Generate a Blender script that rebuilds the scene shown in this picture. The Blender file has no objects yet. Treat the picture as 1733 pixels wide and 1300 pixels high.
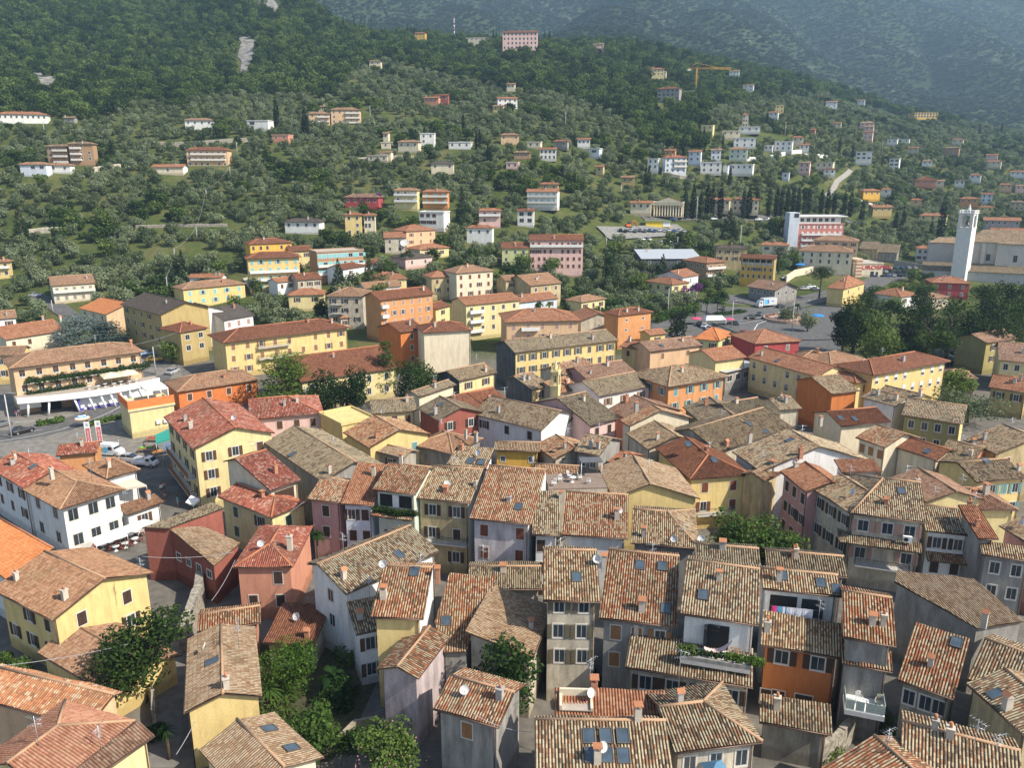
import bpy, math, random
import numpy as np
from mathutils import Vector, Matrix
R = math.radians
S = bpy.context.scene
COL = S.collection
# ---------------------------------------------------------------- camera
F_PX, CX, CY, PITCH, CAM_H = 1350.0, 866.5, 650.0, R(15), 50.0
cam = bpy.data.objects.new('camera', bpy.data.cameras.new('camera'))
COL.objects.link(cam)
cam.location = (0, 0, CAM_H)
cam.rotation_euler = (R(75), 0, 0)
cam.data.sensor_width = 36
cam.data.lens = F_PX / 1733 * 36
cam.data.clip_end = 9000
cam.data.clip_start = 0.5
S.camera = cam
# ---------------------------------------------------------------- light
SUN_EL, SUN_AZ = 43.0, -24.0          # elevation; azimuth from +x (negative = towards the camera)
W = bpy.data.worlds.new('World'); S.world = W; W.use_nodes = True
nt = W.node_tree; bg = nt.nodes['Background']
sky = nt.nodes.new('ShaderNodeTexSky'); sky.sky_type = 'NISHITA'; sky.sun_disc = False
sky.sun_elevation = R(SUN_EL); sky.sun_rotation = R(90 - SUN_AZ)
sky.air_density = 1.0; sky.dust_density = 1.5; sky.altitude = 120
nt.links.new(sky.outputs[0], bg.inputs[0]); bg.inputs[1].default_value = 0.125
sl = bpy.data.lights.new('sun', 'SUN'); sl.energy = 5.0; sl.angle = R(0.53); sl.color = (1, .92, .79)
so = bpy.data.objects.new('sun', sl); COL.objects.link(so)
sd = Vector((math.cos(R(SUN_EL)) * math.cos(R(SUN_AZ)), math.cos(R(SUN_EL)) * math.sin(R(SUN_AZ)), math.sin(R(SUN_EL))))
so.rotation_euler = sd.to_track_quat('Z', 'Y').to_euler(); so.location = (200, -50, 300)
S.view_settings.view_transform = 'Standard'; S.view_settings.look = 'None'
S.view_settings.exposure = 0.6; S.view_settings.gamma = 1.0
S.cycles.use_denoising = True
S.cycles.max_bounces = 5; S.cycles.diffuse_bounces = 3; S.cycles.glossy_bounces = 2
S.cycles.transparent_max_bounces = 6; S.cycles.volume_bounces = 1
# ---------------------------------------------------------------- terrain heights (surveyed as lines of sight)
YS = [200, 250, 300, 350, 400, 450, 500, 560, 620, 700, 800, 900, 1000, 1150, 1400, 1800, 2300, 3000, 3500]
TAB = {
 -500: [None,555,480,390,300,240,195,160,130,90,45,-10,-60,-130,-150,-150,-150,-150,-150],
 0:    [None,555,488,400,310,250,205,170,138,100,50,0,-45,-95,-120,-130,-140,-140,-150],
 300:  [None,560,488,400,330,275,228,185,155,120,78,38,0,-55,-90,-110,-120,-130,-140],
 520:  [None,562,475,400,335,280,235,195,160,120,70,25,-8,4,10,0,-40,-90,-120],
 600:  [None,562,458,395,335,285,237,195,160,125,85,50,62,75,80,60,10,-70,-110],
 760:  [None,560,480,410,340,290,240,205,175,140,105,82,74,88,95,70,20,-65,-110],
 900:  [None,560,490,420,345,290,240,197,165,130,103,85,72,90,95,70,25,-60,-110],
 1050: [None,562,505,450,375,320,270,225,190,155,122,100,85,70,85,65,20,-60,-110],
 1200: [None,563,515,460,395,335,285,240,208,178,152,132,118,112,125,95,40,-50,-110],
 1350: [None,563,519,480,430,370,320,275,240,208,185,165,150,142,160,120,50,-40,-100],
 1500: [None,563,519,486,440,405,375,340,305,270,240,215,200,188,205,165,90,0,-80],
 1733: [None,563,519,486,455,420,395,365,340,310,280,258,240,225,235,190,110,10,-60],
 2300: [None,563,519,486,458,430,405,375,350,320,290,268,250,235,245,200,120,20,-40],
}
def v2t(v): return math.tan(math.atan((CY - v) / F_PX) - PITCH)
_cols = sorted(TAB)
_S = np.array([(u - CX) / F_PX * .97 for u in _cols])
_Y = np.array([-400.0, 0, 90, 150] + YS)
_Z = np.array([[0, 0, 0, 0] + [0 if v is None else CAM_H + y * v2t(v) for y, v in zip(YS, TAB[u])] for u in _cols])
def terrain(x, y):
    x = np.asarray(x, float); y = np.asarray(y, float)
    s = np.clip(x / np.maximum(y, 40), _S[0], _S[-1] - 1e-6)
    i = np.clip(np.searchsorted(_S, s, side='right') - 1, 0, len(_S) - 2)
    fs = (s - _S[i]) / (_S[i + 1] - _S[i])
    yy = np.clip(y, _Y[0], _Y[-1] - 1e-6)
    j = np.clip(np.searchsorted(_Y, yy, side='right') - 1, 0, len(_Y) - 2)
    fy = (yy - _Y[j]) / (_Y[j + 1] - _Y[j])
    z = (_Z[i, j] * (1 - fs) + _Z[i + 1, j] * fs) * (1 - fy) + (_Z[i, j + 1] * (1 - fs) + _Z[i + 1, j + 1] * fs) * fy
    a = np.clip((y - 420) / 500, 0, 1)
    z = z + a * (5 * np.sin(x * .021 + 1.3) * np.sin(y * .017 + x * .006) + 3 * np.sin(x * .047 + y * .031))
    b = np.clip((y - 1250) / 700, 0, 1)
    g = np.abs(np.sin(x * .0042 + .8 * np.sin(y * .0021) + .5)); g2 = np.abs(np.sin(x * .0103 + 1.1 * np.sin(y * .004 + 1) + 2))
    return z + b * (75 * (g - .5) + 32 * (g2 - .5) + 12 * np.sin(x * .023 + y * .011))
def gz(x, y): return float(terrain(x, y))
_ct, _st = math.cos(PITCH), math.sin(PITCH)
def ray(u, v):
    a = (u - CX) / F_PX; b = (CY - v) / F_PX
    return Vector((a, _ct + b * _st, -_st + b * _ct))
def proj(p):
    dz = p[2] - CAM_H
    yc = p[1] * _st + dz * _ct; zc = p[1] * _ct - dz * _st
    return CX + F_PX * p[0] / zc, CY - F_PX * yc / zc
_MY = np.concatenate([np.arange(25, 400, 2.0), np.arange(400, 1300, 5.0), np.arange(1300, 3400, 20.0)])
def hit(u, v, h=0.0):
    d = ray(u, v); k = d.x / d.y; t = d.z / d.y
    f = CAM_H + t * _MY - terrain(k * _MY, _MY) - h
    n = np.nonzero(f <= 0)[0]
    if len(n) == 0:
        Yv = 1100.0
    else:
        n = n[0]
        if n == 0: Yv = _MY[0]
        else: Yv = _MY[n - 1] + (_MY[n] - _MY[n - 1]) * f[n - 1] / (f[n - 1] - f[n])
    return Vector((k * Yv, Yv, CAM_H + t * Yv))
def on_plane(u, v, z):
    d = ray(u, v); k = (z - CAM_H) / d.z
    return Vector((0, 0, CAM_H)) + d * k
TL = {'T1': (0, 950), 'T2': (430, 950), 'T3': (860, 950), 'T4': (1293, 950), 'T5': (0, 650), 'T6': (430, 650), 'T7': (860, 650), 'T8': (1293, 650),
      'M1': (0, 370), 'M2': (400, 370), 'M3': (820, 370), 'M4': (1293, 340), 'U5': (0, 150), 'U6': (430, 120), 'U7': (860, 80), 'U8': (1293, 80)}
ZM = {k: 3.714 for k in TL}
TL.update({'W1': (0, 0), 'W2': (560, 0), 'W3': (1133, 0), 'J': (1100, 400), 'P': (0, 0)})
ZM.update({'W1': 2.888, 'W2': 2.888, 'W3': 2.888, 'J': 5.415, 'P': 1.0})
def px(t, s):
    out = []
    for w in s.split():
        tt = t
        if ':' in w: tt, w = w.split(':')
        a, b = w.split(',')
        out.append((TL[tt][0] + float(a) / ZM[tt], TL[tt][1] + float(b) / ZM[tt]))
    return out
# ---------------------------------------------------------------- materials
MATS = {}
def newmat(name):
    m = bpy.data.materials.new(name); m.use_nodes = True
    return m, m.node_tree, m.node_tree.nodes['Principled BSDF']
def N(nt, t, **kw):
    n = nt.nodes.new(t)
    for k, v in kw.items():
        if k.startswith('i_'): n.inputs[k[2:].replace('_', ' ')].default_value = v
        else: setattr(n, k, v)
    return n
def ramp(nt, fac, stops):
    r = nt.nodes.new('ShaderNodeValToRGB'); e = r.color_ramp.elements
    while len(e) < len(stops): e.new(.5)
    for i, (p, c) in enumerate(stops):
        e[i].position = p; e[i].color = (*c, 1) if len(c) == 3 else c
    nt.links.new(fac, r.inputs[0]); return r.outputs[0]
def mixc(nt, a, b, fac, mode='MIX'):
    m = nt.nodes.new('ShaderNodeMix'); m.data_type = 'RGBA'; m.blend_type = mode
    for s, i in ((fac, 0), (a, 6), (b, 7)):
        if isinstance(s, (int, float)): m.inputs[i].default_value = s
        elif isinstance(s, tuple): m.inputs[i].default_value = (*s, 1)
        else: nt.links.new(s, m.inputs[i])
    return m.outputs[2]
def mth(nt, op, a, b=None, c=None):
    m = nt.nodes.new('ShaderNodeMath'); m.operation = op
    for i, s in enumerate((a, b, c)):
        if s is None: continue
        if isinstance(s, (int, float)): m.inputs[i].default_value = s
        else: nt.links.new(s, m.inputs[i])
    return m.outputs[0]
def flat(name, c, rough=.7, metal=0.0, var=.12, scale=1.5, spec=.3):
    if name in MATS: return MATS[name]
    m, nt, b = newmat(name)
    g = N(nt, 'ShaderNodeNewGeometry'); n = N(nt, 'ShaderNodeTexNoise', i_Scale=scale, i_Detail=4.0)
    nt.links.new(g.outputs['Position'], n.inputs['Vector'])
    lo = tuple(x * (1 - var) for x in c); hi = tuple(min(1, x * (1 + var)) for x in c)
    nt.links.new(ramp(nt, n.outputs[0], [(.3, lo), (.7, hi)]), b.inputs['Base Color'])
    b.inputs['Roughness'].default_value = rough; b.inputs['Metallic'].default_value = metal
    b.inputs['Specular IOR Level'].default_value = spec
    MATS[name] = m; return m
WALLC = {'yellow': (.74, .57, .25), 'pyellow': (.76, .64, .33), 'cream': (.74, .65, .48), 'white': (.80, .79, .76), 'pink': (.60, .33, .29),
 'ppink': (.78, .52, .47), 'mauve': (.54, .45, .45), 'orange': (.66, .32, .14), 'peach': (.71, .48, .29), 'rust': (.33, .115, .085), 'grey': (.36, .34, .31),
 'beige': (.62, .55, .43), 'tan': (.58, .47, .27), 'ochre': (.47, .36, .16), 'golden': (.78, .46, .09), 'green': (.24, .28, .15), 'crimson': (.45, .085, .085),
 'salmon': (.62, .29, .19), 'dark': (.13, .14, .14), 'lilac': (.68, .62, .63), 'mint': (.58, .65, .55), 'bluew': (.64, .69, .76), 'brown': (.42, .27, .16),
 'burnt': (.58, .20, .065), 'stone': (.40, .365, .30), 'coral': (.62, .24, .19), 'olive': (.38, .33, .14), 'pgreen': (.60, .62, .30), 'vivid': (.66, .21, .07)}
def wallmat(c):
    k = 'plaster ' + c
    if k in MATS: return MATS[k]
    m, nt, b = newmat(k); col = WALLC[c]
    g = N(nt, 'ShaderNodeNewGeometry')
    mp = N(nt, 'ShaderNodeMapping'); mp.inputs['Scale'].default_value = (1.2, 1.2, .35)
    nt.links.new(g.outputs['Position'], mp.inputs['Vector'])
    n = N(nt, 'ShaderNodeTexNoise', i_Scale=.9, i_Detail=6.0, i_Roughness=.65); nt.links.new(mp.outputs[0], n.inputs['Vector'])
    n2 = N(nt, 'ShaderNodeTexNoise', i_Scale=7.0, i_Detail=3.0); nt.links.new(g.outputs['Position'], n2.inputs['Vector'])
    old = c in ('grey', 'beige', 'tan', 'stone', 'mauve', 'dark', 'lilac', 'green')
    d = .55 if old else .78
    c1 = ramp(nt, n.outputs[0], [(.30, tuple(x * d for x in col)), (.48, tuple(x * (d + .25 if old else .93) for x in col)), (.6, col), (.8, tuple(min(.85, x * 1.1) for x in col))])
    sz = N(nt, 'ShaderNodeTexCoord'); zz = N(nt, 'ShaderNodeSeparateXYZ'); nt.links.new(sz.outputs['Object'], zz.inputs[0])
    damp = mth(nt, 'ADD', zz.outputs[2], mth(nt, 'MULTIPLY', n.outputs[0], -2.6))
    c1 = mixc(nt, c1, ramp(nt, damp, [(.0, (.62, .60, .57)), (.45, (1, 1, 1))]), .8, 'MULTIPLY')
    mp3 = N(nt, 'ShaderNodeMapping'); mp3.inputs['Scale'].default_value = (2.6, 2.6, .10); nt.links.new(g.outputs['Position'], mp3.inputs['Vector'])
    n6 = N(nt, 'ShaderNodeTexNoise', i_Scale=1.0, i_Detail=3.0); nt.links.new(mp3.outputs[0], n6.inputs['Vector'])
    c1 = mixc(nt, c1, ramp(nt, n6.outputs[0], [(.32, (.70, .68, .64)), (.48, (1, 1, 1))]), .5 if old else .28, 'MULTIPLY')
    c2 = mixc(nt, c1, ramp(nt, n2.outputs[0], [(.35, (.8, .8, .8)), (.6, (1, 1, 1))]), .6, 'MULTIPLY')
    nt.links.new(c2, b.inputs['Base Color']); b.inputs['Roughness'].default_value = .9; b.inputs['Specular IOR Level'].default_value = .15
    if c == 'stone' or old:
        bp = N(nt, 'ShaderNodeBump', i_Strength=.35, i_Distance=.05); nt.links.new(n2.outputs[0], bp.inputs['Height']); nt.links.new(bp.outputs[0], b.inputs['Normal'])
    MATS[k] = m; return m
# roof tiles: three tile tones, how they are shared out, wear
ROOFC = {'cop': ((.47, .415, .285), (.32, .185, .11), (.135, .11, .08), .56, .80), 'copr': ((.46, .385, .26), (.36, .155, .085), (.145, .10, .065), .46, .82),
 'tan': ((.42, .35, .235), (.31, .195, .12), (.12, .10, .072), .54, .76), 'lich': ((.35, .305, .205), (.265, .185, .12), (.11, .095, .07), .54, .78),
 'red': ((.48, .31, .25), (.36, .125, .085), (.23, .08, .06), .20, .72), 'brn': ((.37, .24, .155), (.32, .185, .115), (.24, .135, .085), .38, .76),
 'dred': ((.24, .11, .065), (.20, .085, .05), (.14, .065, .042), .3, .7), 'org': ((.58, .245, .10), (.55, .21, .085), (.46, .175, .065), .3, .8),
 'rorg': ((.39, .215, .13), (.33, .15, .085), (.24, .11, .065), .36, .8), 'grey': ((.12, .104, .094), (.098, .085, .077), (.075, .066, .062), .3, .8),
 'pbr': ((.34, .235, .17), (.28, .165, .115), (.20, .11, .08), .36, .76), 'metal': ((.42, .46, .5), (.40, .44, .48), (.38, .42, .46), .3, .8), 'sand': ((.48, .385, .27), (.37, .25, .155), (.26, .165, .105), .50, .84),
 'ros': ((.46, .27, .19), (.41, .215, .145), (.34, .17, .115), .35, .8), 'copo': ((.52, .38, .25), (.46, .21, .105), (.30, .14, .075), .26, .82)}
def roofmat(k):
    nm = 'roof tiles ' + k
    if nm in MATS: return MATS[nm]
    c1, c2, c3, a, bb = ROOFC[k]
    m, nt, b = newmat(nm)
    uv = N(nt, 'ShaderNodeUVMap'); uv.uv_map = 'UVMap'
    sx = N(nt, 'ShaderNodeSeparateXYZ'); nt.links.new(uv.outputs[0], sx.inputs[0])
    fu = mth(nt, 'FLOOR', mth(nt, 'DIVIDE', sx.outputs[0], .24))
    fv0 = mth(nt, 'DIVIDE', sx.outputs[1], .37); fv = mth(nt, 'FLOOR', fv0)
    cb = N(nt, 'ShaderNodeCombineXYZ'); nt.links.new(fu, cb.inputs[0]); nt.links.new(fv, cb.inputs[1])
    oi = N(nt, 'ShaderNodeObjectInfo'); nt.links.new(mth(nt, 'MULTIPLY', oi.outputs['Random'], 57.0), cb.inputs[2])
    wn = N(nt, 'ShaderNodeTexWhiteNoise', noise_dimensions='3D'); nt.links.new(cb.outputs[0], wn.inputs['Vector'])
    g = N(nt, 'ShaderNodeNewGeometry')
    n1 = N(nt, 'ShaderNodeTexNoise', i_Scale=.55, i_Detail=5.0, i_Roughness=.6); nt.links.new(g.outputs['Position'], n1.inputs['Vector'])
    sel = mth(nt, 'ADD', mth(nt, 'MULTIPLY', wn.outputs['Value'], .92), mth(nt, 'MULTIPLY', mth(nt, 'SUBTRACT', n1.outputs[0], .46), 1.15))
    r = N(nt, 'ShaderNodeValToRGB'); r.color_ramp.interpolation = 'LINEAR'; e = r.color_ramp.elements; e.new(.5); e.new(.6)
    for i, (p, c) in enumerate(((max(.02, a - .09), c1), (a + .07, c2), (bb - .06, c2), (bb + .08, c3))):
        e[i].position = p; e[i].color = (*c, 1)
    nt.links.new(sel, r.inputs[0])
    col = r.outputs[0]
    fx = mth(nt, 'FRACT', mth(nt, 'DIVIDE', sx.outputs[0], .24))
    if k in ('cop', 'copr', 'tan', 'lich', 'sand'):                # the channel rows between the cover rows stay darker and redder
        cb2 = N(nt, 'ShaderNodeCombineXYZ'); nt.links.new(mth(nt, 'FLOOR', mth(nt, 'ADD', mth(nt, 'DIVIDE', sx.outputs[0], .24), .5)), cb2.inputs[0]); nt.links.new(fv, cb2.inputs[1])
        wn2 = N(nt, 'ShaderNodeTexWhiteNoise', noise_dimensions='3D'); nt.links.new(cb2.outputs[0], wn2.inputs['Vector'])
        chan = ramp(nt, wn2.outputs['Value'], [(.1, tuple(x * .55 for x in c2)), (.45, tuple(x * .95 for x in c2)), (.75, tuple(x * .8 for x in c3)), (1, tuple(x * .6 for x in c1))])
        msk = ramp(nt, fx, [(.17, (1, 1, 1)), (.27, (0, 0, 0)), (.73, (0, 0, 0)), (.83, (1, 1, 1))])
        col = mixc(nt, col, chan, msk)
    n2 = N(nt, 'ShaderNodeTexNoise', i_Scale=3.5, i_Detail=4.0, i_Roughness=.7); nt.links.new(g.outputs['Position'], n2.inputs['Vector'])
    col = mixc(nt, col, ramp(nt, n2.outputs[0], [(.3, (.62, .60, .56)), (.55, (1, 1, 1)), (.8, (1.0, .97, .92))]), .8 if k not in ('metal', 'org') else .3, 'MULTIPLY')
    if k in ('cop', 'copr', 'tan', 'lich', 'sand', 'red', 'pbr', 'brn', 'copo'):
        n5 = N(nt, 'ShaderNodeTexNoise', i_Scale=.23, i_Detail=6.0, i_Roughness=.7); nt.links.new(g.outputs['Position'], n5.inputs['Vector'])
        moss = ramp(nt, n5.outputs[0], [(.5, (0, 0, 0)), (.72, (1, 1, 1))])
        col = mixc(nt, col, (.115, .105, .07), mth(nt, 'MULTIPLY', moss, .5))
    tv = ramp(nt, oi.outputs['Random'], [(0, (.82, .80, .78)), (.5, (1, 1, 1)), (1, (1.0, .93, .86))])
    col = mixc(nt, col, tv, 1.0, 'MULTIPLY')
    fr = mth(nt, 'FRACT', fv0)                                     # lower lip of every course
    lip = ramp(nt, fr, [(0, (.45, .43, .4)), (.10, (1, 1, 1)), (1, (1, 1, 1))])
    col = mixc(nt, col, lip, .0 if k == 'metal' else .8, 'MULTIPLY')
    # tile colour darkens towards the channel between two cover tiles
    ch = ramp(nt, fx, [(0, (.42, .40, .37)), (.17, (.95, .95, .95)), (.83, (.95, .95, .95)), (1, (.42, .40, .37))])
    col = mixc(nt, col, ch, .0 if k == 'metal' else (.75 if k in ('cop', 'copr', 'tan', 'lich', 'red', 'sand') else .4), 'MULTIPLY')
    nt.links.new(col, b.inputs['Base Color']); b.inputs['Roughness'].default_value = .88 if k != 'metal' else .45
    b.inputs['Specular IOR Level'].default_value = .12
    hgt = mth(nt, 'ADD', mth(nt, 'MULTIPLY', mth(nt, 'SINE', mth(nt, 'MULTIPLY', fx, math.pi)), 1.0), mth(nt, 'MULTIPLY', fr, -.35))
    hgt = mth(nt, 'ADD', hgt, mth(nt, 'MULTIPLY', wn.outputs['Value'], .35))
    bp = N(nt, 'ShaderNodeBump', i_Strength=.55, i_Distance=.07 if k != 'metal' else .02); nt.links.new(hgt, bp.inputs['Height']); nt.links.new(bp.outputs[0], b.inputs['Normal'])
    MATS[nm] = m; return m
def foliage(name, lo, mid, hi, rough=.75):
    if name in MATS: return MATS[name]
    m, nt, b = newmat(name)
    g = N(nt, 'ShaderNodeNewGeometry'); oi = N(nt, 'ShaderNodeObjectInfo')
    n = N(nt, 'ShaderNodeTexNoise', i_Scale=.7, i_Detail=4.0, i_Roughness=.7); nt.links.new(g.outputs['Position'], n.inputs['Vector'])
    n3 = N(nt, 'ShaderNodeTexNoise', i_Scale=.03, i_Detail=3.0); nt.links.new(g.outputs['Position'], n3.inputs['Vector'])
    at = N(nt, 'ShaderNodeAttribute', attribute_name='leaf')
    f = mth(nt, 'ADD', mth(nt, 'MULTIPLY', n.outputs[0], .45), mth(nt, 'MULTIPLY', at.outputs['Fac'], .38))
    f = mth(nt, 'ADD', f, mth(nt, 'MULTIPLY', mth(nt, 'SUBTRACT', oi.outputs['Random'], .5), .55))
    f = mth(nt, 'ADD', f, mth(nt, 'MULTIPLY', mth(nt, 'SUBTRACT', n3.outputs[0], .5), .5))
    c = ramp(nt, f, [(.2, lo), (.45, mid), (.72, hi)])
    nt.links.new(c, b.inputs['Base Color']); b.inputs['Roughness'].default_value = rough; b.inputs['Specular IOR Level'].default_value = .15
    tr = N(nt, 'ShaderNodeBsdfTranslucent'); nt.links.new(c, tr.inputs[0])
    mx = N(nt, 'ShaderNodeMixShader'); mx.inputs[0].default_value = .32
    out = nt.nodes['Material Output']
    nt.links.new(b.outputs[0], mx.inputs[1]); nt.links.new(tr.outputs[0], mx.inputs[2]); nt.links.new(mx.outputs[0], out.inputs[0])
    MATS[name] = m; return m
# ---------------------------------------------------------------- objects
def tag(o, label=None, cat=None, group=None, kind=None):
    if label: o['label'] = label
    if cat: o['category'] = cat
    if group: o['group'] = group
    if kind: o['kind'] = kind
    return o
def empty(name, loc=(0, 0, 0), rz=0.0):
    o = bpy.data.objects.new(name, None); COL.objects.link(o)
    o.location = loc; o.rotation_euler = (0, 0, rz); o.empty_display_size = .5
    return o
def link(name, mesh, parent=None, loc=(0, 0, 0), rz=0.0):
    o = bpy.data.objects.new(name, mesh); COL.objects.link(o)
    o.parent = parent; o.location = loc; o.rotation_euler = (0, 0, rz)
    return o
class MB:
    def __init__(s): s.v = []; s.f = []; s.m = []; s.uv = {}; s.mats = []; s.sm = []
    def mi(s, mat):
        if mat not in s.mats: s.mats.append(mat)
        return s.mats.index(mat)
    def face(s, pts, mat, uv=None, smooth=False):
        b = len(s.v); s.v += [tuple(p) for p in pts]; s.f.append(list(range(b, b + len(pts)))); s.m.append(s.mi(mat)); s.sm.append(smooth)
        if uv: s.uv[len(s.f) - 1] = uv
    def box(s, x0, x1, y0, y1, z0, z1, mat, M=None, skip=''):
        c = [(x0, y0, z0), (x1, y0, z0), (x1, y1, z0), (x0, y1, z0), (x0, y0, z1), (x1, y0, z1), (x1, y1, z1), (x0, y1, z1)]
        if M: c = [tuple(M @ Vector(p)) for p in c]
        b = len(s.v); s.v += c; i = s.mi(mat)
        for k, q in (('b', (0, 3, 2, 1)), ('t', (4, 5, 6, 7)), ('f', (0, 1, 5, 4)), ('r', (1, 2, 6, 5)), ('k', (2, 3, 7, 6)), ('l', (3, 0, 4, 7))):
            if k in skip: continue
            s.f.append([b + j for j in q]); s.m.append(i); s.sm.append(False)
    def tube(s, pts, r, mat, n=6, cap=True, smooth=True):
        pts = [Vector(p) for p in pts]; rs = r if isinstance(r, (list, tuple)) else [r] * len(pts)
        b = len(s.v); i = s.mi(mat)
        for k, p in enumerate(pts):
            d = (pts[min(k + 1, len(pts) - 1)] - pts[max(k - 1, 0)]).normalized()
            a = Vector((0, 0, 1)) if abs(d.z) < .9 else Vector((1, 0, 0))
            e1 = d.cross(a).normalized(); e2 = d.cross(e1)
            for j in range(n):
                t = 2 * math.pi * j / n
                s.v.append(tuple(p + (e1 * math.cos(t) + e2 * math.sin(t)) * rs[k]))
        for k in range(len(pts) - 1):
            for j in range(n):
                s.f.append([b + k * n + j, b + k * n + (j + 1) % n, b + (k + 1) * n + (j + 1) % n, b + (k + 1) * n + j]); s.m.append(i); s.sm.append(smooth)
        if cap:
            s.f.append([b + j for j in range(n)][::-1]); s.m.append(i); s.sm.append(False)
            e = b + (len(pts) - 1) * n
            s.f.append([e + j for j in range(n)]); s.m.append(i); s.sm.append(False)
    def lathe(s, prof, mat, c=(0, 0), n=12, smooth=True):
        b = len(s.v); i = s.mi(mat)
        for r, z in prof:
            for j in range(n):
                t = 2 * math.pi * j / n; s.v.append((c[0] + r * math.cos(t), c[1] + r * math.sin(t), z))
        for k in range(len(prof) - 1):
            for j in range(n):
                s.f.append([b + k * n + j, b + k * n + (j + 1) % n, b + (k + 1) * n + (j + 1) % n, b + (k + 1) * n + j]); s.m.append(i); s.sm.append(smooth)
    def mesh(s, name):
        me = bpy.data.meshes.new(name); me.from_pydata(s.v, [], s.f)
        for m in s.mats: me.materials.append(m)
        me.polygons.foreach_set('material_index', s.m); me.polygons.foreach_set('use_smooth', s.sm)
        if s.uv:
            l = me.uv_layers.new(name='UVMap').data
            for fi, uv in s.uv.items():
                st = me.polygons[fi].loop_start
                for k, q in enumerate(uv): l[st + k].uv = q
        me.update(); return me
    def build(s, name, parent=None, loc=(0, 0, 0), rz=0.0): return link(name, s.mesh(name), parent, loc, rz)
def npmesh(name, v, quads, mat, leaf=None, smooth=False):
    me = bpy.data.meshes.new(name); nv, nq = len(v), len(quads)
    me.vertices.add(nv); me.vertices.foreach_set('co', np.ascontiguousarray(v, np.float32).ravel())
    k = quads.shape[1]
    me.loops.add(nq * k); me.loops.foreach_set('vertex_index', quads.astype(np.int32).ravel())
    me.polygons.add(nq); me.polygons.foreach_set('loop_start', np.arange(0, nq * k, k, dtype=np.int32))
    try: me.polygons.foreach_set('loop_total', np.full(nq, k, np.int32))
    except Exception: pass
    if leaf is not None:
        a = me.attributes.new('leaf', 'FLOAT', 'FACE'); a.data.foreach_set('value', leaf.astype(np.float32))
    me.materials.append(mat); me.update(calc_edges=True)
    if smooth: me.polygons.foreach_set('use_smooth', np.ones(nq, bool))
    me.validate(); return me
# ---------------------------------------------------------------- houses
WOOD = lambda: flat('eave timber', (.10, .065, .04), .8)
GLASS = flat('window glass', (.035, .045, .055), .12, 0, .3, .6, .5)
SHUT = {'brown': (.11, .055, .03), 'dkbrown': (.06, .035, .025), 'red': (.17, .055, .03), 'green': (.05, .10, .06), 'teal': (.16, .30, .29), 'grey': (.26, .25, .24), 'cyan': (.22, .50, .52), 'wood': (.30, .15, .06), 'white': (.7, .7, .7), 'olive': (.13, .11, .07), 'pinkw': (.40, .25, .20)}
FRAME = flat('window surround', (.62, .58, .52), .8, 0, .08)
def shut(c): return flat('shutter ' + c, SHUT[c], .65, 0, .12, 4)
WCACHE = {}
def window_mesh(style, col, w, h):
    k = (style, col, round(w, 2), round(h, 2))
    if k in WCACHE: return WCACHE[k]
    b = MB(); x, z = w / 2, h / 2
    # surround
    b.box(-x - .1, x + .1, -.05, .0, -z - .12, -z, FRAME); b.box(-x - .1, x + .1, -.045, 0, z, z + .1, FRAME)
    b.box(-x - .1, -x, -.045, 0, -z, z, FRAME); b.box(x, x + .1, -.045, 0, -z, z, FRAME)
    if style == 'closed':
        for sgn in (-1, 1):
            b.box(min(0, sgn * x) + .01, max(0, sgn * x) - .01, -.07, -.01, -z, z, shut(col))
            for q in range(4):
                zz = -z + h * (q + .5) / 4
                b.box(min(0, sgn * x) + .06, max(0, sgn * x) - .06, -.085, -.071, zz - h * .09, zz + h * .09, shut(col))
    else:
        b.face([(-x, -.012, -z), (x, -.012, -z), (x, -.012, z), (-x, -.012, z)], GLASS)
        fm = flat('window sash ' + ('white' if style != 'dark' else 'brown'), (.50, .48, .44) if style != 'dark' else (.12, .08, .05), .6)
        b.box(-.025, .025, -.035, -.014, -z, z, fm); b.box(-x, x, -.033, -.014, z - .07, z, fm); b.box(-x, x, -.033, -.014, -z, -z + .07, fm)
        b.box(-x, -x + .045, -.034, -.014, -z + .07, z - .07, fm); b.box(x - .045, x, -.034, -.014, -z + .07, z - .07, fm)
        if style == 'roller':
            b.box(-x + .01, x - .01, -.06, -.036, z - h * .55, z, shut(col))
    me = b.mesh('window'); WCACHE[k] = me
    return me
def shutter_mesh(col, w, h):
    k = ('sh', col, round(w, 2), round(h, 2))
    if k in WCACHE: return WCACHE[k]
    b = MB(); b.box(-w / 4, w / 4, -.10, -.055, -h / 2, h / 2, shut(col))
    for q in range(5):
        zz = -h / 2 + h * (q + .5) / 5; b.box(-w / 4 + .05, w / 4 - .05, -.115, -.101, zz - h * .07, zz + h * .07, shut(col))
    me = b.mesh('shutter'); WCACHE[k] = me; return me
def add_window(par, wx, wy, wz, rz, style, col, w=.95, h=1.45, near=True):
    st = 'plain' if style in ('open', 'plain') else style
    o = link('window', window_mesh(st, col, w, h), par, (wx, wy, wz), rz)
    if style == 'open':
        for s in (-1, 1):
            link('shutter', shutter_mesh(col, w, h), o, (s * (w * .5 + .1 + w * .25), 0, 0), 0)
    return o
def clipv(poly, u):
    lo, hi = 1e9, -1e9
    for i in range(len(poly)):
        (a, b), (c, d) = poly[i], poly[(i + 1) % len(poly)]
        if min(a, c) - 1e-7 <= u <= max(a, c) + 1e-7:
            if abs(c - a) < 1e-9: vs = (b, d)
            else: vs = (b + (d - b) * (u - a) / (c - a),)
            for q in vs: lo = min(lo, q); hi = max(hi, q)
    return lo, hi
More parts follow.
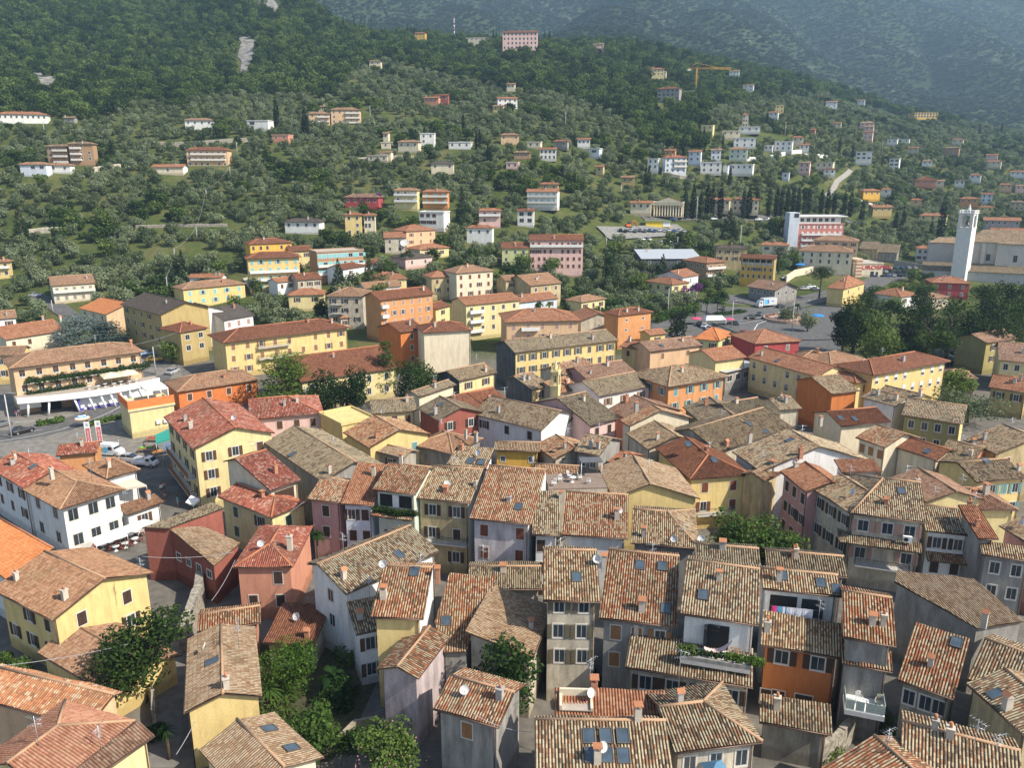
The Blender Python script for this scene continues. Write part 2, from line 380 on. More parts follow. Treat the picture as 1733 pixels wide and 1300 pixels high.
def roof_plane(mb, poly, mat, near, rng, thick=.13):
    """poly: 3-D points, counter-clockwise from above, first edge = the eave"""
    P = [Vector(p) for p in poly]; n = Vector((0, 0, 0))
    for i in range(1, len(P) - 1): n += (P[i] - P[0]).cross(P[i + 1] - P[0])
    n.normalize()
    if n.z < 0: P = P[::-1]; n = -n
    ua = Vector((0, 0, 1)).cross(n)
    if ua.length < 1e-4: ua = Vector((1, 0, 0))
    ua.normalize(); va = n.cross(ua)
    o = P[0]; q = [((p - o).dot(ua), (p - o).dot(va)) for p in P]
    ou, ov = rng.uniform(0, .24), rng.uniform(0, 9)
    if near:
        p = .24; k = near; us = set(a for a, _ in q); u0, u1 = min(us), max(us)
        i = math.ceil((u0 + ou) / (p / k))
        while i * p / k - ou < u1:
            us.add(i * p / k - ou); i += 1
        us = sorted(us); us2 = [us[0]]
        for a in us[1:]:
            if a - us2[-1] > 1e-3: us2.append(a)
        rows = []
        w1, w2, w3 = rng.uniform(0, 6), rng.uniform(0, 6), rng.uniform(.6, 1.2)
        for a in us2:
            lo, hi = clipv(q, a); ph = ((a + ou) / p) % 1
            off = .08 * math.sin(math.pi * ph) ** .8 - .02
            col = []
            for t in (0, .33, .67, 1):
                v = lo + (hi - lo) * t
                sag = (.075 if near == 6 else .05) * math.sin(a * w3 + w1) * math.sin(v * .9 + w2)
                col.append((o + ua * a + va * v + n * (off + sag), (a + ou + 50 * .24, v + ov)))
            rows.append(col)
        for a, b in zip(rows, rows[1:]):
            for j in range(3):
                mb.face([a[j][0], b[j][0], b[j + 1][0], a[j + 1][0]], mat, [a[j][1], b[j][1], b[j + 1][1], a[j + 1][1]])
    else:
        mb.face(P, mat, [(a + ou + 12, b + ov) for a, b in q])
    dn = Vector((0, 0, -thick)); w = WOOD()
    Q = [p + dn * .35 for p in P]; B = [p + dn for p in P]
    mb.face(B[::-1], w)
    for i in range(len(P)):
        j = (i + 1) % len(P); mb.face([B[i], B[j], Q[j], Q[i]], w)
def cap_line(mb, a, b, mat, r=.13):
    mb.tube([Vector(a) + Vector((0, 0, .03)), Vector(b) + Vector((0, 0, .03))], r, mat, 6)
CHC = [flat('chimney plaster', (.52, .46, .38), .9), flat('chimney brick', (.42, .20, .12), .9), flat('chimney grey', (.38, .36, .33), .9)]
CAPM = flat('chimney cap tile', (.42, .18, .09), .85)
def chimney_mesh(rng, s=1.0):
    b = MB(); m = rng.choice(CHC[:1] * 3 + CHC[1:] + CHC[2:]); w = rng.uniform(.20, .30) * s; H = rng.uniform(.6, 1.15) * s; d = w * rng.uniform(.8, 1.2)
    b.box(-w, w, -d, d, -.7, H, m)
    st = rng.choice((0, 1, 2))
    if st == 0:
        for sx in (-1, 1):
            for sy in (-1, 1): b.box(sx * w * .75 - .05, sx * w * .75 + .05, sy * d * .75 - .05, sy * d * .75 + .05, H, H + .28, m)
        b.box(-w - .1, w + .1, -d - .1, d + .1, H + .28, H + .36, CAPM)
    elif st == 1:
        b.box(-w - .06, w + .06, -d - .06, d + .06, H, H + .1, m)
        for sgn in (-1, 1):
            b.face([(-w - .1, sgn * (d + .1), H + .12), (w + .1, sgn * (d + .1), H + .12), (w + .1, 0, H + .45), (-w - .1, 0, H + .45)][::sgn], CAPM)
        b.face([(-w - .05, -d, H + .1), (-w - .05, d, H + .1), (-w - .05, 0, H + .4)], m); b.face([(w + .05, -d, H + .1), (w + .05, 0, H + .4), (w + .05, d, H + .1)], m)
    else:
        b.box(-w - .07, w + .07, -d - .07, d + .07, H, H + .1, m); b.tube([(0, 0, H + .1), (0, 0, H + .55)], .12, CAPM, 8)
    return b.mesh('chimney')
DISHM = flat('dish enamel', (.62, .62, .6), .4)
STEEL = flat('galvanised steel', (.45, .46, .47), .4, .6)
def antenna_mesh(rng):
    b = MB(); H = rng.uniform(1.8, 3.0)
    b.tube([(0, 0, -.5), (0, 0, H)], .03, STEEL, 5)
    a = rng.uniform(0, 3.1)
    for z, L in ((H - .15, 1.3), (H - .7, .9)):
        d = Vector((math.cos(a), math.sin(a), 0)); e = Vector((-d.y, d.x, 0))
        b.tube([Vector((0, 0, z)) - d * L * .5, Vector((0, 0, z)) + d * L * .5], .022, STEEL, 4)
        for k in range(6):
            c = Vector((0, 0, z)) + d * L * (k / 5 - .5); b.tube([c - e * (.32 - k * .03), c + e * (.32 - k * .03)], .013, STEEL, 4)
        a += .5
    return b.mesh('antenna')
def dish_mesh(rng, r=.42):
    b = MB(); n = 14; az = rng.uniform(-.4, .9); M = Matrix.Translation((0, 0, .75)) @ Matrix.Rotation(az, 4, 'Z') @ Matrix.Rotation(R(65), 4, 'X')
    prof = [(0.01, -.13), (r * .5, -.10), (r * .85, -.035), (r, 0), (r * .98, .015)]
    bb = len(b.v); b.lathe(prof, DISHM, (0, 0), n); b.v[bb:] = [tuple(M @ Vector(p)) for p in b.v[bb:]]
    b.tube([(0, 0, -.4), (0, 0, .72)], .03, STEEL, 5)
    b.tube([M @ Vector((0, -r * .9, 0)), M @ Vector((0, 0, .42))], .015, STEEL, 4)
    return b.mesh('satellite_dish')
def skylight_mesh(w, h, open_=False):
    k = ('sky', w, h)
    if k in WCACHE: return WCACHE[k]
    b = MB(); fr = flat('skylight frame', (.10, .09, .08), .5); gl = flat('skylight glass', (.06, .085, .11), .12, 0, .3, 1, .8)
    for x0, x1, y0, y1 in ((-w / 2 - .07, w / 2 + .07, -h / 2 - .07, -h / 2), (-w / 2 - .07, w / 2 + .07, h / 2, h / 2 + .07), (-w / 2 - .07, -w / 2, -h / 2, h / 2), (w / 2, w / 2 + .07, -h / 2, h / 2)):
        b.box(x0, x1, y0, y1, -.05, .17, fr)
    b.face([(-w / 2, -h / 2, .13), (w / 2, -h / 2, .13), (w / 2, h / 2, .13), (-w / 2, h / 2, .13)], gl)
    me = b.mesh('skylight'); WCACHE[k] = me; return me
RAIL = flat('railing iron', (.08, .08, .085), .5)
CONC = flat('concrete slab', (.55, .53, .49), .85)
def balcony(par, x0, x1, y, z, rail='iron', depth=1.1, rz=None, plants=False):
    b = MB(); b.box(x0, x1, y - depth, y - .003, z - .16, z, CONC)
    m = {'iron': RAIL, 'white': flat('white railing', (.7, .7, .68), .6), 'wood': shut('wood'), 'solid': flat('parapet plaster', (.66, .62, .56), .9)}[rail]
    o = b.build('balcony', par)
    r = MB()
    if rail in ('solid', 'white'):
        r.box(x0, x1, y - depth, y - depth + .08, z, z + .9, m); r.box(x0, x0 + .08, y - depth + .08, y - .01, z, z + .9, m); r.box(x1 - .08, x1, y - depth + .08, y - .01, z, z + .9, m)
    else:
        n = max(3, int((x1 - x0) / .16))
        for k in range(n + 1):
            x = x0 + .03 + (x1 - x0 - .06) * k / n; r.box(x - .014, x + .014, y - depth + .02, y - depth + .05, z, z + .95, m)
        for k in range(5):
            for x in (x0, x1 - .03): r.box(x, x + .03, y - depth + .2 + k * .2, y - depth + .23 + k * .2, z, z + .95, m)
        r.box(x0, x1, y - depth + .01, y - depth + .06, z + .95, z + 1.0, m); r.box(x0, x0 + .05, y - depth + .06, y - .01, z + .95, z + 1.0, m); r.box(x1 - .05, x1, y - depth + .06, y - .01, z + .95, z + 1.0, m)
    r.build('railing', o)
    return o
INFO = {}
HOUSES = []      # footprints for clearing trees: (centre, axis, L, D)
NH = 0
def house(kind, t, pts, h, wall, roof, label, name='house', cat=None, group=None, ov=.45, pitch=.34, d=None, a=None, w2=1.0, win='open', wc='brown', F=None, rows=None, side='', top=1.75, fl=2.9,
          sk='', ch='', nch=None, ant='', dish='', bal=None, ww=.95, wh=1.45, base=None, far=None, wall2=None, pw=None, hips='LR', door=True, seed=None, dn=0.0, sidewall=None):
    global NH; NH += 1
    rng = random.Random(seed if seed is not None else NH * 7 + 3)
    P = px(t, pts); A0 = hit(*P[0], h); ze = A0.z
    Yd = A0.y
    isfar = far if far is not None else (Yd > 330 or CAM_H - ze < 20)
    if isfar:
        ang = R(a if a is not None else -10 - 20 * (P[0][0] - CX) / CX + rng.uniform(-9, 9)); dv = Vector((math.cos(ang), math.sin(ang), 0))
        k = ray(*P[1]); kk = k.x / k.y                      # B.x = kk * B.y
        L = (kk * A0.y - A0.x) / (dv.x - kk * dv.y); B0 = A0 + dv * max(L, 2.5)
    else:
        B0 = on_plane(*P[1], ze)
    A, B = A0, B0
    def frame(A, B):
        dv = (B - A); L = dv.length; dv.normalize(); return dv, Vector((-dv.y, dv.x, 0)), L
    dv, nv, L = frame(A, B)
    poly = None
    if kind == 'p':
        slope = Vector((nv.x, nv.y, pitch))
        nn = dv.cross(slope).normalized(); poly = []
        for q in P:
            r = ray(*q); kk = (A - Vector((0, 0, CAM_H))).dot(nn) / r.dot(nn); poly.append(Vector((0, 0, CAM_H)) + r * kk)
        D = max((p - A).dot(nv) for p in poly)
    elif kind in ('g', 'h', 's'):
        if isfar: w = (d or min(max(.5 * L, 5), 10)) * (.5 if kind != 's' else 1)
        else:
            def err(w):
                a1 = A + nv * w + Vector((0, 0, w * pitch)); b1 = B + nv * w + Vector((0, 0, w * pitch))
                (ax, ay), (bx, by) = proj(a1), proj(b1)
                return (bx - ax) * (P[2][1] - ay) - (by - ay) * (P[2][0] - ax)
            def side_of(q):
                (ax, ay), (bx, by) = proj(A), proj(B)
                return (bx - ax) * (q[1] - ay) - (by - ay) * (q[0] - ax)
            if side_of(P[2]) * side_of(proj((A + B) / 2 + nv * 2 + Vector((0, 0, 2 * pitch)))) < 0:
                A, B = B, A; dv, nv, L = frame(A, B)
            lo, hi = .05, 30; e0 = err(lo)
            for _ in range(50):
                mid = (lo + hi) / 2
                if err(mid) * e0 > 0: lo = mid
                else: hi = mid
            w = min(max(lo, 1.0), 16)
            if d: w = d * .5 if kind != 's' else d
        D = w * (1 + w2) if kind != 's' else w
    else:   # gy hy f : third point is the far end of a side eave, or d
        if d or isfar: D = d or min(max(.8 * L, 7), 12)
        else:
            c = on_plane(*P[2], ze); D = (c - A).dot(nv)
            if D < 0: A, B = B, A; dv, nv, L = frame(A, B); D = (c - A).dot(nv)
            D = min(max(D, 2.5), 30)
        w = D / 2
    rz = math.atan2(dv.y, dv.x)
    cen = (A + B) / 2 + nv * D / 2
    if kind == 'p':
        gmin = min(gz(p.x, p.y) for p in poly)
    else:
        gmin = min(gz(*(A + dv * L * i + nv * D * j).xy) for i in (0, 1) for j in (0, 1))
    zb = gmin - .3 + dn
    if base is not None: zb = ze - base
    E = empty(name, (cen.x, cen.y, zb), rz)
    tag(E, label, cat or ('house' if name.endswith('house') else name.replace('_', ' ')), group or ('houses of the old town' if Yd < 175 else 'houses below and on the olive slope'))
    HOUSES.append((cen.x, cen.y, rz, L, D, Yd))
    he = ze - zb                         # eave height in local coords
    near = 6 if Yd < 90 else (4 if Yd < 135 else 0)
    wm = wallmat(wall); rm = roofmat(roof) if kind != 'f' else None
    hx, hy = L / 2, D / 2
    rb = MB(); wb = MB()
    capm = flat('ridge tile ' + ('red' if roof in ('org', 'red', 'rorg', 'dred') else 'tan'), (.40, .16, .08) if roof in ('org', 'red', 'rorg', 'dred') else (.40, .25, .15), .85)
    if roof in ('grey', 'metal'): capm = rm
    def wp(x, y, z): return (x, y, z)
    x0, x1, y0, y1 = -hx + ov, hx - ov, -hy + ov, hy - ov
    z0 = he + pitch * ov - .14           # wall top under the roof at the eave
    front_plane = None
    if kind == 'p':
        Mi = (Matrix.Translation((cen.x, cen.y, zb)) @ Matrix.Rotation(rz, 4, 'Z')).inverted()
        q = [Mi @ p for p in poly]
        roof_plane(rb, q, rm, near, rng); c = sum(q, Vector()) / len(q)
        ins = [p + (c - p).normalized() * min(ov, .3) for p in q]; n0 = len(ins)
        area = sum(ins[i].x * ins[(i + 1) % n0].y - ins[(i + 1) % n0].x * ins[i].y for i in range(n0))
        if area < 0: ins = ins[::-1]
        for i in range(n0):
            p, s = ins[i], ins[(i + 1) % n0]
            wb.face([(p.x, p.y, 0), (s.x, s.y, 0), (s.x, s.y, s.z - .12), (p.x, p.y, p.z - .12)], wm)
        front_plane = (Vector((0, -hy, he)), Vector((0, 1, pitch)))
        x0, x1 = min(p.x for p in ins), max(p.x for p in ins); y0 = -hy + .25
    elif kind == 'f':
        fm = flat('flat roof gravel', (.42, .39, .35), .95, 0, .15)
        rb.box(x0 - .25, x1 + .25, y0 - .25, y1 + .25, he - .2, he - .05, wm if roof == 'wall' else fm); 
        for q in ((x0 - .25, x1 + .25, y0 - .25, y0 - .05), (x0 - .25, x1 + .25, y1 + .05, y1 + .25), (x0 - .25, x0 - .05, y0 - .05, y1 + .05), (x1 + .05, x1 + .25, y0 - .05, y1 + .05)):
            rb.box(q[0], q[1], q[2], q[3], he - .05, he + .3, wm)
        wb.box(x0, x1, y0, y1, 0, he - .203, wm, skip='tb'); z0 = he
        front_plane = (Vector((0, -hy, he)), Vector((0, 1, 0)))
    else:
        yr = -hy + w; zr = he + w * pitch
        if kind == 'g':
            bz = he + max(0, (w - (D - w))) * pitch if w2 < 1 else he
            bz = zr - (D - w) * pitch
            roof_plane(rb, [(-hx, -hy, he), (hx, -hy, he), (hx, yr, zr), (-hx, yr, zr)], rm, near, rng)
            roof_plane(rb, [(hx, hy, bz), (-hx, hy, bz), (-hx, yr, zr), (hx, yr, zr)], rm, near, rng)
            cap_line(rb, (-hx, yr, zr), (hx, yr, zr), capm)
            zb1 = bz + pitch * ov - .14
            wb.face([(x0, y0, 0), (x1, y0, 0), (x1, y0, z0), (x0, y0, z0)], wm); wb.face([(x1, y1, 0), (x0, y1, 0), (x0, y1, zb1), (x1, y1, zb1)], wm)
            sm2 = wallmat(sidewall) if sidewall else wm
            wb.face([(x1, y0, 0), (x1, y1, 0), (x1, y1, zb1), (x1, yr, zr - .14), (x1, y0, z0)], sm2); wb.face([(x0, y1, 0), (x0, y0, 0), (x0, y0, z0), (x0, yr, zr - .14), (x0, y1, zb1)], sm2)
        elif kind == 's':
            roof_plane(rb, [(-hx, -hy, he), (hx, -hy, he), (hx, hy, zr), (-hx, hy, zr)], rm, near, rng)
            zt = zr - pitch * ov - .14
            wb.face([(x0, y0, 0), (x1, y0, 0), (x1, y0, z0), (x0, y0, z0)], wm); wb.face([(x1, y1, 0), (x0, y1, 0), (x0, y1, zt), (x1, y1, zt)], wm)
            wb.face([(x1, y0, 0), (x1, y1, 0), (x1, y1, zt), (x1, y0, z0)], wm); wb.face([(x0, y1, 0), (x0, y0, 0), (x0, y0, z0), (x0, y1, zt)], wm)
        elif kind == 'h':
            dl = min(w, hx * .95) if 'L' in hips else 0; dr = min(w, hx * .95) if 'R' in hips else 0
            bz = zr - (D - w) * pitch
            rl, rr = (-hx + dl, yr, zr), (hx - dr, yr, zr)
            roof_plane(rb, [(-hx, -hy, he), (hx, -hy, he), rr, rl], rm, near, rng); roof_plane(rb, [(hx, hy, bz), (-hx, hy, bz), rl, rr], rm, near, rng)
            cap_line(rb, rl, rr, capm)
            if dr: roof_plane(rb, [(hx, -hy, he), (hx, hy, bz), rr], rm, near, rng); cap_line(rb, (hx, -hy, he), rr, capm); cap_line(rb, (hx, hy, bz), rr, capm)
            if dl: roof_plane(rb, [(-hx, hy, bz), (-hx, -hy, he), rl], rm, near, rng); cap_line(rb, (-hx, -hy, he), rl, capm); cap_line(rb, (-hx, hy, bz), rl, capm)
            wb.face([(x0, y0, 0), (x1, y0, 0), (x1, y0, z0), (x0, y0, z0)], wm); wb.face([(x1, y1, 0), (x0, y1, 0), (x0, y1, z0), (x1, y1, z0)], wm)
            for xx, hip in ((x1, dr), (x0, dl)):
                f = [(xx, y0, 0), (xx, y1, 0), (xx, y1, z0)] + ([] if hip else [(xx, yr, zr - .14)]) + [(xx, y0, z0)]
                wb.face(f if xx > 0 else f[::-1], wm)
        else:   # gy / hy : ridge runs away from the front
            zr = he + hx * pitch; dh = min(hx, D * .48) if kind == 'hy' else 0; df = dh; dk = dh if hips == 'LR' else 0
            ra, rbk = (0, -hy + df, zr), (0, hy - dk, zr)
            roof_plane(rb, [(-hx, hy, he), (-hx, -hy, he), ra, rbk], rm, near, rng); roof_plane(rb, [(hx, -hy, he), (hx, hy, he), rbk, ra], rm, near, rng)
            cap_line(rb, ra, rbk, capm)
            if df: roof_plane(rb, [(-hx, -hy, he), (hx, -hy, he), ra], rm, near, rng); cap_line(rb, (-hx, -hy, he), ra, capm); cap_line(rb, (hx, -hy, he), ra, capm)
            if dk: roof_plane(rb, [(hx, hy, he), (-hx, hy, he), rbk], rm, near, rng)
            f = [(x0, y0, 0), (x1, y0, 0), (x1, y0, z0)] + ([(0, y0, zr - .14)] if not df else []) + [(x0, y0, z0)]; wb.face(f, wm)
            f = [(x1, y1, 0), (x0, y1, 0), (x0, y1, z0)] + ([(0, y1, zr - .14)] if not dk else []) + [(x1, y1, z0)]; wb.face(f, wm)
            wb.face([(x1, y0, 0), (x1, y1, 0), (x1, y1, z0), (x1, y0, z0)], wm); wb.face([(x0, y1, 0), (x0, y0, 0), (x0, y0, z0), (x0, y1, z0)], wm)
        front_plane = (Vector((0, -hy, he)), Vector((0, 1, pitch)))
        if kind in ('g', 's', 'h') and Yd < 200:      # gutter along the front eave and a downpipe
            gm = flat('copper gutter', (.14, .09, .07), .5, .5)
            rb.tube([(-hx, -hy - .05, he - .09), (hx, -hy - .05, he - .09)], .07, gm, 6)
            wb.tube([(hx - ov - .15, y0 - .08, he - .2), (hx - ov - .15, y0 - .08, .3)], .05, gm, 5)
    WO = wb.build('wall', E); RO = rb.build('roof', E)
    # windows
    floors = rows if rows is not None else max(1, int((h - .4 + (base or 0) * 0) / fl))
    def wallwin(n, wx0, wx1, yy, rzl, nrows, fn):
        for r_ in range(nrows):
            z = z0 - top - r_ * fl + .14
            if z < 1.0: break
            for c in range(n):
                xx = wx0 + (wx1 - wx0) * (c + .5) / n
                if win == 'none': continue
                st = win
                if win == 'mix' or (n > 1 and win == 'open' and rng.random() < .3): st = rng.choice(('open', 'closed', 'closed'))
                elif n > 1 and win == 'closed' and rng.random() < .15: st = 'open'
                xx += rng.uniform(-.12, .12)
                if rng.random() < .05: continue
                x_, y_ = fn(xx, yy); add_window(E, x_, y_, z, rzl, st, wc, ww, wh)
    if kind == 'p' and F is None: F = 0
    nF = F if F is not None else max(1, int((x1 - x0) / (3.0 if Yd < 180 else 3.4)))
    if nF: wallwin(nF, x0, x1, y0, 0, floors, lambda x, y: (x, y))
    if kind == 'p' and pw:                # a row of windows on the side whose middle is seen at this pixel
        q0 = px(t, pw[0])[0]; best = None
        for i in range(n0):
            p_, s_ = ins[i], ins[(i + 1) % n0]; m_ = Matrix.Translation((cen.x, cen.y, zb)) @ Matrix.Rotation(rz, 4, 'Z') @ ((p_ + s_) / 2); uu, vv = proj(m_); dd = (uu - q0[0]) ** 2 + (vv - q0[1]) ** 2
            if best is None or dd < best[0]: best = (dd, p_, s_)
        p_, s_ = best[1:]; e_ = s_ - p_; a_ = math.atan2(e_.y, e_.x)
        for k_ in range(pw[1]): f_ = (k_ + .5) / pw[1]; add_window(E, p_.x + e_.x * f_, p_.y + e_.y * f_, min(p_.z, s_.z) - pw[2], a_, 'plain', 'grey', 1.0, 1.0)
    nS = max(1, int((y1 - y0) / 3.6))
    for s in side:
        if s.isdigit(): continue
        if s == 'R': wallwin(nS, y0, y1, x1, R(90), floors, lambda q, w_: (w_, q))
        if s == 'L': wallwin(nS, y0, y1, x0, R(-90), floors, lambda q, w_: (w_, q))
    if bal:
        fr0, fr1, rail, brs = bal
        for r_ in brs:
            balcony(E, x0 + (x1 - x0) * fr0, x0 + (x1 - x0) * fr1, y0, z0 - top - r_ * fl + .14 - wh / 2 - .25, rail)
    # things on the roof, set where a line of sight meets the front slope
    Mw = Matrix.Translation((cen.x, cen.y, zb)) @ Matrix.Rotation(rz, 4, 'Z'); Mi = Mw.inverted()
    def roofpt(q):
        o, sl = front_plane; nn = Vector((1, 0, 0)).cross(sl); c = Mi @ Vector((0, 0, CAM_H)); dr = Mi.to_3x3() @ ray(*q)
        k = (o - c).dot(nn) / dr.dot(nn); return c + dr * k
    if sk:
        for q in px(t, sk):
            p = roofpt(q); o = link('skylight', skylight_mesh(.8, 1.1), RO, p); o.rotation_euler = (math.atan(pitch), 0, 0)
    cps = [roofpt(q) for q in px(t, ch)] if ch else []
    if not ch and kind not in ('f', 'p'):
        n = nch if nch is not None else (rng.choice((0, 1, 1, 2)) if Yd < 330 else rng.choice((0, 1)))
        for _ in range(n):
            fx = rng.uniform(-.38, .38) * L; fy = rng.uniform(.35, .8)
            if kind in ('gy', 'hy'): cps.append(Vector((rng.uniform(-.25, .25) * L, rng.uniform(-.1, .3) * D, he + hx * pitch * .6)))
            else: cps.append(Vector((fx * (.6 if kind == 'h' else 1), -hy + w * fy, he + w * fy * pitch)))
    for p in cps: link('chimney', chimney_mesh(rng), RO, p)
    if ant:
        for q in px(t, ant): link('antenna', antenna_mesh(rng), RO, roofpt(q))
    elif Yd < 170 and kind not in ('f', 'p') and rng.random() < .45:
        link('antenna', antenna_mesh(rng), RO, (rng.uniform(-.3, .3) * L, -hy + w * .9, he + w * .9 * pitch if kind not in ('gy', 'hy') else he + hx * pitch * .8))
    if dish:
        for q in px(t, dish): link('satellite_dish', dish_mesh(rng), RO, roofpt(q))
    elif Yd < 150 and kind not in ('f', 'p') and rng.random() < .12:
        link('satellite_dish', dish_mesh(rng), RO, (rng.uniform(-.3, .3) * L, -hy + w * .5, he + w * .5 * pitch if kind not in ('gy', 'hy') else he + hx * pitch * .7))
    INFO[E.name] = (L, D, he, x0, x1, y0, y1, z0)
    return E
# ---------------------------------------------------------------- the old town, near to far
T = 'T1'; RH = 'row_house'
H = house
H('g', T, '-50,178 330,375 665,110', 7.0, 'yellow', 'brn', 'yellow house with broad tan roof and white gable edge, beside the dark red hall', side='R', ch='410,240 105,120', F=3, w2=.95, ov=.6, wc='dkbrown', ant='890,90')
H('g', 'T5', '-330,985 45,1230 150,930', 6.5, 'white', 'org', 'house under a plain bright orange roof at the left edge of the photo', nch=0, F=0, w2=.04, a=None)
H('g', T, '235,575 690,845 560,450', 3.2, 'yellow', 'brn', 'low garage with tan roof half hidden by the feathery courtyard tree', name='garage', nch=0, F=0)
H('g', T, '-220,845 560,1040 400,765', 6.4, 'peach', 'copo', 'house with mottled orange tile roof in the bottom left corner, behind the pinkish roof', F=0, w2=.3, nch=0)
H('h', T, '300,1450 850,1005 180,1172', 7.5, 'pyellow', 'ros', 'pale yellow house with plain pinkish hipped roof in the bottom left corner', hips='R', F=0, nch=0)
H('s', T, '560,1385 970,1095 690,1135', 6.9, 'pyellow', 'pbr', 'grey brown lean to strip with dark gutter beside the plain pinkish roof', F=0, nch=0, name='lean_to', cat='house')
H('g', T, '1180,490 1160,955 1393,560', 6.0, 'yellow', 'sand', 'yellow house with half sandy, half red striped roof beside the lane', F=0, w2=1, ch='1425,790', sk='1335,635', nch=1, ov=.35, ant='1500,520')
H('g', T, '1240,445 1640,385 1500,300', 5.0, 'salmon', 'copr', 'small low house with reddish roof behind the yellow lane house', F=0, nch=0)
H('g', T, '1722,950 2032,1235 1600,1105', 5.5, 'cream', 'sand', 'house with salmon striped roof and white skylight at the bottom edge', F=0, sk='1690,1060 1830,1180', nch=0)
H('p', 'T5', '1345,1145 1510,1000 1275,895 1062,908', 5.2, 'rust', 'sand', 'dark red hall with folded tan roof and a row of square windows', pitch=.22, name='hall', cat='hall', pw=('1200,1030', 4, 1.6))
H('p', 'T5', '890,905 1060,908 1410,780 1330,745', 7.3, 'rust', 'lich', 'long dark roofed building with white parapet wall behind the dark red hall', pitch=.06, cat='house')
T = 'T6'
H('hy', T, '-135,1155 245,1150 335,890', 6.8, 'salmon', 'red', 'salmon house with deep red hipped roof and brown shutters', win='closed', wc='dkbrown', F=2, ch='225,1010', pitch=.36)
H('s', 'T2', '55,515 380,525 175,262', 3.4, 'beige', 'dred', 'low lean to with flat brick red roof beside the garden', name='outbuilding', F=0, pitch=.12, ch='335,480')
H('g', 'T2', '575,208 1165,-64 700,-108', 8.5, 'white', 'cop', 'long white gabled house with stained tan roof and awning windows above the garden', F=0, w2=.4, side='L', win='plain', ch='565,110', sk='910,-39')
H('s', 'T2', '640,462 835,418 665,240', 6.2, 'white', 'cop', 'narrow white house with dark tiled lean to roof beside the yellow wall', F=1)
H('g', 'T2', '730,352 1065,362 960,36', 10.0, 'yellow', 'copr', 'tall house with plain yellow front wall and striped red and cream roof', win='none', F=0, w2=.4, sidewall='white', sk='1010,70', ch='1155,100 815,235', dish='810,60')
H('p', 'T2', '1195,572 1335,572 1530,97 1230,77 1135,385', 6.4, 'grey', 'copr', 'narrow house with long rust red roof and dark glass strip near its ridge', pitch=.30, sk='1205,380')
H('g', 'T2', '985,425 768,680 1000,540', 7.6, 'mauve', 'copr', 'pale mauve house with gabled reddish roof facing the oleander', F=0, w2=1.0, nch=0)
H('g', 'T2', '1125,925 1540,1045 1390,760', 7.0, 'grey', 'copr', 'grey rendered house with striped roof, single brown shuttered window and corner chimney', win='closed', wc='wood', F=1, rows=1, ch='1545,865', w2=.8)
H('s', 'T3', '155,605 280,287 -190,300', 7.0, 'beige', 'sand', 'sandy roofed house beside the leafy courtyard tree', side='', F=0, pitch=.25, ch='145,420')
T = 'T3'
H('g', T, '218,248 580,255 450,-69', 11.2, 'beige', 'cop', 'tall beige house with three floors of brown shuttered windows facing the grassy yard', win='open', wc='olive', F=2, rows=3, w2=.35, sk='430,105', ch='600,30', dish='555,30', top=.9, fl=2.7)
H('g', T, '570,357 1062,412 900,-47', 9.4, 'grey', 'copr', 'grey stone house with large striped roof and two pale skylights', win='closed', wc='wood', F=3, rows=2, w2=.2, sk='830,30 970,35 990,300', ch='840,310', nch=1)
H('g', T, '1078,328 1575,402 1350,20', 11.0, 'white', 'cop', 'white house with roof terrace recessed under its striped roof, hammock and plants', win='none', F=0, w2=.4, sk='1225,215', ch='1325,120')
H('s', T, '735,665 1540,795 1170,498', 6.6, 'beige', 'cop', 'beige house with wide cream striped lean to roof below the planted terrace', wc='dkbrown', F=4, rows=1, ch='805,460', ww=1.1)
H('g', T, '170,1420 1060,1430 650,1000', 8.2, 'grey', 'cop', 'house at the bottom edge with six roof windows in two rows', F=0, w2=.15, sk='508,1105 613,1105 720,1105 520,1225 620,1225 725,1230', ch='560,1270 815,1000', dish='595,1225')
H('s', T, '290,985 1015,1010 640,805', 8.6, 'grey', 'rorg', 'house with clean red tiles and a sunken white roof terrace', F=0, pitch=.3, ch='540,800', ant='515,800', dish='520,880', nch=1)
H('h', T, '1048,1205 1600,1135 1090,900', 9.0, 'beige', 'cop', 'house with hipped roof edged by orange ridge tiles, above a terrace with blue parasol', hips='R', F=3, rows=1, win='plain', ch='1080,880', ant='1075,745')
T = 'T4'
H('s', T, '-20,522 490,612 200,345', 7.6, 'burnt', 'cop', 'deep orange house with brown shutters and arched garden door', wc='dkbrown', F=2, rows=1, ch='20,440', top=1.4, ww=1.2)
H('g', T, '-10,172 490,222 250,68', 10.8, 'white', 'cop', 'white upper storey with dormer windows above the laundry terrace', F=0, w2=.5, sk='118,95 358,140 458,178')
H('s', T, '-30,1010 430,1092 200,868', 4.0, 'stone', 'cop', 'low stone house with striped roof below the deep orange facade', F=0, name='outbuilding')
H('g', T, '497,478 832,535 670,212', 10.2, 'grey', 'copr', 'house with neat striped roof between the laundry terrace and the lower red roof', F=0, w2=.5)
H('s', T, '490,640 808,697 650,545', 7.6, 'white', 'copr', 'white house with brown garage style door and glass railed terrace with white chairs', F=0)
H('s', T, '838,747 1195,868 1040,412', 6.8, 'stone', 'copr', 'stone house with long red and cream tiled slope below the grey gable', F=3, rows=1, win='plain', wc='dkbrown', sk='1210,515', ch='1045,660')
H('p', T, '1350,425 1634,378 1320,113 835,58 820,130', 7.4, 'grey', 'sand', 'grey rendered house with long sandy roof falling to the right', pitch=.22)
H('g', T, '1275,742 1640,880 1480,520', 6.4, 'grey', 'cop', 'house at the right edge with striped front slope and orange rear slope', F=0, w2=.8, ch='1385,380')
H('g', T, '1270,765 1640,1098 1500,665', 8.0, 'tan', 'cop', 'tan walled house with red streaked roof in the bottom right corner', F=0, w2=1, ch='1525,930', sk='1455,840')
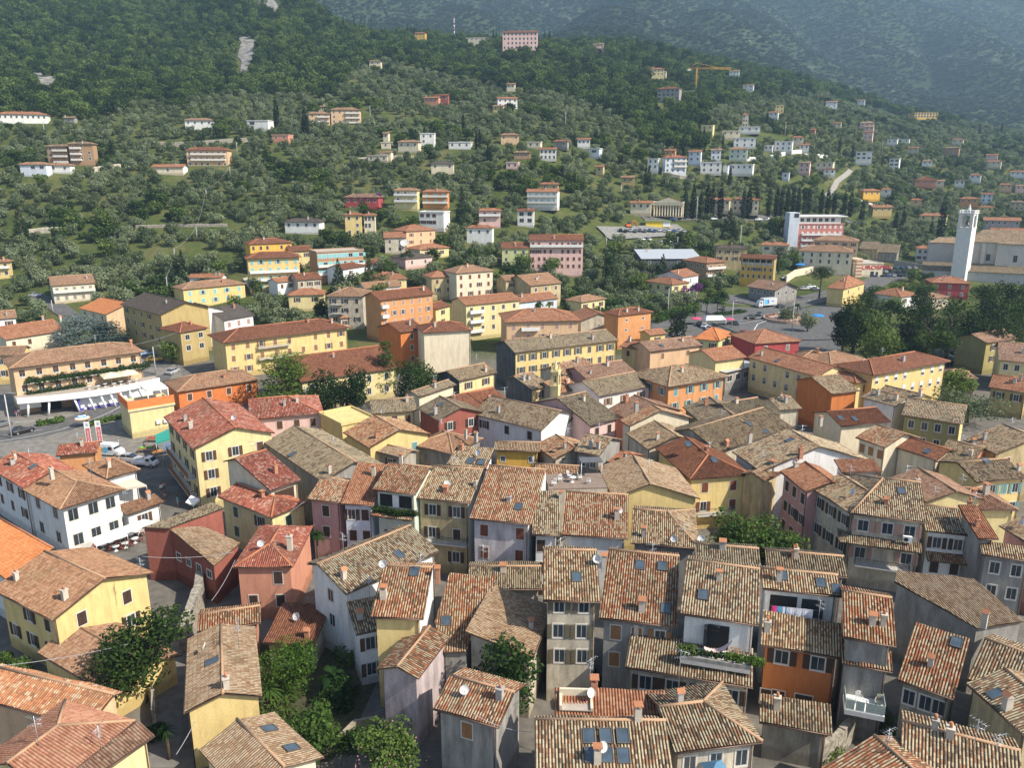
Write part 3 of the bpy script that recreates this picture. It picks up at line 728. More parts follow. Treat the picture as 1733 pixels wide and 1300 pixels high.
H('g', T, '360,1300 700,1640 800,1190', 7.0, 'grey', 'copr', 'house with pointed red and cream roof at the bottom edge, right of the stone wall', F=0, nch=0)
H('g', T, '850,1300 1640,1520 1200,1090', 7.6, 'grey', 'cop', 'wide roofed house with two little orange capped chimneys at the bottom edge', F=0, ch='1070,1060 1165,1110', ant='1455,1240 1315,1200', w2=.7)
T = 'T8'
H('h', T, '545,812 1025,872 880,608', 9.8, 'beige', 'cop', 'large grey hipped roof house with wooden galleries and a tiled canopy round it', hips='L', F=3, rows=2, wc='pinkw', side='L', ch='765,760', sk='865,675', fl=3.6, ww=1.2)
H('g', T, '290,648 545,812 600,640', 9.6, 'beige', 'cop', 'left wing of the large grey hipped roof house, facing the shaded garden', F=3, rows=2, wc='dkbrown', w2=.35, nch=0, fl=3.6)
H('g', T, '20,1170 530,1215 260,1065', 10.2, 'grey', 'lich', 'grey brown roof with ridge cap behind the laundry terrace house', F=0, w2=1)
H('g', 'T7', '1180,1120 1590,1155 1400,1022', 10.4, 'grey', 'lich', 'grey brown roof with small dormer behind the house with the hammock terrace', F=0, w2=1, ch='1345,1040')
H('g', T, '1015,922 1332,955 1160,778', 8.4, 'white', 'cop', 'white house with dark shuttered doors beside the large hipped house', win='closed', wc='dkbrown', F=2, ch='1290,770', w2=.5, fl=3.2)
H('s', T, '1345,972 1475,975 1380,765', 9.4, 'grey', 'rorg', 'narrow roof of plain red tiles between white house and right edge', F=0, name=RH, cat='house')
H('s', T, '1370,1072 1700,1118 1500,1005', 8.0, 'grey', 'cop', 'grey plastered house with white framed dark windows at the right edge', win='plain', F=2, rows=3, ww=1.0)
H('g', T, '1480,890 1720,1040 1560,800', 8.8, 'pink', 'sand', 'house with salmon roof cut open by a narrow terrace at the right edge', F=0)
H('g', T, '100,548 265,678 400,590', 9.6, 'pink', 'rorg', 'dusty pink house with orange roof above the dark garden tree', win='closed', wc='dkbrown', F=3, rows=3, w2=.6, ch='200,520')
H('s', T, '490,557 745,550 620,470', 10.0, 'white', 'rorg', 'roof dormer of white glass panes under orange tiles', F=0)
H('g', T, '790,590 1020,745 960,520', 9.2, 'pyellow', 'pbr', 'pinkish brown double roof behind the large hipped house', F=0, w2=1)
H('g', T, '575,335 765,400 850,300', 8.2, 'cream', 'copr', 'cream gabled house with orange band along its tiled eave', F=3, rows=2, win='closed', wc='wood', nch=0)
H('g', T, '820,395 1090,480 1000,362', 7.6, 'cream', 'dred', 'house with brick red roof and one skylight behind the cream gable', F=0, sk='1025,425')
H('g', T, '1060,470 1290,527 1130,342', 7.2, 'salmon', 'lich', 'house with mossy grey brown roof above a salmon wall', F=2, rows=1, w2=.8)
H('g', T, '1225,442 1440,450 1330,385', 7.2, 'salmon', 'sand', 'salmon terrace house with four chimney stumps', F=0, ch='1220,440 1315,385 1380,410')
H('g', T, '1255,350 1458,442 1530,264', 8.4, 'tan', 'tan', 'house with steep tan gable lit by the sun at the right edge', F=0, side='R', win='closed', wc='red', ch='1385,350')
H('g', T, '1335,617 1660,590 1480,472', 7.6, 'yellow', 'tan', 'yellow house with wide mossy roof and teal shutters at the right edge', wc='teal', F=4, rows=2, sk='1395,485', ch='1600,545')
H('h', T, '1225,790 1600,792 1400,655', 7.0, 'pyellow', 'pbr', 'pale yellow house with dull brown hipped roof and grey hip cap', F=0)
H('g', T, '-198,425 -18,550 240,330', 8.8, 'white', 'cop', 'house with white bordered gable and long pale tiled roofs on both sides', F=0, ch='230,440 -90,360', side='', sk='160,355')
H('g', 'M4', '428,1215 602,1192 405,1095', 8.4, 'burnt', 'tan', 'red orange house with weathered tan gable roof', F=0, w2=.8, nch=0)
H('g', T, '485,266 800,236 520,162', 7.6, 'cream', 'dred', 'house with flat brick red roof and two skylights in front of the red orange house', F=0, sk='480,215 570,220', ch='355,240')
H('g', T, '610,82 832,140 735,45', 7.8, 'white', 'tan', 'white sunlit wall house with tan roof right of the red orange house', F=0)
H('g', T, '690,62 945,125 960,55', 8.0, 'yellow', 'tan', 'long brown roofed house in front of the yellow palazzo', F=0, ch='980,75')
H('g', T, '865,193 1252,250 1130,118', 7.8, 'olive', 'tan', 'olive yellow house with shaded upper terrace and bright yellow gable end', win='plain', wc='dkbrown', F=4, rows=2, sidewall='yellow', w2=.95)
H('g', T, '100,165 240,152 110,85', 8.0, 'beige', 'lich', 'beige house with dark grey brown roof left of the red orange house', F=0)
H('s', T, '330,520 455,515 420,460', 7.4, 'green', 'lich', 'dark green walled house in the shade behind the dormer', F=1)
H('g', T, '0,610 190,520 120,470', 8.2, 'tan', 'copr', 'house with orange brown roof joined to the dusty pink house', F=0, nch=1)
T = 'T7'
H('g', T, '1330,425 1790,272 1560,160', 8.2, 'beige', 'lich', 'wide grey brown roof with several skylights in the middle right', F=0, sk='1510,250 1620,300', ch='1370,390')
H('g', T, '1098,143 1285,303 1400,182', 8.2, 'green', 'tan', 'green walled house with grey tan roof below the orange hipped house', win='closed', wc='dkbrown', F=3, rows=2)
H('g', T, '1460,235 1700,190 1500,95', 8.6, 'beige', 'lich', 'grey brown roof with a long ridge behind the green walled house', F=0, ch='1435,120')
H('h', 'M3', '1155,1060 1540,992 1300,905', 9.6, 'orange', 'tan', 'bright orange palazzo with hipped roof and pale green shutters', wc='teal', F=4, rows=2, side='L', ov=.7)
H('hy', T, '1140,602 1540,572 895,405', 8.0, 'yellow', 'dred', 'yellow house with brick red hipped roof and red brown shutters above the dark tree', win='closed', wc='red', F=2, hips='F', sk='1295,480 1130,380', bal=(.1, .75, 'iron', (1,)), ov=.5)
H('g', T, '1205,722 1065,532 845,545', 7.8, 'yellow', 'sand', 'tan house with wide sandy gable in front of the yellow house', F=0, w2=.75, nch=0)
H('g', T, '335,948 755,972 580,688', 8.2, 'white', 'copr', 'house with dense red and brown tiles in the row behind the tall beige house', F=0, w2=.25, dish='700,830')
H('s', T, '150,947 325,952 350,675', 8.6, 'white', 'cop', 'slim house with small roof hatch between the white gable and the dense red roof', F=2, win='closed', wc='dkbrown', rows=3, ch='330,720')
H('h', T, '770,998 1200,1032 860,792', 8.0, 'grey', 'cop', 'house with cream speckled roof curving to the right below the tan gable', hips='R', F=0, ch='850,960', dish='1040,1010 1210,1010', ant='1100,1010')
T = 'T6'
H('g', T, '330,722 545,747 560,608', 9.2, 'pink', 'copr', 'dusty pink row house with brown shutters at the left end of the facade row', win='closed', wc='dkbrown', F=1, w2=.9, name=RH, cat='house')
H('s', T, '543,753 752,763 805,503', 9.3, 'bluew', 'rorg', 'pale blue row house under clean red roof tiles', win='closed', wc='dkbrown', F=2, name=RH, cat='house', sk='840,545')
H('g', T, '745,664 1015,696 1010,513', 11.3, 'mint', 'copr', 'mint green row house with flower filled loggia under its eave', win='closed', wc='green', F=2, w2=.3, name=RH, cat='house', ch='925,505', top=3.4)
H('g', T, '1012,716 1360,749 1290,527', 10.3, 'tan', 'cop', 'cream row house with dark shutters and long first floor balcony', wc='dkbrown', F=2, w2=.3, name=RH, cat='house', sidewall='white', bal=(.0, 1, 'iron', (1,)), ch='1205,680 1390,640', dish='1215,660', fl=3.1)
H('s', T, '1210,510 1455,537 1400,396', 12.2, 'white', 'cop', 'raised attic block with two skylights behind the cream row house', F=0, sk='1360,487 1425,493')
H('g', 'T7', '-242,845 145,882 90,528', 9.6, 'lilac', 'copr', 'lilac white row house with red brown shutters at the right end of the row', win='closed', wc='red', F=3, w2=.3, name=RH, cat='house', sidewall='white', sk='65,775', ch='5,740')
H('g', T, '1340,1290 1812,1290 1600,1147', 6.0, 'beige', 'lich', 'low tan roofed house crossed by cables in front of the lilac row house', F=0, ch='1565,1180')
H('g', T, '60,368 430,616 490,402', 9.2, 'grey', 'lich', 'house with long grey brown roof and dark shaded side wall left of the facade row', F=0, ch='475,560', sk='240,445', w2=.9)
H('g', T, '100,672 298,602 42,423', 8.8, 'cream', 'red', 'cream house with crimson mottled roof and open brown loggia', F=1, rows=1, win='plain', ch='135,560', w2=.4)
H('h', T, '-227,708 108,840 40,678', 7.0, 'pyellow', 'red', 'small yellow house with crimson hipped roof and green door', hips='R', F=2, rows=2, win='closed', wc='green', side='R')
H('g', 'T5', '1030,205 1212,412 1420,218', 10.4, 'pyellow', 'red', 'long house with crimson mottled roof and wooden balconies over the square', side='R', F=4, rows=3, bal=(.1, .9, 'wood', (1, 2)), ch='1200,280 1165,230', dish='1470,240', w2=.9)
H('h', T, '-30,225 440,183 200,77', 8.4, 'ppink', 'red', 'pink house with crimson hipped roof in front of the dark trees', win='closed', wc='brown', F=4, rows=2, hips='R')
T = 'T5'
H('hy', T, '375,792 790,662 150,655', 7.4, 'white', 'brn', 'white restaurant with smooth brown hipped roof beside the square', name='restaurant', F=3, rows=2, side='L', win='plain', ww=1.3, wh=1.7, fl=3.6, ch='325,570', hips='F', ov=.7)
H('g', T, '-80,522 150,657 235,510', 7.6, 'white', 'red', 'white house with crimson mottled roof joined to the restaurant', F=3, rows=2, sk='210,520', w2=1.2)
H('h', T, '670,597 882,538 545,508', 7.6, 'white', 'brn', 'rear wing of the restaurant with plain brown hipped roof', F=0, nch=1)
H('s', T, '795,825 1030,742 850,728', 3.8, 'white', 'brn', 'low white annexe with arched opening and small brown roof by the square', F=1, rows=1, name='annexe', cat='house')
H('g', T, '350,452 612,428 480,375', 4.6, 'orange', 'red', 'small orange house with red roof between the restaurant and the road', F=0)
T = 'T6'
H('f', T, '545,262 772,213', 8.4, 'yellow', 'wall', 'yellow flat topped house with a rust coloured roof terrace', d=9, F=0, a=12)
H('g', T, '560,303 722,402 890,270', 8.2, 'yellow', 'copr', 'yellow house with tan red roof and a green door in its gable', F=0, side='R', win='closed', wc='teal', ch='')
H('g', T, '740,187 1025,165 850,95', 8.0, 'pyellow', 'lich', 'pale yellow house with grey brown roof behind the flat topped house', F=3, win='closed', rows=1)
H('g', T, '1022,150 1155,228 1270,130', 8.6, 'rust', 'lich', 'brick red house with grey roof, dark shutters and small balcony', F=0, side='R', wc='dkbrown', sk='1170,130', ch='1140,190')
H('g', T, '1345,175 1612,110 1380,45', 7.8, 'beige', 'dred', 'brown red roofed house with orange chimney behind the brick red house', F=0, ch='1480,120')
H('h', T, '985,383 1250,441 1290,325', 6.6, 'grey', 'brn', 'orange brown hipped roof in front of the brick red house', F=0, ch='1330,320 1395,340')
H('g', T, '750,420 945,466 1000,420', 7.2, 'stone', 'sand', 'grey walled house with sandy roof and white water tank', F=1, rows=1)
H('g', T, '1505,416 1798,424 1560,362', 7.4, 'golden', 'sand', 'golden yellow house with pale roof behind the facade row', F=3, nch=0, rows=1, win='plain', ww=.7, wh=.9)
H('g', T, '1360,186 1809,292 1662,112', 8.2, 'white', 'tan', 'white grey house with long tan roof and sunlit gable', win='closed', wc='dkbrown', F=3, rows=1, ch='1535,180', w2=.7)
T = 'T7'
H('g', T, '165,385 290,475 340,345', 7.2, 'beige', 'copr', 'brown roofed house between the golden yellow house and grey gable', F=0)
H('g', T, '410,420 575,453 640,340', 8.6, 'grey', 'cop', 'grey plastered gable house with two chimneys on its pale roof', F=2, rows=1, win='plain', ch='520,400 565,410')
H('g', T, '625,487 702,514 778,440', 7.6, 'beige', 'rorg', 'small red roofed house squeezed beside the grey plastered gable', F=0)
H('g', T, '700,228 760,264 920,140', 8.6, 'cream', 'copr', 'cream gable house with pinkish brown roof and a chimney stack', F=0, side='R', win='none', ch='805,150')
H('g', T, '740,310 880,412 1010,290', 7.8, 'beige', 'tan', 'brown roofed house with long ridge behind the brick red hipped roof', F=0, w2=1.1)
H('g', T, '620,160 760,225 850,92', 7.2, 'salmon', 'pbr', 'low pinkish brown roof in front of the white house with brown doors', F=0, nch=1)
H('g', T, '515,264 702,214 430,62', 7.8, 'ppink', 'lich', 'pink walled house with large mossy roof behind the small chapel', F=2, rows=1, win='closed', wc='dkbrown', nch=1)
H('g', T, '345,470 460,420 400,372', 7.0, 'grey', 'copr', 'little russet roof tucked below the chapel', F=0)
H('g', T, '160,575 440,590 330,510', 7.0, 'beige', 'copr', 'low russet roof behind the white gable of the lilac house', F=0, nch=0)
T = 'M3'
H('g', T, '720,1117 1058,1050 830,983', 8.4, 'white', 'lich', 'white house with brown doors and grey brown roof left of the orange palazzo', win='open', wc='wood', F=3, rows=1, sidewall='white')
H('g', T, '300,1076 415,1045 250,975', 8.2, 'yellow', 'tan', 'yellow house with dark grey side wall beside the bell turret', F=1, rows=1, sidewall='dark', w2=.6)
H('g', T, '500,985 700,920 560,890', 8.0, 'beige', 'copr', 'reddish roofed house below the yellow school', F=0)
H('g', T, '640,1010 950,960 760,905', 8.0, 'pink', 'pbr', 'house with roof terrace and water tank behind the white house with brown doors', F=0)
H('g', T, '470,1100 610,1060 520,990', 7.6, 'beige', 'copr', 'small brown roof right of the bell turret', F=0)
H('g', T, '0,1180 150,1140 20,1070', 8.0, 'beige', 'dred', 'dark red roof left of the bell turret', F=0, ch='40,1150')
# ---------------------------------------------------------------- below and behind the old town
AP, HO, VI = 'apartment_block', 'hotel', 'villa'
T = 'M1'
VINE = H('h', T, '55,945 910,836 500,800', 10.2, 'peach', 'brn', 'long peach hotel with vine covered balconies above the white curved canopy', name=HO, win='roller', wc='brown', F=8, rows=2, ov=.8, ch='825,790', fl=3.3, ww=1.1)
H('f', 'M1', '800,1217 1110,1166 755,1165', 5.6, 'pyellow', 'f', 'flat cream shop with orange roof terrace beside the road', d=9, F=0, name='shop')
H('h', T, '1110,1092 1634,1012 1330,965', 5.2, 'vivid', 'brn', 'low red orange house with tan hipped roof behind the crimson roofs', F=4, rows=1, win='closed', ch='1410,1000', hips='LR')
H('g', T, '750,538 1002,606 1075,500', 11.8, 'ochre', 'grey', 'tall ochre block with dark grey roof beside the blue cedar', name=AP, win='mix', wc='olive', F=5, rows=3, w2=.9, ch='1045,530', ov=.7)
H('g', T, '1110,582 1195,603 1290,545', 10.2, 'white', 'grey', 'white stair wing with dark roof behind the ochre block', F=0)
H('h', T, '1130,718 1312,686 1140,650', 9.0, 'ochre', 'dred', 'ochre and cream block with square bay in front of the ochre building', name=AP, F=2, rows=2, win='plain', ww=1.3)
H('g', T, '1405,640 1603,606 1470,540', 8.2, 'white', 'grey', 'white building with dark roof and high white parapet wall', F=3, rows=2, win='closed', wc='pinkw')
H('h', T, '1145,447 1548,409 1360,383', 7.6, 'yellow', 'brn', 'yellow house with turquoise shutters and tan hipped roof', name=VI, win='closed', wc='cyan', F=5, rows=2, ch='1400,400')
H('g', T, '1180,372 1395,368 1270,306', 5.4, 'white', 'rorg', 'white gabled villa with bright red roof behind the yellow one', name=VI, F=2, rows=1, a=0, far=True)
H('g', T, '320,423 602,404 460,355', 6.8, 'cream', 'brn', 'cream house with long balcony and tan roof among olive trees at left', name=VI, F=5, rows=2, bal=(0, 1, 'solid', (0,)), win='closed', wc='grey')
H('g', T, '492,562 662,603 705,508', 5.4, 'cream', 'org', 'low building with clean orange roof and shaded side beside the blue cedar', F=3, rows=1, win='plain', nch=0, sidewall='peach')
H('g', T, '-100,640 108,622 0,580', 6.2, 'white', 'brn', 'white house with brown roof at the left edge', F=2, rows=2)
H('g', T, '30,763 425,700 240,645', 5.0, 'cream', 'rorg', 'long brick red roof with two dormers at the left edge', F=4, rows=1, win='closed', ch='270,640 380,635')
H('g', T, '-160,870 148,852 20,806', 7.2, 'yellow', 'brn', 'yellow house with tan roof behind the vine hotel at the left edge', F=3, rows=2)
T = 'M2'
H('h', T, '-85,783 718,683 300,655', 9.4, 'yellow', 'dred', 'long yellow apartment block with dark red roof and flowered balconies', name=AP, win='mix', wc='wood', F=9, rows=3, bal=(.24, .5, 'iron', (0, 1)), ch='600,655 450,650', ov=.8)
H('g', T, '405,1028 1015,938 640,830', 6.8, 'pyellow', 'dred', 'cream building with large dark red roof behind the round trees', F=5, rows=2, win='plain', w2=.8, ch='610,870')
H('h', T, '1170,719 1483,701 1270,648', 11.4, 'cream', 'dred', 'plain cream tower house with blind front wall and dark hipped roof', name=AP, F=0, side='R', win='closed', wc='wood', hips='LR')
H('g', T, '1030,716 1185,690 1100,633', 10.4, 'burnt', 'dred', 'burnt orange house joined to the plain cream tower house', F=1, rows=3, win='plain')
H('g', T, '900,513 1252,473 1050,440', 13.0, 'orange', 'dred', 'orange brown hotel with white balconies and dark red roof', name=HO, F=6, rows=3, win='mix', wc='pinkw', bal=(.0, .12, 'white', (0, 1, 2)), ov=.7)
H('h', T, '560,488 800,490 690,430', 10.8, 'beige', 'brn', 'beige block of flats left of the orange brown hotel', name=AP, F=3, rows=3, win='open', wc='dkbrown', bal=(.1, .45, 'iron', (0, 1)))
H('h', T, '650,628 792,616 690,590', 4.2, 'cream', 'rorg', 'small orange roofed lodge in front of the beige flats', F=2, rows=1, nch=0)
H('h', T, '318,484 556,478 460,438', 6.0, 'pyellow', 'rorg', 'cream house with orange hipped roof behind the long yellow block', name=VI, F=2, rows=1)
H('g', T, '380,388 542,376 450,342', 6.2, 'beige', 'dred', 'beige house with dark red roof in front of the balconied yellow hotel', name=VI, F=3, rows=1)
H('g', T, '255,402 378,388 310,366', 5.6, 'white', 'rorg', 'white house with beige awning left of the dark red roofed villa', name=VI, F=2, rows=1, nch=0)
H('h', T, '55,253 411,240 230,207', 13.2, 'yellow', 'dred', 'yellow hotel with three floors of white balconies and turquoise shutters', name=HO, F=6, rows=4, win='closed', wc='cyan', bal=(.02, .98, 'white', (1, 2)), ov=.9, base=13.2)
H('h', T, '78,162 356,150 205,122', 12.0, 'golden', 'dred', 'golden annexe rising behind the balconied yellow hotel', name=HO, F=6, rows=2, win='closed', wc='brown', d=10)
H('g', T, '330,206 480,200 405,178', 7.5, 'pyellow', 'dred', 'pale yellow house right of the golden annexe', F=2, rows=2, d=9)
H('f', T, '500,212 806,196', 12.4, 'brown', 'f', 'long brown flat roofed hotel with strips of blue windows', name=HO, F=9, rows=3, win='closed', wc='cyan', d=10, bal=(0, 1, 'solid', (1, 2)), ww=1.6)
H('g', T, '672,320 945,276 800,263', 5.8, 'white', 'dred', 'white house with brown roof between the two dark spruces', F=3, rows=1, nch=0)
H('h', T, '855,388 1078,379 935,335', 4.4, 'pyellow', 'rorg', 'low cream house with orange red hipped roof below the white house', name=VI, F=2, rows=1)
H('g', T, '805,440 1040,424 900,394', 4.6, 'white', 'brn', 'long low house with brown roof behind the orange brown hotel', F=3, rows=1)
H('h', T, '1222,372 1376,363 1272,328', 8.2, 'tan', 'rorg', 'tan house with orange hipped roof left of the cream square house', name=VI, F=2, rows=2)
H('h', T, '1380,345 1622,327 1475,292', 11.0, 'cream', 'brn', 'cream square house with red brown shutters and flat hipped roof', name=AP, F=4, rows=3, win='closed', wc='red')
H('g', T, '1440,546 1790,512 1580,478', 11.0, 'pyellow', 'rorg', 'pale yellow hotel with white balconies and orange roof in the centre', name=HO, F=5, rows=3, win='plain', wc='brown', bal=(.05, .3, 'white', (0, 1, 2)))
H('g', T, '1255,571 1352,546 1300,513', 7.0, 'pyellow', 'dred', 'small house with brown roof between the orange hotel and pale yellow hotel', F=1, rows=2)
H('h', T, '1065,80 1258,70 1150,36', 8.6, 'peach', 'rorg', 'peach villa with wooden shutters and orange hipped roof on the first slope', name=VI, F=3, rows=2, win='closed', wc='wood')
H('h', T, '1150,196 1345,181 1230,156', 4.6, 'pyellow', 'rorg', 'low villa with red hipped roof below the peach villa', name=VI, F=2, rows=1)
H('h', T, '1060,254 1240,239 1135,206', 4.4, 'ppink', 'grey', 'pink bungalow with grey hipped roof among olive trees', name=VI, F=2, rows=1, win='plain')
H('g', T, '925,121 1068,119 995,84', 6.4, 'beige', 'rorg', 'beige house with huge white dish on its wall', F=2, rows=2, win='plain', nch=0)
H('h', T, '1440,58 1612,52 1500,22', 6.4, 'white', 'rorg', 'white villa with turquoise awning and red hipped roof', name=VI, F=3, rows=1, win='plain')
H('g', T, '1150,1120 1385,1042 1225,1046', 7.2, 'cream', 'lich', 'cream house with grey roof and skylight right of the round trees', F=0)
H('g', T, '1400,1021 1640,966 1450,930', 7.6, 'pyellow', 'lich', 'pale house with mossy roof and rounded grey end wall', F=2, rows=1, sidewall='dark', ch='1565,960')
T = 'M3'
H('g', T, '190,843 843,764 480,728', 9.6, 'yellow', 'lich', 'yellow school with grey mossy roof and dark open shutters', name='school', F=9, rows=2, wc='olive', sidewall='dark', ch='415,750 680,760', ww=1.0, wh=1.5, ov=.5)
H('h', T, '125,652 608,640 330,565', 9.2, 'peach', 'rorg', 'peach apartment block with folded orange hipped roof and a lilac side', name=AP, F=5, rows=2, win='mix', wc='pinkw', bal=(.2, .45, 'white', (0, 1)), ov=.7)
H('gy', T, '602,645 846,632 535,605', 6.6, 'beige', 'rorg', 'beige blank gable with one small window in the centre', F=1, rows=1, win='plain', ww=.6, wh=.6, d=12)
H('h', T, '840,612 1060,586 905,560', 10.0, 'orange', 'dred', 'sunlit orange block with few windows right of the beige gable', name=AP, F=2, rows=2, win='plain', ww=.8, wh=.7)
H('g', T, '212,530 468,500 330,468', 6.2, 'bluew', 'rorg', 'white house with long orange roof behind the peach apartment block', F=3, rows=1)
H('h', T, '610,527 768,503 645,478', 6.6, 'pyellow', 'brn', 'pale yellow square villa with tan hipped roof', name=VI, F=3, rows=1)
H('g', T, '290,423 490,403 335,345', 8.4, 'tan', 'brn', 'tan house with wide beige awnings under its roof', F=3, rows=2, win='plain')
H('g', T, '130,392 218,386 170,354', 8.0, 'tan', 'brn', 'small tan house left of the awning house', F=1, rows=2)
H('g', T, '280,136 628,132 450,101', 12.0, 'ppink', 'dred', 'pink and white striped hotel with red brown roof and top floor terrace', name=HO, F=9, rows=4, win='closed', wc='red', bal=(0, 1, 'white', (0,)), w2=.7, d=11, a=0, far=True)
H('g', T, '103,186 280,182 190,148', 8.4, 'pgreen', 'dred', 'pale yellow wing of the striped hotel', name=HO, F=3, rows=2, win='plain', d=11, a=0, far=True)
H('s', T, '985,253 1372,233 1140,203', 6.0, 'dark', 'metal', 'long warehouse with pale blue grey metal roof', name='warehouse', F=4, rows=1, win='plain', pitch=.16, d=16, far=True, a=3)
H('hy', T, '1180,416 1296,401 1025,388', 6.8, 'pyellow', 'rorg', 'house with orange hipped roof beside the purple bougainvillea', name=VI, F=2, rows=2, side='L')
H('g', T, '1250,371 1354,353 1275,312', 8.4, 'white', 'rorg', 'narrow white house behind the orange hipped villa', F=1, rows=2, wc='teal', win='closed')
H('g', T, '1040,836 1372,796 1180,753', 7.6, 'peach', 'pbr', 'peach house with brown roof right of the yellow school', F=2, rows=1, win='closed', wc='wood', sk='1110,800')
H('g', T, '848,802 1032,833 960,768', 7.0, 'yellow', 'rorg', 'yellow house with bent orange roof between school and peach house', F=2, rows=1)
H('g', T, '1040,735 1150,722 1080,695', 5.0, 'yellow', 'rorg', 'low orange roof left of the dark round evergreen', F=1, rows=1, nch=0)
T = 'J'
H('hy', T, '520,246 698,233 310,212', 9.2, 'brown', 'rorg', 'red brown block with beige awnings and roof terrace', name=AP, F=2, rows=3, win='plain', side='L', bal=(0, 1, 'solid', (0, 1)))
H('g', T, '820,196 1157,171 950,138', 11.4, 'golden', 'dred', 'bright yellow block with ochre gable and open loggia on the top floor', name=AP, F=6, rows=3, win='closed', wc='olive', sidewall='ochre', ov=.6)
H('h', T, '600,107 905,97 700,42', 8.2, 'tan', 'grey', 'tan house with dark grey hipped roof behind the bright yellow block', name=VI, F=4, rows=2)
H('g', T, '880,457 1150,498 1290,428', 4.6, 'grey', 'pbr', 'bus station with wide brown gable roof beside the main road', name='bus_station', F=4, rows=1, win='plain', nch=1, side='R', ov=.9)
H('h', T, '1000,77 1283,56 1150,14', 5.0, 'cream', 'rorg', 'cream bungalow with red roof below the red hotel', name=VI, F=2, rows=1)
H('s', T, '700,1252 1015,1172 890,1105', 5.6, 'grey', 'metal', 'flat grey metal roof over the glazed courtyard', F=4, rows=1, win='plain', pitch=.03, ww=1.8, nch=0)
H('g', T, '890,1106 1535,1288 1300,1085', 8.2, 'pyellow', 'rorg', 'long cream wing with orange red roof and grey blinds', F=6, rows=2, win='roller', wc='grey', ch='1020,1090', nch=1, sk='1170,1140')
H('g', T, '600,1147 892,1106 700,1010', 8.2, 'pyellow', 'rorg', 'rear wing with red brown roof joining the long cream wing', F=0, nch=0)
H('h', T, '960,986 1392,960 1060,852', 6.4, 'crimson', 'rorg', 'crimson house with orange hipped roof beside the roundabout', F=2, rows=1, win='closed', wc='grey')
H('h', T, '400,938 640,960 500,826', 5.6, 'pgreen', 'org', 'lime green house with orange hipped roof near the parasols', F=2, rows=1, nch=0)
H('h', T, '625,960 760,906 700,825', 5.6, 'pgreen', 'org', 'lime green annexe with arched windows and orange roof', F=3, rows=1, nch=0)
T = 'M4'
H('h', T, '690,1098 1172,1008 800,972', 9.4, 'yellow', 'dred', 'yellow palazzo with long dark red roof and white blinds', F=8, rows=2, win='roller', wc='white', ov=.7, nch=1)
H('h', T, '580,1147 745,1118 530,1070', 7.6, 'yellow', 'rorg', 'low front wing of the yellow palazzo', F=1, rows=1, nch=0)
H('h', T, '220,1000 420,1010 300,940', 6.0, 'beige', 'brn', 'tan roof with white chimney behind the long cream wing', F=0)
H('h', T, '420,1030 640,995 470,940', 6.0, 'beige', 'brn', 'brown hipped roof behind the long cream wing, right of the tan roof', F=0)
H('h', T, '213,313 566,318 372,280', 8.8, 'cream', 'brn', 'cream square restaurant with arched windows and blue parasol terrace', name='restaurant', F=6, rows=2, win='plain', wh=1.8, d=14)
H('h', T, '305,247 602,245 440,213', 10.0, 'peach', 'brn', 'peach house with shallow hipped roof behind the cream restaurant', F=5, rows=2, d=12)
H('f', T, '192,145 512,127', 13.0, 'coral', 'f', 'coral red hotel with rows of white balconies', name=HO, F=9, rows=4, win='closed', wc='white', d=14, a=2, far=True, bal=(.15, .95, 'white', (1, 2, 3)))
H('f', T, '565,395 762,378', 6.0, 'cream', 'f', 'flat cream supermarket with red lettering', name='supermarket', F=0, d=14, far=True, a=3)
H('hy', T, '955,298 1054,286 836,271', 6.4, 'white', 'rorg', 'white villa with orange hipped roof left of the church', name=VI, F=2, rows=2, d=12)
H('s', T, '690,320 842,330 760,288', 4.0, 'grey', 'lich', 'grey shed roof behind the supermarket', name='shed', F=0, nch=0, d=10)
H('s', T, '600,300 720,312 680,266', 4.6, 'tan', 'lich', 'brown grey shed beside the supermarket', name='shed', F=0, nch=0, d=9)
H('hy', T, '505,556 640,516 388,546', 7.0, 'yellow', 'rorg', 'yellow house with orange roof in front of the umbrella pine', name=VI, F=2, rows=2, win='plain')
H('h', T, '860,606 988,590 835,548', 5.2, 'white', 'rorg', 'white bungalow with orange roof behind the park trees', name=VI, F=2, rows=1)
H('h', T, '1045,512 1302,521 1170,474', 6.4, 'crimson', 'rorg', 'dark red house with orange hipped roof below the church', F=3, rows=2, win='closed', wc='grey')
H('h', T, '1055,615 1172,606 1110,574', 4.2, 'cream', 'brn', 'little tan roofed house below the dark red house', F=1, rows=1, nch=0)
H('g', T, '1403,893 1600,862 1560,800', 8.4, 'olive', 'pbr', 'olive yellow house with mauve brown roofs at the right edge', F=2, rows=2)
H('g', T, '1475,1000 1720,1022 1560,890', 7.6, 'pyellow', 'pbr', 'pale yellow house with wide mauve brown roof at the right edge', F=3, rows=2, win='plain')
H('g', T, '1410,1170 1660,1205 1520,1100', 6.0, 'ochre', 'rorg', 'ochre house with red brown roof and pink flowers at the right edge', F=2, rows=1)
H('h', T, '1120,1105 1345,1118 1250,1060', 4.0, 'beige', 'pbr', 'low tan roof beside the car park at right', F=0, nch=0)
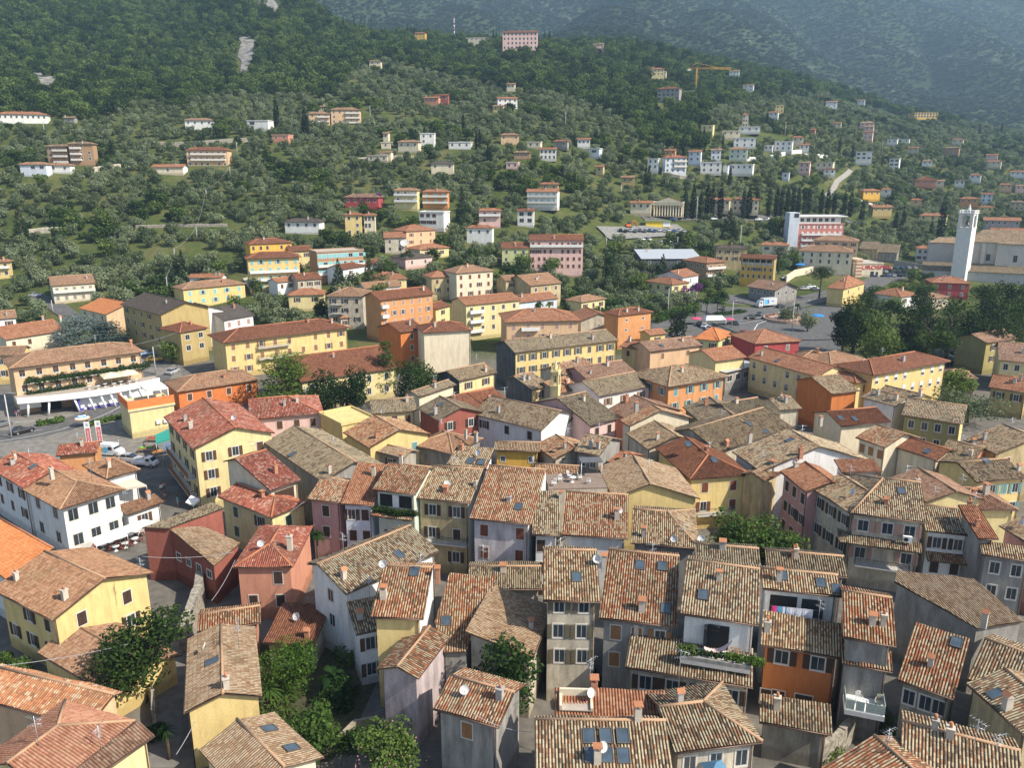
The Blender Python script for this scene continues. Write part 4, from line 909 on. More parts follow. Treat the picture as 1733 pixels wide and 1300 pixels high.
# ---------------------------------------------------------------- villas scattered over the hillside
NV = [0]
def V(t, kind, pts, h, wall, roof, label, **k):
    k.setdefault('name', 'villa'); k.setdefault('group', 'houses on the hillside'); k.setdefault('win', 'plain'); k.setdefault('top', 1.6)
    k.setdefault('far', True); h = h * (.94 if h < 12 else .85); k.setdefault('base', h + 1.0); k.setdefault('ov', .6); k.setdefault('ww', 1.1)
    return house(kind, t, pts, h, wall, roof, label, **k)
T = 'U6'
V(T, 'h', '560,906 680,893', 10.0, 'yellow', 'rorg', 'yellow four floor house with terracotta roof above the brown flat roofed hotel', a=6, name='house')
V(T, 'h', '680,908 766,903', 9.0, 'cream', 'rorg', 'cream house with arched loggias attached to the yellow four floor house', F=3, wh=1.9, name='house')
V(T, 'h', '180,948 412,938', 5.5, 'white', 'grey', 'white villa with wide grey hipped roof and roof dormers')
V(T, 'h', '560,793 785,785', 5.5, 'crimson', 'pbr', 'magenta villa with grey brown roof and purple bougainvillea', F=5)
V(T, 'h', '870,750 1030,745', 9.5, 'pyellow', 'brn', 'yellow villa with long white awnings left of the orange one', win='closed', wc='white', bal=(0, 1, 'white', (0, 1)))
V(T, 'h', '1050,760 1222,753', 8.4, 'orange', 'rorg', 'orange brown villa with pale blue awnings', win='closed', wc='cyan', bal=(0, 1, 'solid', (0, 1)))
V(T, 'f', '1025,887 1196,872', 8.0, 'white', 'f', 'white flat roofed block with brown shutter panels', d=10, win='closed', wc='brown', F=4, ww=1.7, rows=2)
V(T, 'h', '1405,878 1556,870', 8.0, 'ppink', 'rorg', 'pale pink villa with columns and white roof edge', bal=(0, 1, 'white', (0,)))
V(T, 'h', '1105,582 1258,578', 6.0, 'cream', 'grey', 'cream villa with grey roof and open awning on the middle slope')
V(T, 'h', '895,446 1035,440', 6.2, 'cream', 'brn', 'cream villa with tan hipped roof below the small chapel like house')
V(T, 'f', '790,448 860,446', 4.2, 'cream', 'f', 'small flat roofed cream house on the middle slope', d=8, name='house')
V(T, 'g', '803,391 846,388', 5.6, 'cream', 'brn', 'narrow sunlit cream house half hidden by trees', name='house')
V(T, 'f', '1035,392 1137,392', 8.5, 'white', 'f', 'white three floor cube house behind a single cypress', d=9, name='house')
V(T, 'f', '1215,447 1365,450', 4.4, 'white', 'f', 'long low white modern house on the middle slope', d=10)
V(T, 'f', '706,531 840,528', 3.6, 'beige', 'f', 'long beige terrace house half buried in the slope', d=8, name='house')
V(T, 'h', '335,266 477,258', 8.2, 'peach', 'brn', 'peach villa with balcony left of the larger peach house', bal=(.4, 1, 'solid', (0, 1)))
V(T, 'h', '475,242 668,233', 10.2, 'peach', 'brn', 'large peach house with three balconies high on the left slope', bal=(.5, 1, 'solid', (0, 1, 2)), a=5, name='house')
V(T, 'h', '408,222 449,219', 4.0, 'tan', 'brn', 'tiny house with tan roof above the two peach houses', F=1, name='house')
V(T, 'f', '-55,312 88,306', 5.6, 'white', 'f', 'modern white house with dark glass front on the left slope', d=10, F=2, ww=3.2, wh=2.0)
V(T, 'f', '102,401 216,396', 4.6, 'salmon', 'f', 'low reddish house with flat grey roof below the modern white house', d=9)
V(T, 'g', '1062,168 1162,168', 6.0, 'salmon', 'rorg', 'red brown cottage with white awning on the upper slope', name='house')
V(T, 'g', '1126,153 1222,160', 6.2, 'rust', 'dred', 'dark red cottage right of the one with white awning', name='house')
T = 'W2'
V(T, 'g', '812,480 916,477', 9.0, 'white', 'rorg', 'white three floor house with brown red roof on the upper olive slope', name='house', a=8)
V(T, 'g', '787,518 846,516', 4.6, 'yellow', 'brn', 'little yellow house in front of the white three floor house', name='house')
V(T, 'g', '855,410 902,407', 6.0, 'cream', 'brn', 'small cream house at the edge of the dark wood', name='house', F=2)
V(T, 'h', '183,298 246,295', 6.0, 'cream', 'lich', 'lone cream house high on the left of the olive slope', name='house', F=2)
V(T, 'h', '406,160 463,160', 13.0, 'golden', 'rorg', 'golden square villa standing on the crest among cypresses', F=3, rows=3)
V(T, 'g', '836,158 1012,172', 21.0, 'ppink', 'dred', 'pink and yellow hotel on the crest', name='hotel', F=9, rows=5, d=16, wh=2.2, ww=1.6, fl=4.0, a=-3)
V(T, 'f', '653,184 792,192', 9.0, 'cream', 'f', 'long low cream building on the crest left of the pink hotel', name='house', d=16, F=6)
V(T, 'g', '1275,215 1335,224', 8.0, 'ppink', 'lich', 'small pinkish farmhouse on the crest right of the hotel', name='farmhouse', F=3)
V(T, 'h', '1555,336 1633,335', 10.0, 'pyellow', 'red', 'pale yellow mansion with pink roof above the building site', F=4, rows=2)
T = 'U7'
V(T, 'h', '932,262 1080,262', 10.0, 'grey', 'dred', 'grey unfinished villa with open storeys and red roof beside the crane', F=5, rows=3, ww=2.0, wh=2.0)
V(T, 'f', '1055,275 1165,282', 5.5, 'beige', 'f', 'bare concrete terrace of the building site beneath the crane', name='building_shell', cat='building', d=12, F=3, ww=2.2)
V(T, 'g', '50,1028 168,1022', 7.4, 'white', 'dred', 'white house with brown roof and three dark loggias above the striped hotel', name='house', F=2, rows=2, ww=2.0, wh=1.8)
V(T, 'g', '192,640 308,638', 6.0, 'white', 'rorg', 'white villa with dark window bands left of the cypresses', F=4, rows=2, wh=1.7)
V(T, 'h', '278,590 376,590', 4.4, 'grey', 'rorg', 'dark fronted bungalow with bright red roof edge', F=2)
V(T, 'g', '430,578 522,575', 5.0, 'white', 'rorg', 'white bungalow with low red roof between two cypresses', F=3)
V(T, 'f', '500,637 578,632', 5.2, 'bluew', 'f', 'small pale cube house with one wide dark window', d=8, F=1, ww=3.0, name='house')
V(T, 'h', '30,660 142,658', 4.2, 'brown', 'lich', 'low brown house among trees on the middle slope', name='house', F=2)
V(T, 'f', '-20,722 66,720', 4.0, 'ppink', 'f', 'low pinkish white house with flat roof on the middle slope', d=8, name='house', F=2)
V(T, 'h', '195,860 322,855', 5.0, 'tan', 'rorg', 'tan bungalow with orange hipped roof above the turquoise balconies', F=2, name='bungalow')
V(T, 'g', '110,908 316,905', 8.2, 'white', 'rorg', 'white block with turquoise balconies and bright orange roof', F=5, rows=2, win='closed', wc='cyan', name='apartment_block', bal=(0, 1, 'solid', (0, 1)))
V(T, 'h', '985,692 1132,692', 11.0, 'bluew', 'red', 'pale blue block with red roof among the white villas', F=4, rows=3, a=8, bal=(.4, 1, 'solid', (0, 1)), name='apartment_block')
V(T, 'g', '978,648 1056,648', 5.2, 'orange', 'rorg', 'little orange house behind the pale blue block', name='house', F=2)
V(T, 'f', '870,700 948,700', 8.0, 'white', 'f', 'white flat roofed house left of the pale blue block', d=8, name='house', F=2)
V(T, 'g', '1128,655 1218,650', 8.2, 'bluew', 'rorg', 'bluish white house with arched ground floor and orange roof tip', name='house', F=2)
V(T, 'g', '1272,645 1346,640', 6.8, 'bluew', 'sand', 'pale gabled house with upstairs loggia on the white villa slope', name='house', F=2)
V(T, 'h', '1385,640 1510,638', 7.2, 'mint', 'brn', 'mint green villa with brown roof and a walled terrace', F=3)
V(T, 'f', '1205,722 1350,716', 7.0, 'white', 'f', 'white villa with arched porch below the gabled loggia house', d=10, F=3)
V(T, 'f', '1390,736 1545,729', 6.2, 'white', 'f', 'long white villa with arched terraces left of the cypress row', d=10, F=4)
V(T, 'f', '1346,745 1387,742', 5.2, 'bluew', 'f', 'small plain white cube between two arched villas', d=6, F=0, name='house')
V(T, 'f', '1415,570 1565,562', 6.6, 'white', 'f', 'white two storey villa with blank wall and wide eaves', d=12, F=3)
V(T, 'f', '1343,525 1466,516', 5.6, 'cream', 'f', 'cream flat roofed villa at the top of the white cluster', d=10, F=3)
V(T, 'h', '1470,421 1517,418', 10.0, 'cream', 'rorg', 'tall narrow cream house above the white cluster', F=2, rows=3, name='house')
V(T, 'f', '1445,500 1590,502', 4.2, 'white', 'f', 'very white low villa behind the cream flat roofed one', d=12, F=3)
V(T, 'f', '1208,490 1293,488', 7.0, 'pyellow', 'f', 'cream house with yellow balcony half behind a cypress', d=9, name='house', F=2)
V(T, 'g', '1472,238 1546,240', 6.8, 'white', 'lich', 'white gabled house on the crest right of the crane', name='house', F=2)
V(T, 'g', '1387,148 1458,155', 8.0, 'white', 'brn', 'white farmhouse at the tip of the crane jib', name='farmhouse', F=3)
V(T, 'g', '762,978 906,978', 6.0, 'cream', 'rorg', 'orange roofed end building of the columned villa', F=3, name='house')
COLV = V(T, 'f', '905,973 1112,965', 7.0, 'cream', 'f', 'cream columned building facing the parking deck', d=9, F=0, name='public_building')
V(T, 'h', '1235,958 1400,952', 6.5, 'cream', 'rorg', 'left wing of the cream cemetery building behind the cypress row', F=5, name='public_building')
V(T, 'h', '1405,958 1585,950', 7.5, 'cream', 'rorg', 'right wing of the cream cemetery building behind the cypress row', F=5, name='public_building')
T = 'U8'
V(T, 'g', '388,342 467,345', 7.2, 'white', 'brn', 'white house with balcony just under the upper crest path', name='house', F=2)
V(T, 'g', '585,332 638,330', 6.0, 'white', 'sand', 'little white house at the far end of the crest path', name='house', F=2)
V(T, 'f', '70,364 132,358', 7.6, 'yellow', 'f', 'yellow and white house beneath the crest at right', d=8, name='house', F=2)
V(T, 'f', '948,410 1100,406', 9.5, 'golden', 'f', 'far off orange hotel with white arches at the foot of the mountain', d=18, a=2, name='hotel', F=8, rows=2, ww=2.4, wh=2.4)
V(T, 'h', '600,474 700,470', 6.0, 'ppink', 'sand', 'pinkish villa with pale roof on the right slope', F=3)
V(T, 'h', '620,532 690,525', 8.2, 'ppink', 'red', 'pink house with white balconies below the pinkish villa', F=2, name='house')
V(T, 'f', '838,577 918,574', 4.6, 'white', 'f', 'flat white bungalow among the far olive trees', d=9, F=2, name='bungalow')
V(T, 'h', '1130,632 1232,630', 7.0, 'brown', 'lich', 'dark brown house with verandas on the far right slope', F=3, name='house')
V(T, 'f', '575,657 688,650', 9.2, 'white', 'f', 'tall bright white modern villa beside two cypresses', d=12, F=3, rows=2, ww=2.2)
V(T, 'f', '785,700 857,698', 9.0, 'white', 'f', 'white villa with stacked balconies right of the modern villa', d=9, F=2, rows=3, ww=2.2)
V(T, 'h', '1390,717 1497,715', 6.0, 'cream', 'rorg', 'cream villa with brown red roof on the far right slope', F=3)
V(T, 'hy', '945,835 1090,832', 5.2, 'salmon', 'dred', 'long low house with dark red roof and salmon end wall', d=9, F=3, name='house')
V(T, 'g', '1195,838 1270,830', 5.2, 'white', 'grey', 'white house with grey roof in the olive trees at right', F=2, name='house')
V(T, 'h', '625,902 742,896', 6.2, 'golden', 'rorg', 'golden house with orange roof above the cypresses at right', a=8, F=3)
V(T, 'g', '685,1006 817,1001', 6.2, 'ochre', 'rorg', 'ochre farmhouse with bright orange roof behind the cypresses', a=6, F=3, name='farmhouse')
V(T, 'h', '970,1056 1156,1051', 5.2, 'pyellow', 'rorg', 'pale yellow house left of the tall dark cypress', F=3, name='house')
V(T, 'g', '1362,922 1446,920', 7.0, 'bluew', 'red', 'bluish white house with red roof above the church tower', F=2, name='house')
V(T, 'h', '1228,951 1356,946', 6.2, 'orange', 'rorg', 'orange house with layered roofs above the church tower', F=3, name='house')
V(T, 'h', '1345,1004 1452,1001', 5.2, 'yellow', 'rorg', 'yellow house directly behind the bell tower top', F=2, name='house')
V(T, 'g', '1378,1086 1622,1079', 6.2, 'mauve', 'rorg', 'mauve terrace house with long orange roof behind the church', F=6, name='house')
V(T, 'g', '1422,1152 1650,1165', 6.0, 'yellow', 'rorg', 'yellow house with orange gable behind the church roof', F=4, name='house')
V(T, 'g', '215,726 295,722', 7.2, 'ppink', 'lich', 'pink grey house with loggias near the white ramp road', F=2, name='house')
V(T, 'h', '372,766 456,763', 4.6, 'white', 'dred', 'low white house with brown roof near the ramp road', F=2, name='house')
V(T, 'f', '318,725 440,722', 5.0, 'cream', 'f', 'pale terraced house above the low white one', d=9, F=3, name='house')
V(T, 'f', '62,592 185,586', 7.0, 'white', 'f', 'large white villa with wide flat eaves right of the cluster', d=12, F=3)
V(T, 'f', '-5,616 60,614', 4.0, 'white', 'f', 'low white annexe beside the wide flat eaved villa', d=8, F=2, name='house')
V(T, 'g', '218,612 290,610', 5.2, 'white', 'rorg', 'white cottage with orange awning on the right slope', F=2, name='cottage')
V(T, 'g', '284,518 328,515', 3.6, 'salmon', 'rorg', 'tiny hut with red roof in the trees on the right slope', F=1, name='hut')
V(T, 'f', '108,790 164,785', 4.6, 'bluew', 'f', 'pale cube house with one arch below the cypresses', d=7, F=1, name='house')
V(T, 'g', '1545,782 1650,780', 5.4, 'white', 'rorg', 'white and orange house at the far right edge of the slope', F=3, name='house')
V(T, 'g', '1580,870 1660,868', 6.0, 'ppink', 'sand', 'pinkish house at the right edge above the tan one', F=2, name='house')
V(T, 'h', '1545,972 1650,974', 7.2, 'tan', 'lich', 'tan block at the right edge above the church', F=3, name='house')
T = 'U5'
V(T, 'h', '-30,157 298,160', 6.2, 'white', 'rorg', 'long white house with red roof at the upper left edge', F=9, name='house')
V(T, 'h', '280,362 421,355', 9.0, 'brown', 'lich', 'left half of the brown block with wooden balconies', name='apartment_block', bal=(.3, 1, 'solid', (0, 1, 2)))
V(T, 'h', '418,347 582,330', 11.6, 'brown', 'lich', 'right half of the brown block with white awning and red blind', name='apartment_block', bal=(.05, .5, 'solid', (0, 1, 2)), a=5)
V(T, 'h', '110,476 288,468', 6.2, 'bluew', 'brn', 'blue white villa with tan roof below the brown block', F=3, ww=2.0)
V(T, 'h', '288,481 441,473', 4.2, 'white', 'brn', 'low wing with tan roof right of the blue white villa', F=2, name='house')
V(T, 'g', '386,182 466,179', 3.2, 'grey', 'lich', 'small grey hut on the upper left slope', F=1, name='hut')
V(T, 'h', '1152,197 1336,193', 6.2, 'white', 'pbr', 'villa with dark timber front and white window bay on the left slope', F=4, sidewall='white')
V(T, 'h', '1160,386 1431,383', 8.8, 'peach', 'dred', 'broad peach brown villa with two floors of balconies', F=7, rows=3, bal=(.1, .95, 'solid', (0, 1)), wall2=None)
V(T, 'g', '947,492 1152,488', 3.8, 'cream', 'rorg', 'low white cottage with bright orange roof', F=1, name='cottage', sidewall='white')
V(T, 'h', '-60,1092 62,1082', 7.4, 'yellow', 'rorg', 'yellow house with white awning and curved balcony at the left edge', F=2, rows=2, bal=(.3, 1, 'white', (0,)), name='house')

# further little houses on the right and middle slopes
X = 'P'
for (u0, u1, v, kd, h, w, r, lab) in ((1108, 1128, 122, 'g', 5, 'cream', 'brn', 'cream house above the wood, right of the mansion'), (1300, 1318, 190, 'g', 5, 'white', 'rorg', 'white house among the trees left of the crest path'), (1340, 1362, 232, 'h', 6, 'cream', 'rorg', 'cream house with terracotta roof above the ramp road'),
    (1462, 1480, 214, 'g', 5, 'ppink', 'sand', 'rosy house with sandy roof high on the right slope'), (1500, 1520, 236, 'f', 5, 'white', 'f', 'white flat roofed house high on the right slope'), (1536, 1556, 250, 'g', 5, 'beige', 'rorg', 'beige house beyond the modern villa'), (1560, 1580, 272, 'h', 5, 'white', 'brn', 'white house with brown roof beyond the balconies villa'),
    (1610, 1632, 236, 'h', 5, 'cream', 'rorg', 'cream house far off on the right slope'), (1668, 1690, 262, 'g', 5, 'ppink', 'rorg', 'pale pink house far off at the right edge'), (1640, 1662, 296, 'h', 6, 'white', 'rorg', 'white house with red roof right of the dark red roofed one'), (1690, 1715, 312, 'h', 6, 'peach', 'rorg', 'peach house at the right edge of the slope'),
    (1580, 1600, 306, 'g', 5, 'cream', 'brn', 'cream cottage left of the white house with red roof'), (1490, 1510, 320, 'h', 5, 'white', 'rorg', 'white bungalow above the ochre farmhouse'), (1540, 1562, 338, 'h', 5, 'peach', 'rorg', 'peach bungalow right of the ochre farmhouse'), (640, 662, 258, 'g', 5, 'cream', 'brn', 'cream cottage with brown roof on the middle slope'),
    (846, 880, 228, 'h', 6, 'peach', 'pbr', 'peach villa with pillars on the middle slope'), (890, 916, 240, 'f', 3.5, 'cream', 'f', 'long low cream wall house right of the pillared villa'), (1006, 1022, 282, 'g', 5, 'tan', 'rorg', 'tan cottage between the cypresses on the middle slope'), (1050, 1075, 300, 'g', 5, 'ochre', 'brn', 'ochre ruin like house in the trees of the middle slope'), (1408, 1425, 208, 'g', 5, 'cream', 'rorg', 'cream cottage under the crest path')):
    V(X, kd, '%g,%g %g,%g' % (u0, v, u1, v - 1), h, w, r, lab, name='house' if 'house' in lab else ('cottage' if 'cottage' in lab else ('bungalow' if 'bungalow' in lab else 'villa')), nch=0)
# ---------------------------------------------------------------- ground, roads, mountain
def build_terrain():
    ys = np.concatenate([np.arange(-120, 200, 20.0), np.arange(200, 700, 6.0), np.arange(700, 1300, 12.0), np.linspace(1300, 3490, 90)])
    q = np.linspace(-1, 1, 261)
    Yg, Q = np.meshgrid(ys, q, indexing='ij'); Xg = Q * (Yg + 260) * 1.0
    Zg = terrain(Xg, Yg)
    v = np.stack([Xg, Yg, Zg], -1).reshape(-1, 3)
    ny, nx = len(ys), len(q); i = np.arange(ny - 1)[:, None] * nx + np.arange(nx - 1)[None]
    quads = np.stack([i, i + 1, i + nx + 1, i + nx], -1).reshape(-1, 4)
    m, nt, b = newmat('hillside ground')
    g = N(nt, 'ShaderNodeNewGeometry'); sx = N(nt, 'ShaderNodeSeparateXYZ'); nt.links.new(g.outputs['Position'], sx.inputs[0])
    n1 = N(nt, 'ShaderNodeTexNoise', i_Scale=.035, i_Detail=8.0, i_Roughness=.65); nt.links.new(g.outputs['Position'], n1.inputs['Vector'])
    n2 = N(nt, 'ShaderNodeTexNoise', i_Scale=.5, i_Detail=6.0, i_Roughness=.7); nt.links.new(g.outputs['Position'], n2.inputs['Vector'])
    grass = ramp(nt, n1.outputs[0], [(.3, (.045, .065, .02)), (.5, (.085, .105, .032)), (.62, (.125, .125, .05)), (.78, (.15, .125, .075))])
    grass = mixc(nt, grass, ramp(nt, n2.outputs[0], [(.3, (.55, .55, .55)), (.65, (1.1, 1.1, 1.05))]), .8, 'MULTIPLY')
    # far mountain: scrub, woods and pale rock
    mp = N(nt, 'ShaderNodeMapping'); mp.inputs['Scale'].default_value = (1, .6, 1.4); nt.links.new(g.outputs['Position'], mp.inputs['Vector'])
    n3 = N(nt, 'ShaderNodeTexNoise', i_Scale=.006, i_Detail=10.0, i_Roughness=.68); nt.links.new(mp.outputs[0], n3.inputs['Vector'])
    n4 = N(nt, 'ShaderNodeTexNoise', i_Scale=.05, i_Detail=6.0, i_Roughness=.75); nt.links.new(mp.outputs[0], n4.inputs['Vector'])
    wood = ramp(nt, n4.outputs[0], [(.32, (.024, .040, .017)), (.5, (.036, .056, .024)), (.7, (.048, .068, .030))])
    rock = ramp(nt, n3.outputs[0], [(.54, (0, 0, 0)), (.64, (1, 1, 1))])
    rk = mth(nt, 'MULTIPLY', rock, ramp(nt, n4.outputs[0], [(.5, (0, 0, 0)), (.62, (1, 1, 1))]))
    far = mixc(nt, wood, (.34, .31, .25), mth(nt, 'MULTIPLY', rk, .6))
    f = N(nt, 'ShaderNodeMapRange'); f.inputs[1].default_value = 720; f.inputs[2].default_value = 1000; nt.links.new(sx.outputs[1], f.inputs[0])
    col = mixc(nt, grass, far, f.outputs[0])
    t = N(nt, 'ShaderNodeMapRange'); t.inputs[1].default_value = 225; t.inputs[2].default_value = 205; nt.links.new(sx.outputs[1], t.inputs[0])
    pave = ramp(nt, n2.outputs[0], [(.3, (.10, .09, .08)), (.7, (.20, .185, .16))])
    col = mixc(nt, col, pave, t.outputs[0])
    nt.links.new(col, b.inputs['Base Color']); b.inputs['Roughness'].default_value = .95; b.inputs['Specular IOR Level'].default_value = .05
    bp = N(nt, 'ShaderNodeBump', i_Strength=.5, i_Distance=4.0); nt.links.new(mth(nt, 'MULTIPLY', n4.outputs[0], f.outputs[0]), bp.inputs['Height']); nt.links.new(bp.outputs[0], b.inputs['Normal'])
    o = link('terrain', npmesh('terrain', v, quads, m, smooth=True)); tag(o, 'green hillside and mountain rising behind the town', 'hill', None, 'structure')
build_terrain()
def asphalt(name, c):
    if name in MATS: return MATS[name]
    return flat(name, c, .9, 0, .25, .8, .2)
def ribbon(name, pts, w, mat, off=.012, label=None, cat='road', step=4.0, kerb=None, kind='structure'):
    """a strip draped over the ground along a polyline of ground points"""
    P = [Vector(p) for p in pts]; Q = [P[0]]
    for a, b in zip(P, P[1:]):
        n = max(1, int((b - a).length / step))
        for k in range(1, n + 1): Q.append(a.lerp(b, k / n))
    if len(Q) > 6:                       # ease the corners
        for _ in range(3): Q = [Q[0]] + [(Q[i - 1] + Q[i] * 2 + Q[i + 1]) / 4 for i in range(1, len(Q) - 1)] + [Q[-1]]
    mb = MB(); rows = []; ws = w if isinstance(w, (list, tuple)) else None
    for i, p in enumerate(Q):
        d = (Q[min(i + 1, len(Q) - 1)] - Q[max(i - 1, 0)]); d.z = 0; d.normalize(); e = Vector((-d.y, d.x, 0))
        ww = w if not ws else ws[0] + (ws[1] - ws[0]) * i / (len(Q) - 1)
        r = []
        for k in range(5):
            s = p + e * ww * (k / 4 - .5); r.append(Vector((s.x, s.y, gz(s.x, s.y) + off + (.25 if p.y > 230 else 0))))
        rows.append(r)
    for a, b in zip(rows, rows[1:]):
        for k in range(4): mb.face([a[k], b[k], b[k + 1], a[k + 1]], mat)
    o = mb.build(name)
    tag(o, label, cat, None, kind); return o
def gp(t, s): return [hit(*q, 0) for q in px(t, s)]
ASPH = asphalt('asphalt', (.115, .112, .108)); PAVE = asphalt('stone paving', (.20, .185, .16)); LINE = flat('road marking paint', (.62, .62, .6), .8)
def patch(name, t, s, mat, off, label=None, cat='pavement'):
    p = gp(t, s); mb = MB(); c = sum(p, Vector()) / len(p)
    for a, b in zip(p, p[1:] + p[:1]):
        n = 6
        for i in range(n):                       # fan, cut so it follows the ground
            for j in range(n):
                f = lambda u, v: c.lerp(a.lerp(b, v), u)
                q = [f(i / n, j / n), f((i + 1) / n, j / n), f((i + 1) / n, (j + 1) / n), f(i / n, (j + 1) / n)]
                q = [Vector((w.x, w.y, gz(w.x, w.y) + off)) for w in q]
                if i == 0: q = q[1:]  if False else [q[0], q[1], q[2]]
                mb.face(q, mat)
    o = mb.build(name); tag(o, label, cat, None, 'structure'); return o
# ---------------------------------------------------------------- trees
LEAF = {'olive': foliage('olive leaves', (.085, .116, .050), (.165, .203, .098), (.245, .285, .162)),
 'broad': foliage('broad leaves', (.020, .042, .009), (.062, .108, .021), (.145, .20, .045)),
 'dark': foliage('dark evergreen leaves', (.010, .026, .008), (.028, .056, .016), (.066, .105, .028)),
 'bright': foliage('bright leaves', (.040, .090, .012), (.095, .17, .024), (.16, .225, .045)),
 'cypress': foliage('cypress leaves', (.008, .018, .008), (.017, .032, .013), (.034, .054, .022)),
 'cedar': foliage('blue cedar needles', (.065, .10, .09), (.13, .18, .16), (.21, .26, .23)),
 'scrub': foliage('mountain wood', (.026, .044, .018), (.044, .068, .027), (.064, .09, .037)),
 'bush': foliage('garden bush leaves', (.020, .050, .010), (.062, .118, .022), (.135, .195, .045))}
BARK = flat('bark', (.09, .07, .05), .95, 0, .3, 3)
def leafcloud(name, rng, blobs, n, size, mat, up=.35, flat_=0.0, shell=.55):
    """blobs: (x, y, z, rx, ry, rz); n leaves spread by volume over the shells"""
    b = np.array(blobs, float); vol = (b[:, 3] * b[:, 4] * b[:, 5]) ** (2 / 3); pick = rng.choice(len(b), n, p=vol / vol.sum())
    d = rng.normal(size=(n, 3)); d /= np.linalg.norm(d, axis=1)[:, None]
    r = shell + (1.08 - shell) * rng.random(n) ** .7
    c = b[pick, :3] + d * b[pick, 3:6] * r[:, None]
    nrm = d * .8 + rng.normal(size=(n, 3)) * .6 + np.array([0, 0, up]); nrm /= np.linalg.norm(nrm, axis=1)[:, None]
    a = np.cross(nrm, rng.normal(size=(n, 3))); a /= np.linalg.norm(a, axis=1)[:, None]; e = np.cross(nrm, a)
    if flat_: e[:, 2] *= 1 - flat_; a[:, 2] *= 1 - flat_
    s = size * rng.uniform(.6, 1.4, n)[:, None]; asp = rng.uniform(.45, .8, n)[:, None]
    j = lambda: 1 + rng.uniform(-.3, .3, n)[:, None]
    v = np.stack([c - a * s * j() - e * s * asp * .6, c + a * s * .4 - e * s * asp * j(), c + a * s * j() + e * s * asp * .5, c - a * s * .3 + e * s * asp * j()], 1).reshape(-1, 3)
    q = np.arange(4 * n).reshape(-1, 4)
    return npmesh(name, v, q, mat, rng.random(n))
def lumpy(rng, R0, H0, n, z0, squash=.8):
    out = [(0, 0, z0, R0 * .6, R0 * .6, H0 * .5)]
    for k in range(n):
        t = rng.uniform(0, 2 * math.pi); rr = R0 * rng.uniform(.25, .72); zz = z0 + H0 * rng.uniform(-.34, .42)
        s = R0 * rng.uniform(.26, .46); out.append((rr * math.cos(t), rr * math.sin(t), zz, s, s * rng.uniform(.8, 1.2), s * squash))
    return out
def trunk_mesh(h, r, rng, limbs=4, lean=.1, spread=1.5):
    b = MB(); p = [(0, 0, -.4), (rng.uniform(-lean, lean), rng.uniform(-lean, lean), h * .4), (rng.uniform(-lean, lean) * 2, rng.uniform(-lean, lean) * 2, h)]
    b.tube(p, [r * 1.3, r, r * .7], BARK, 7)
    for k in range(limbs):
        t = k * 6.28 / limbs + rng.uniform(-.4, .4); q = Vector(p[2]) * rng.uniform(.75, 1)
        e = q + Vector((math.cos(t) * spread, math.sin(t) * spread, spread * rng.uniform(.6, 1.2))); m = q.lerp(e, .5) + Vector((0, 0, .15 * spread))
        b.tube([q, m, e], [r * .6, r * .4, r * .15], BARK, 5)
    return b.mesh('trunk')
RN = np.random.default_rng(5)
def olive_v(k):
    rng = np.random.default_rng(100 + k); return leafcloud('crown', rng, lumpy(rng, 3.5, 4.2, 9, 3.3, .9), 760, .33, LEAF['olive'], shell=.8)
def broad_v(k, mat='broad', n=620, size=.5):
    rng = np.random.default_rng(200 + k); return leafcloud('crown', rng, lumpy(rng, 4.4, 6.5, 10, 5.2, .95), n, size, LEAF[mat], shell=.75)
def cyp_v(k):
    rng = np.random.default_rng(300 + k); bl = []
    for i in range(14):
        t = i / 13; r = (.13 + .95 * math.sin(math.pi * min(1, (t * .86 + .14))) ** .8 * (1 - t * .45)) * .95
        bl.append((rng.uniform(-.1, .1), rng.uniform(-.1, .1), .6 + 11.2 * t, r, r, .75))
    return leafcloud('crown', rng, bl, 620, .27, LEAF['cypress'], up=.5, shell=.7)
OL = [olive_v(k) for k in range(5)]; BR = [broad_v(k) for k in range(5)]; CYP = [cyp_v(k) for k in range(3)]
SC = [broad_v(10 + k, 'scrub', 110, 1.1) for k in range(3)]
rpy = random.Random(4)
OLT = [trunk_mesh(1.9, .24, rpy, 4, .25, 1.1) for k in range(3)]; BRT = [trunk_mesh(3.0, .26, rpy, 4, .2, 1.6) for k in range(2)]; CYT = trunk_mesh(2.0, .2, rpy, 0, .02)
# ---- where things grow, as ground seen from the tower
def inpoly(u, v, poly):
    poly = np.array(poly, float); r = np.zeros(len(u), bool); j = len(poly) - 1
    for i in range(len(poly)):
        xi, yi = poly[i]; xj, yj = poly[j]
        c = ((yi > v) != (yj > v)) & (u < (xj - xi) * (v - yi) / (yj - yi + 1e-12) + xi); r ^= c; j = i
    return r
def projv(x, y, z):
    dz = z - CAM_H; yc = y * _st + dz * _ct; zc = y * _ct - dz * _st
    return CX + F_PX * x / zc, CY - F_PX * yc / zc
OLIVE_P = [(-400, 190), (0, 196), (160, 208), (240, 178), (420, 162), (560, 168), (610, 112), (650, 100), (700, 120), (780, 135), (880, 158), (960, 165), (1060, 210), (1090, 250), (1190, 262), (1200, 190), (1290, 165), (1400, 160), (1560, 205), (2200, 240),
           (2200, 430), (1700, 430), (1600, 440), (1520, 440), (1440, 470), (1330, 460), (1230, 500), (1210, 515), (1130, 535), (1060, 560), (1000, 540), (960, 540), (905, 500), (800, 500), (700, 500), (640, 520), (560, 560), (480, 560), (420, 530), (300, 520), (200, 520), (120, 545), (60, 560), (-60, 560), (-400, 560)]
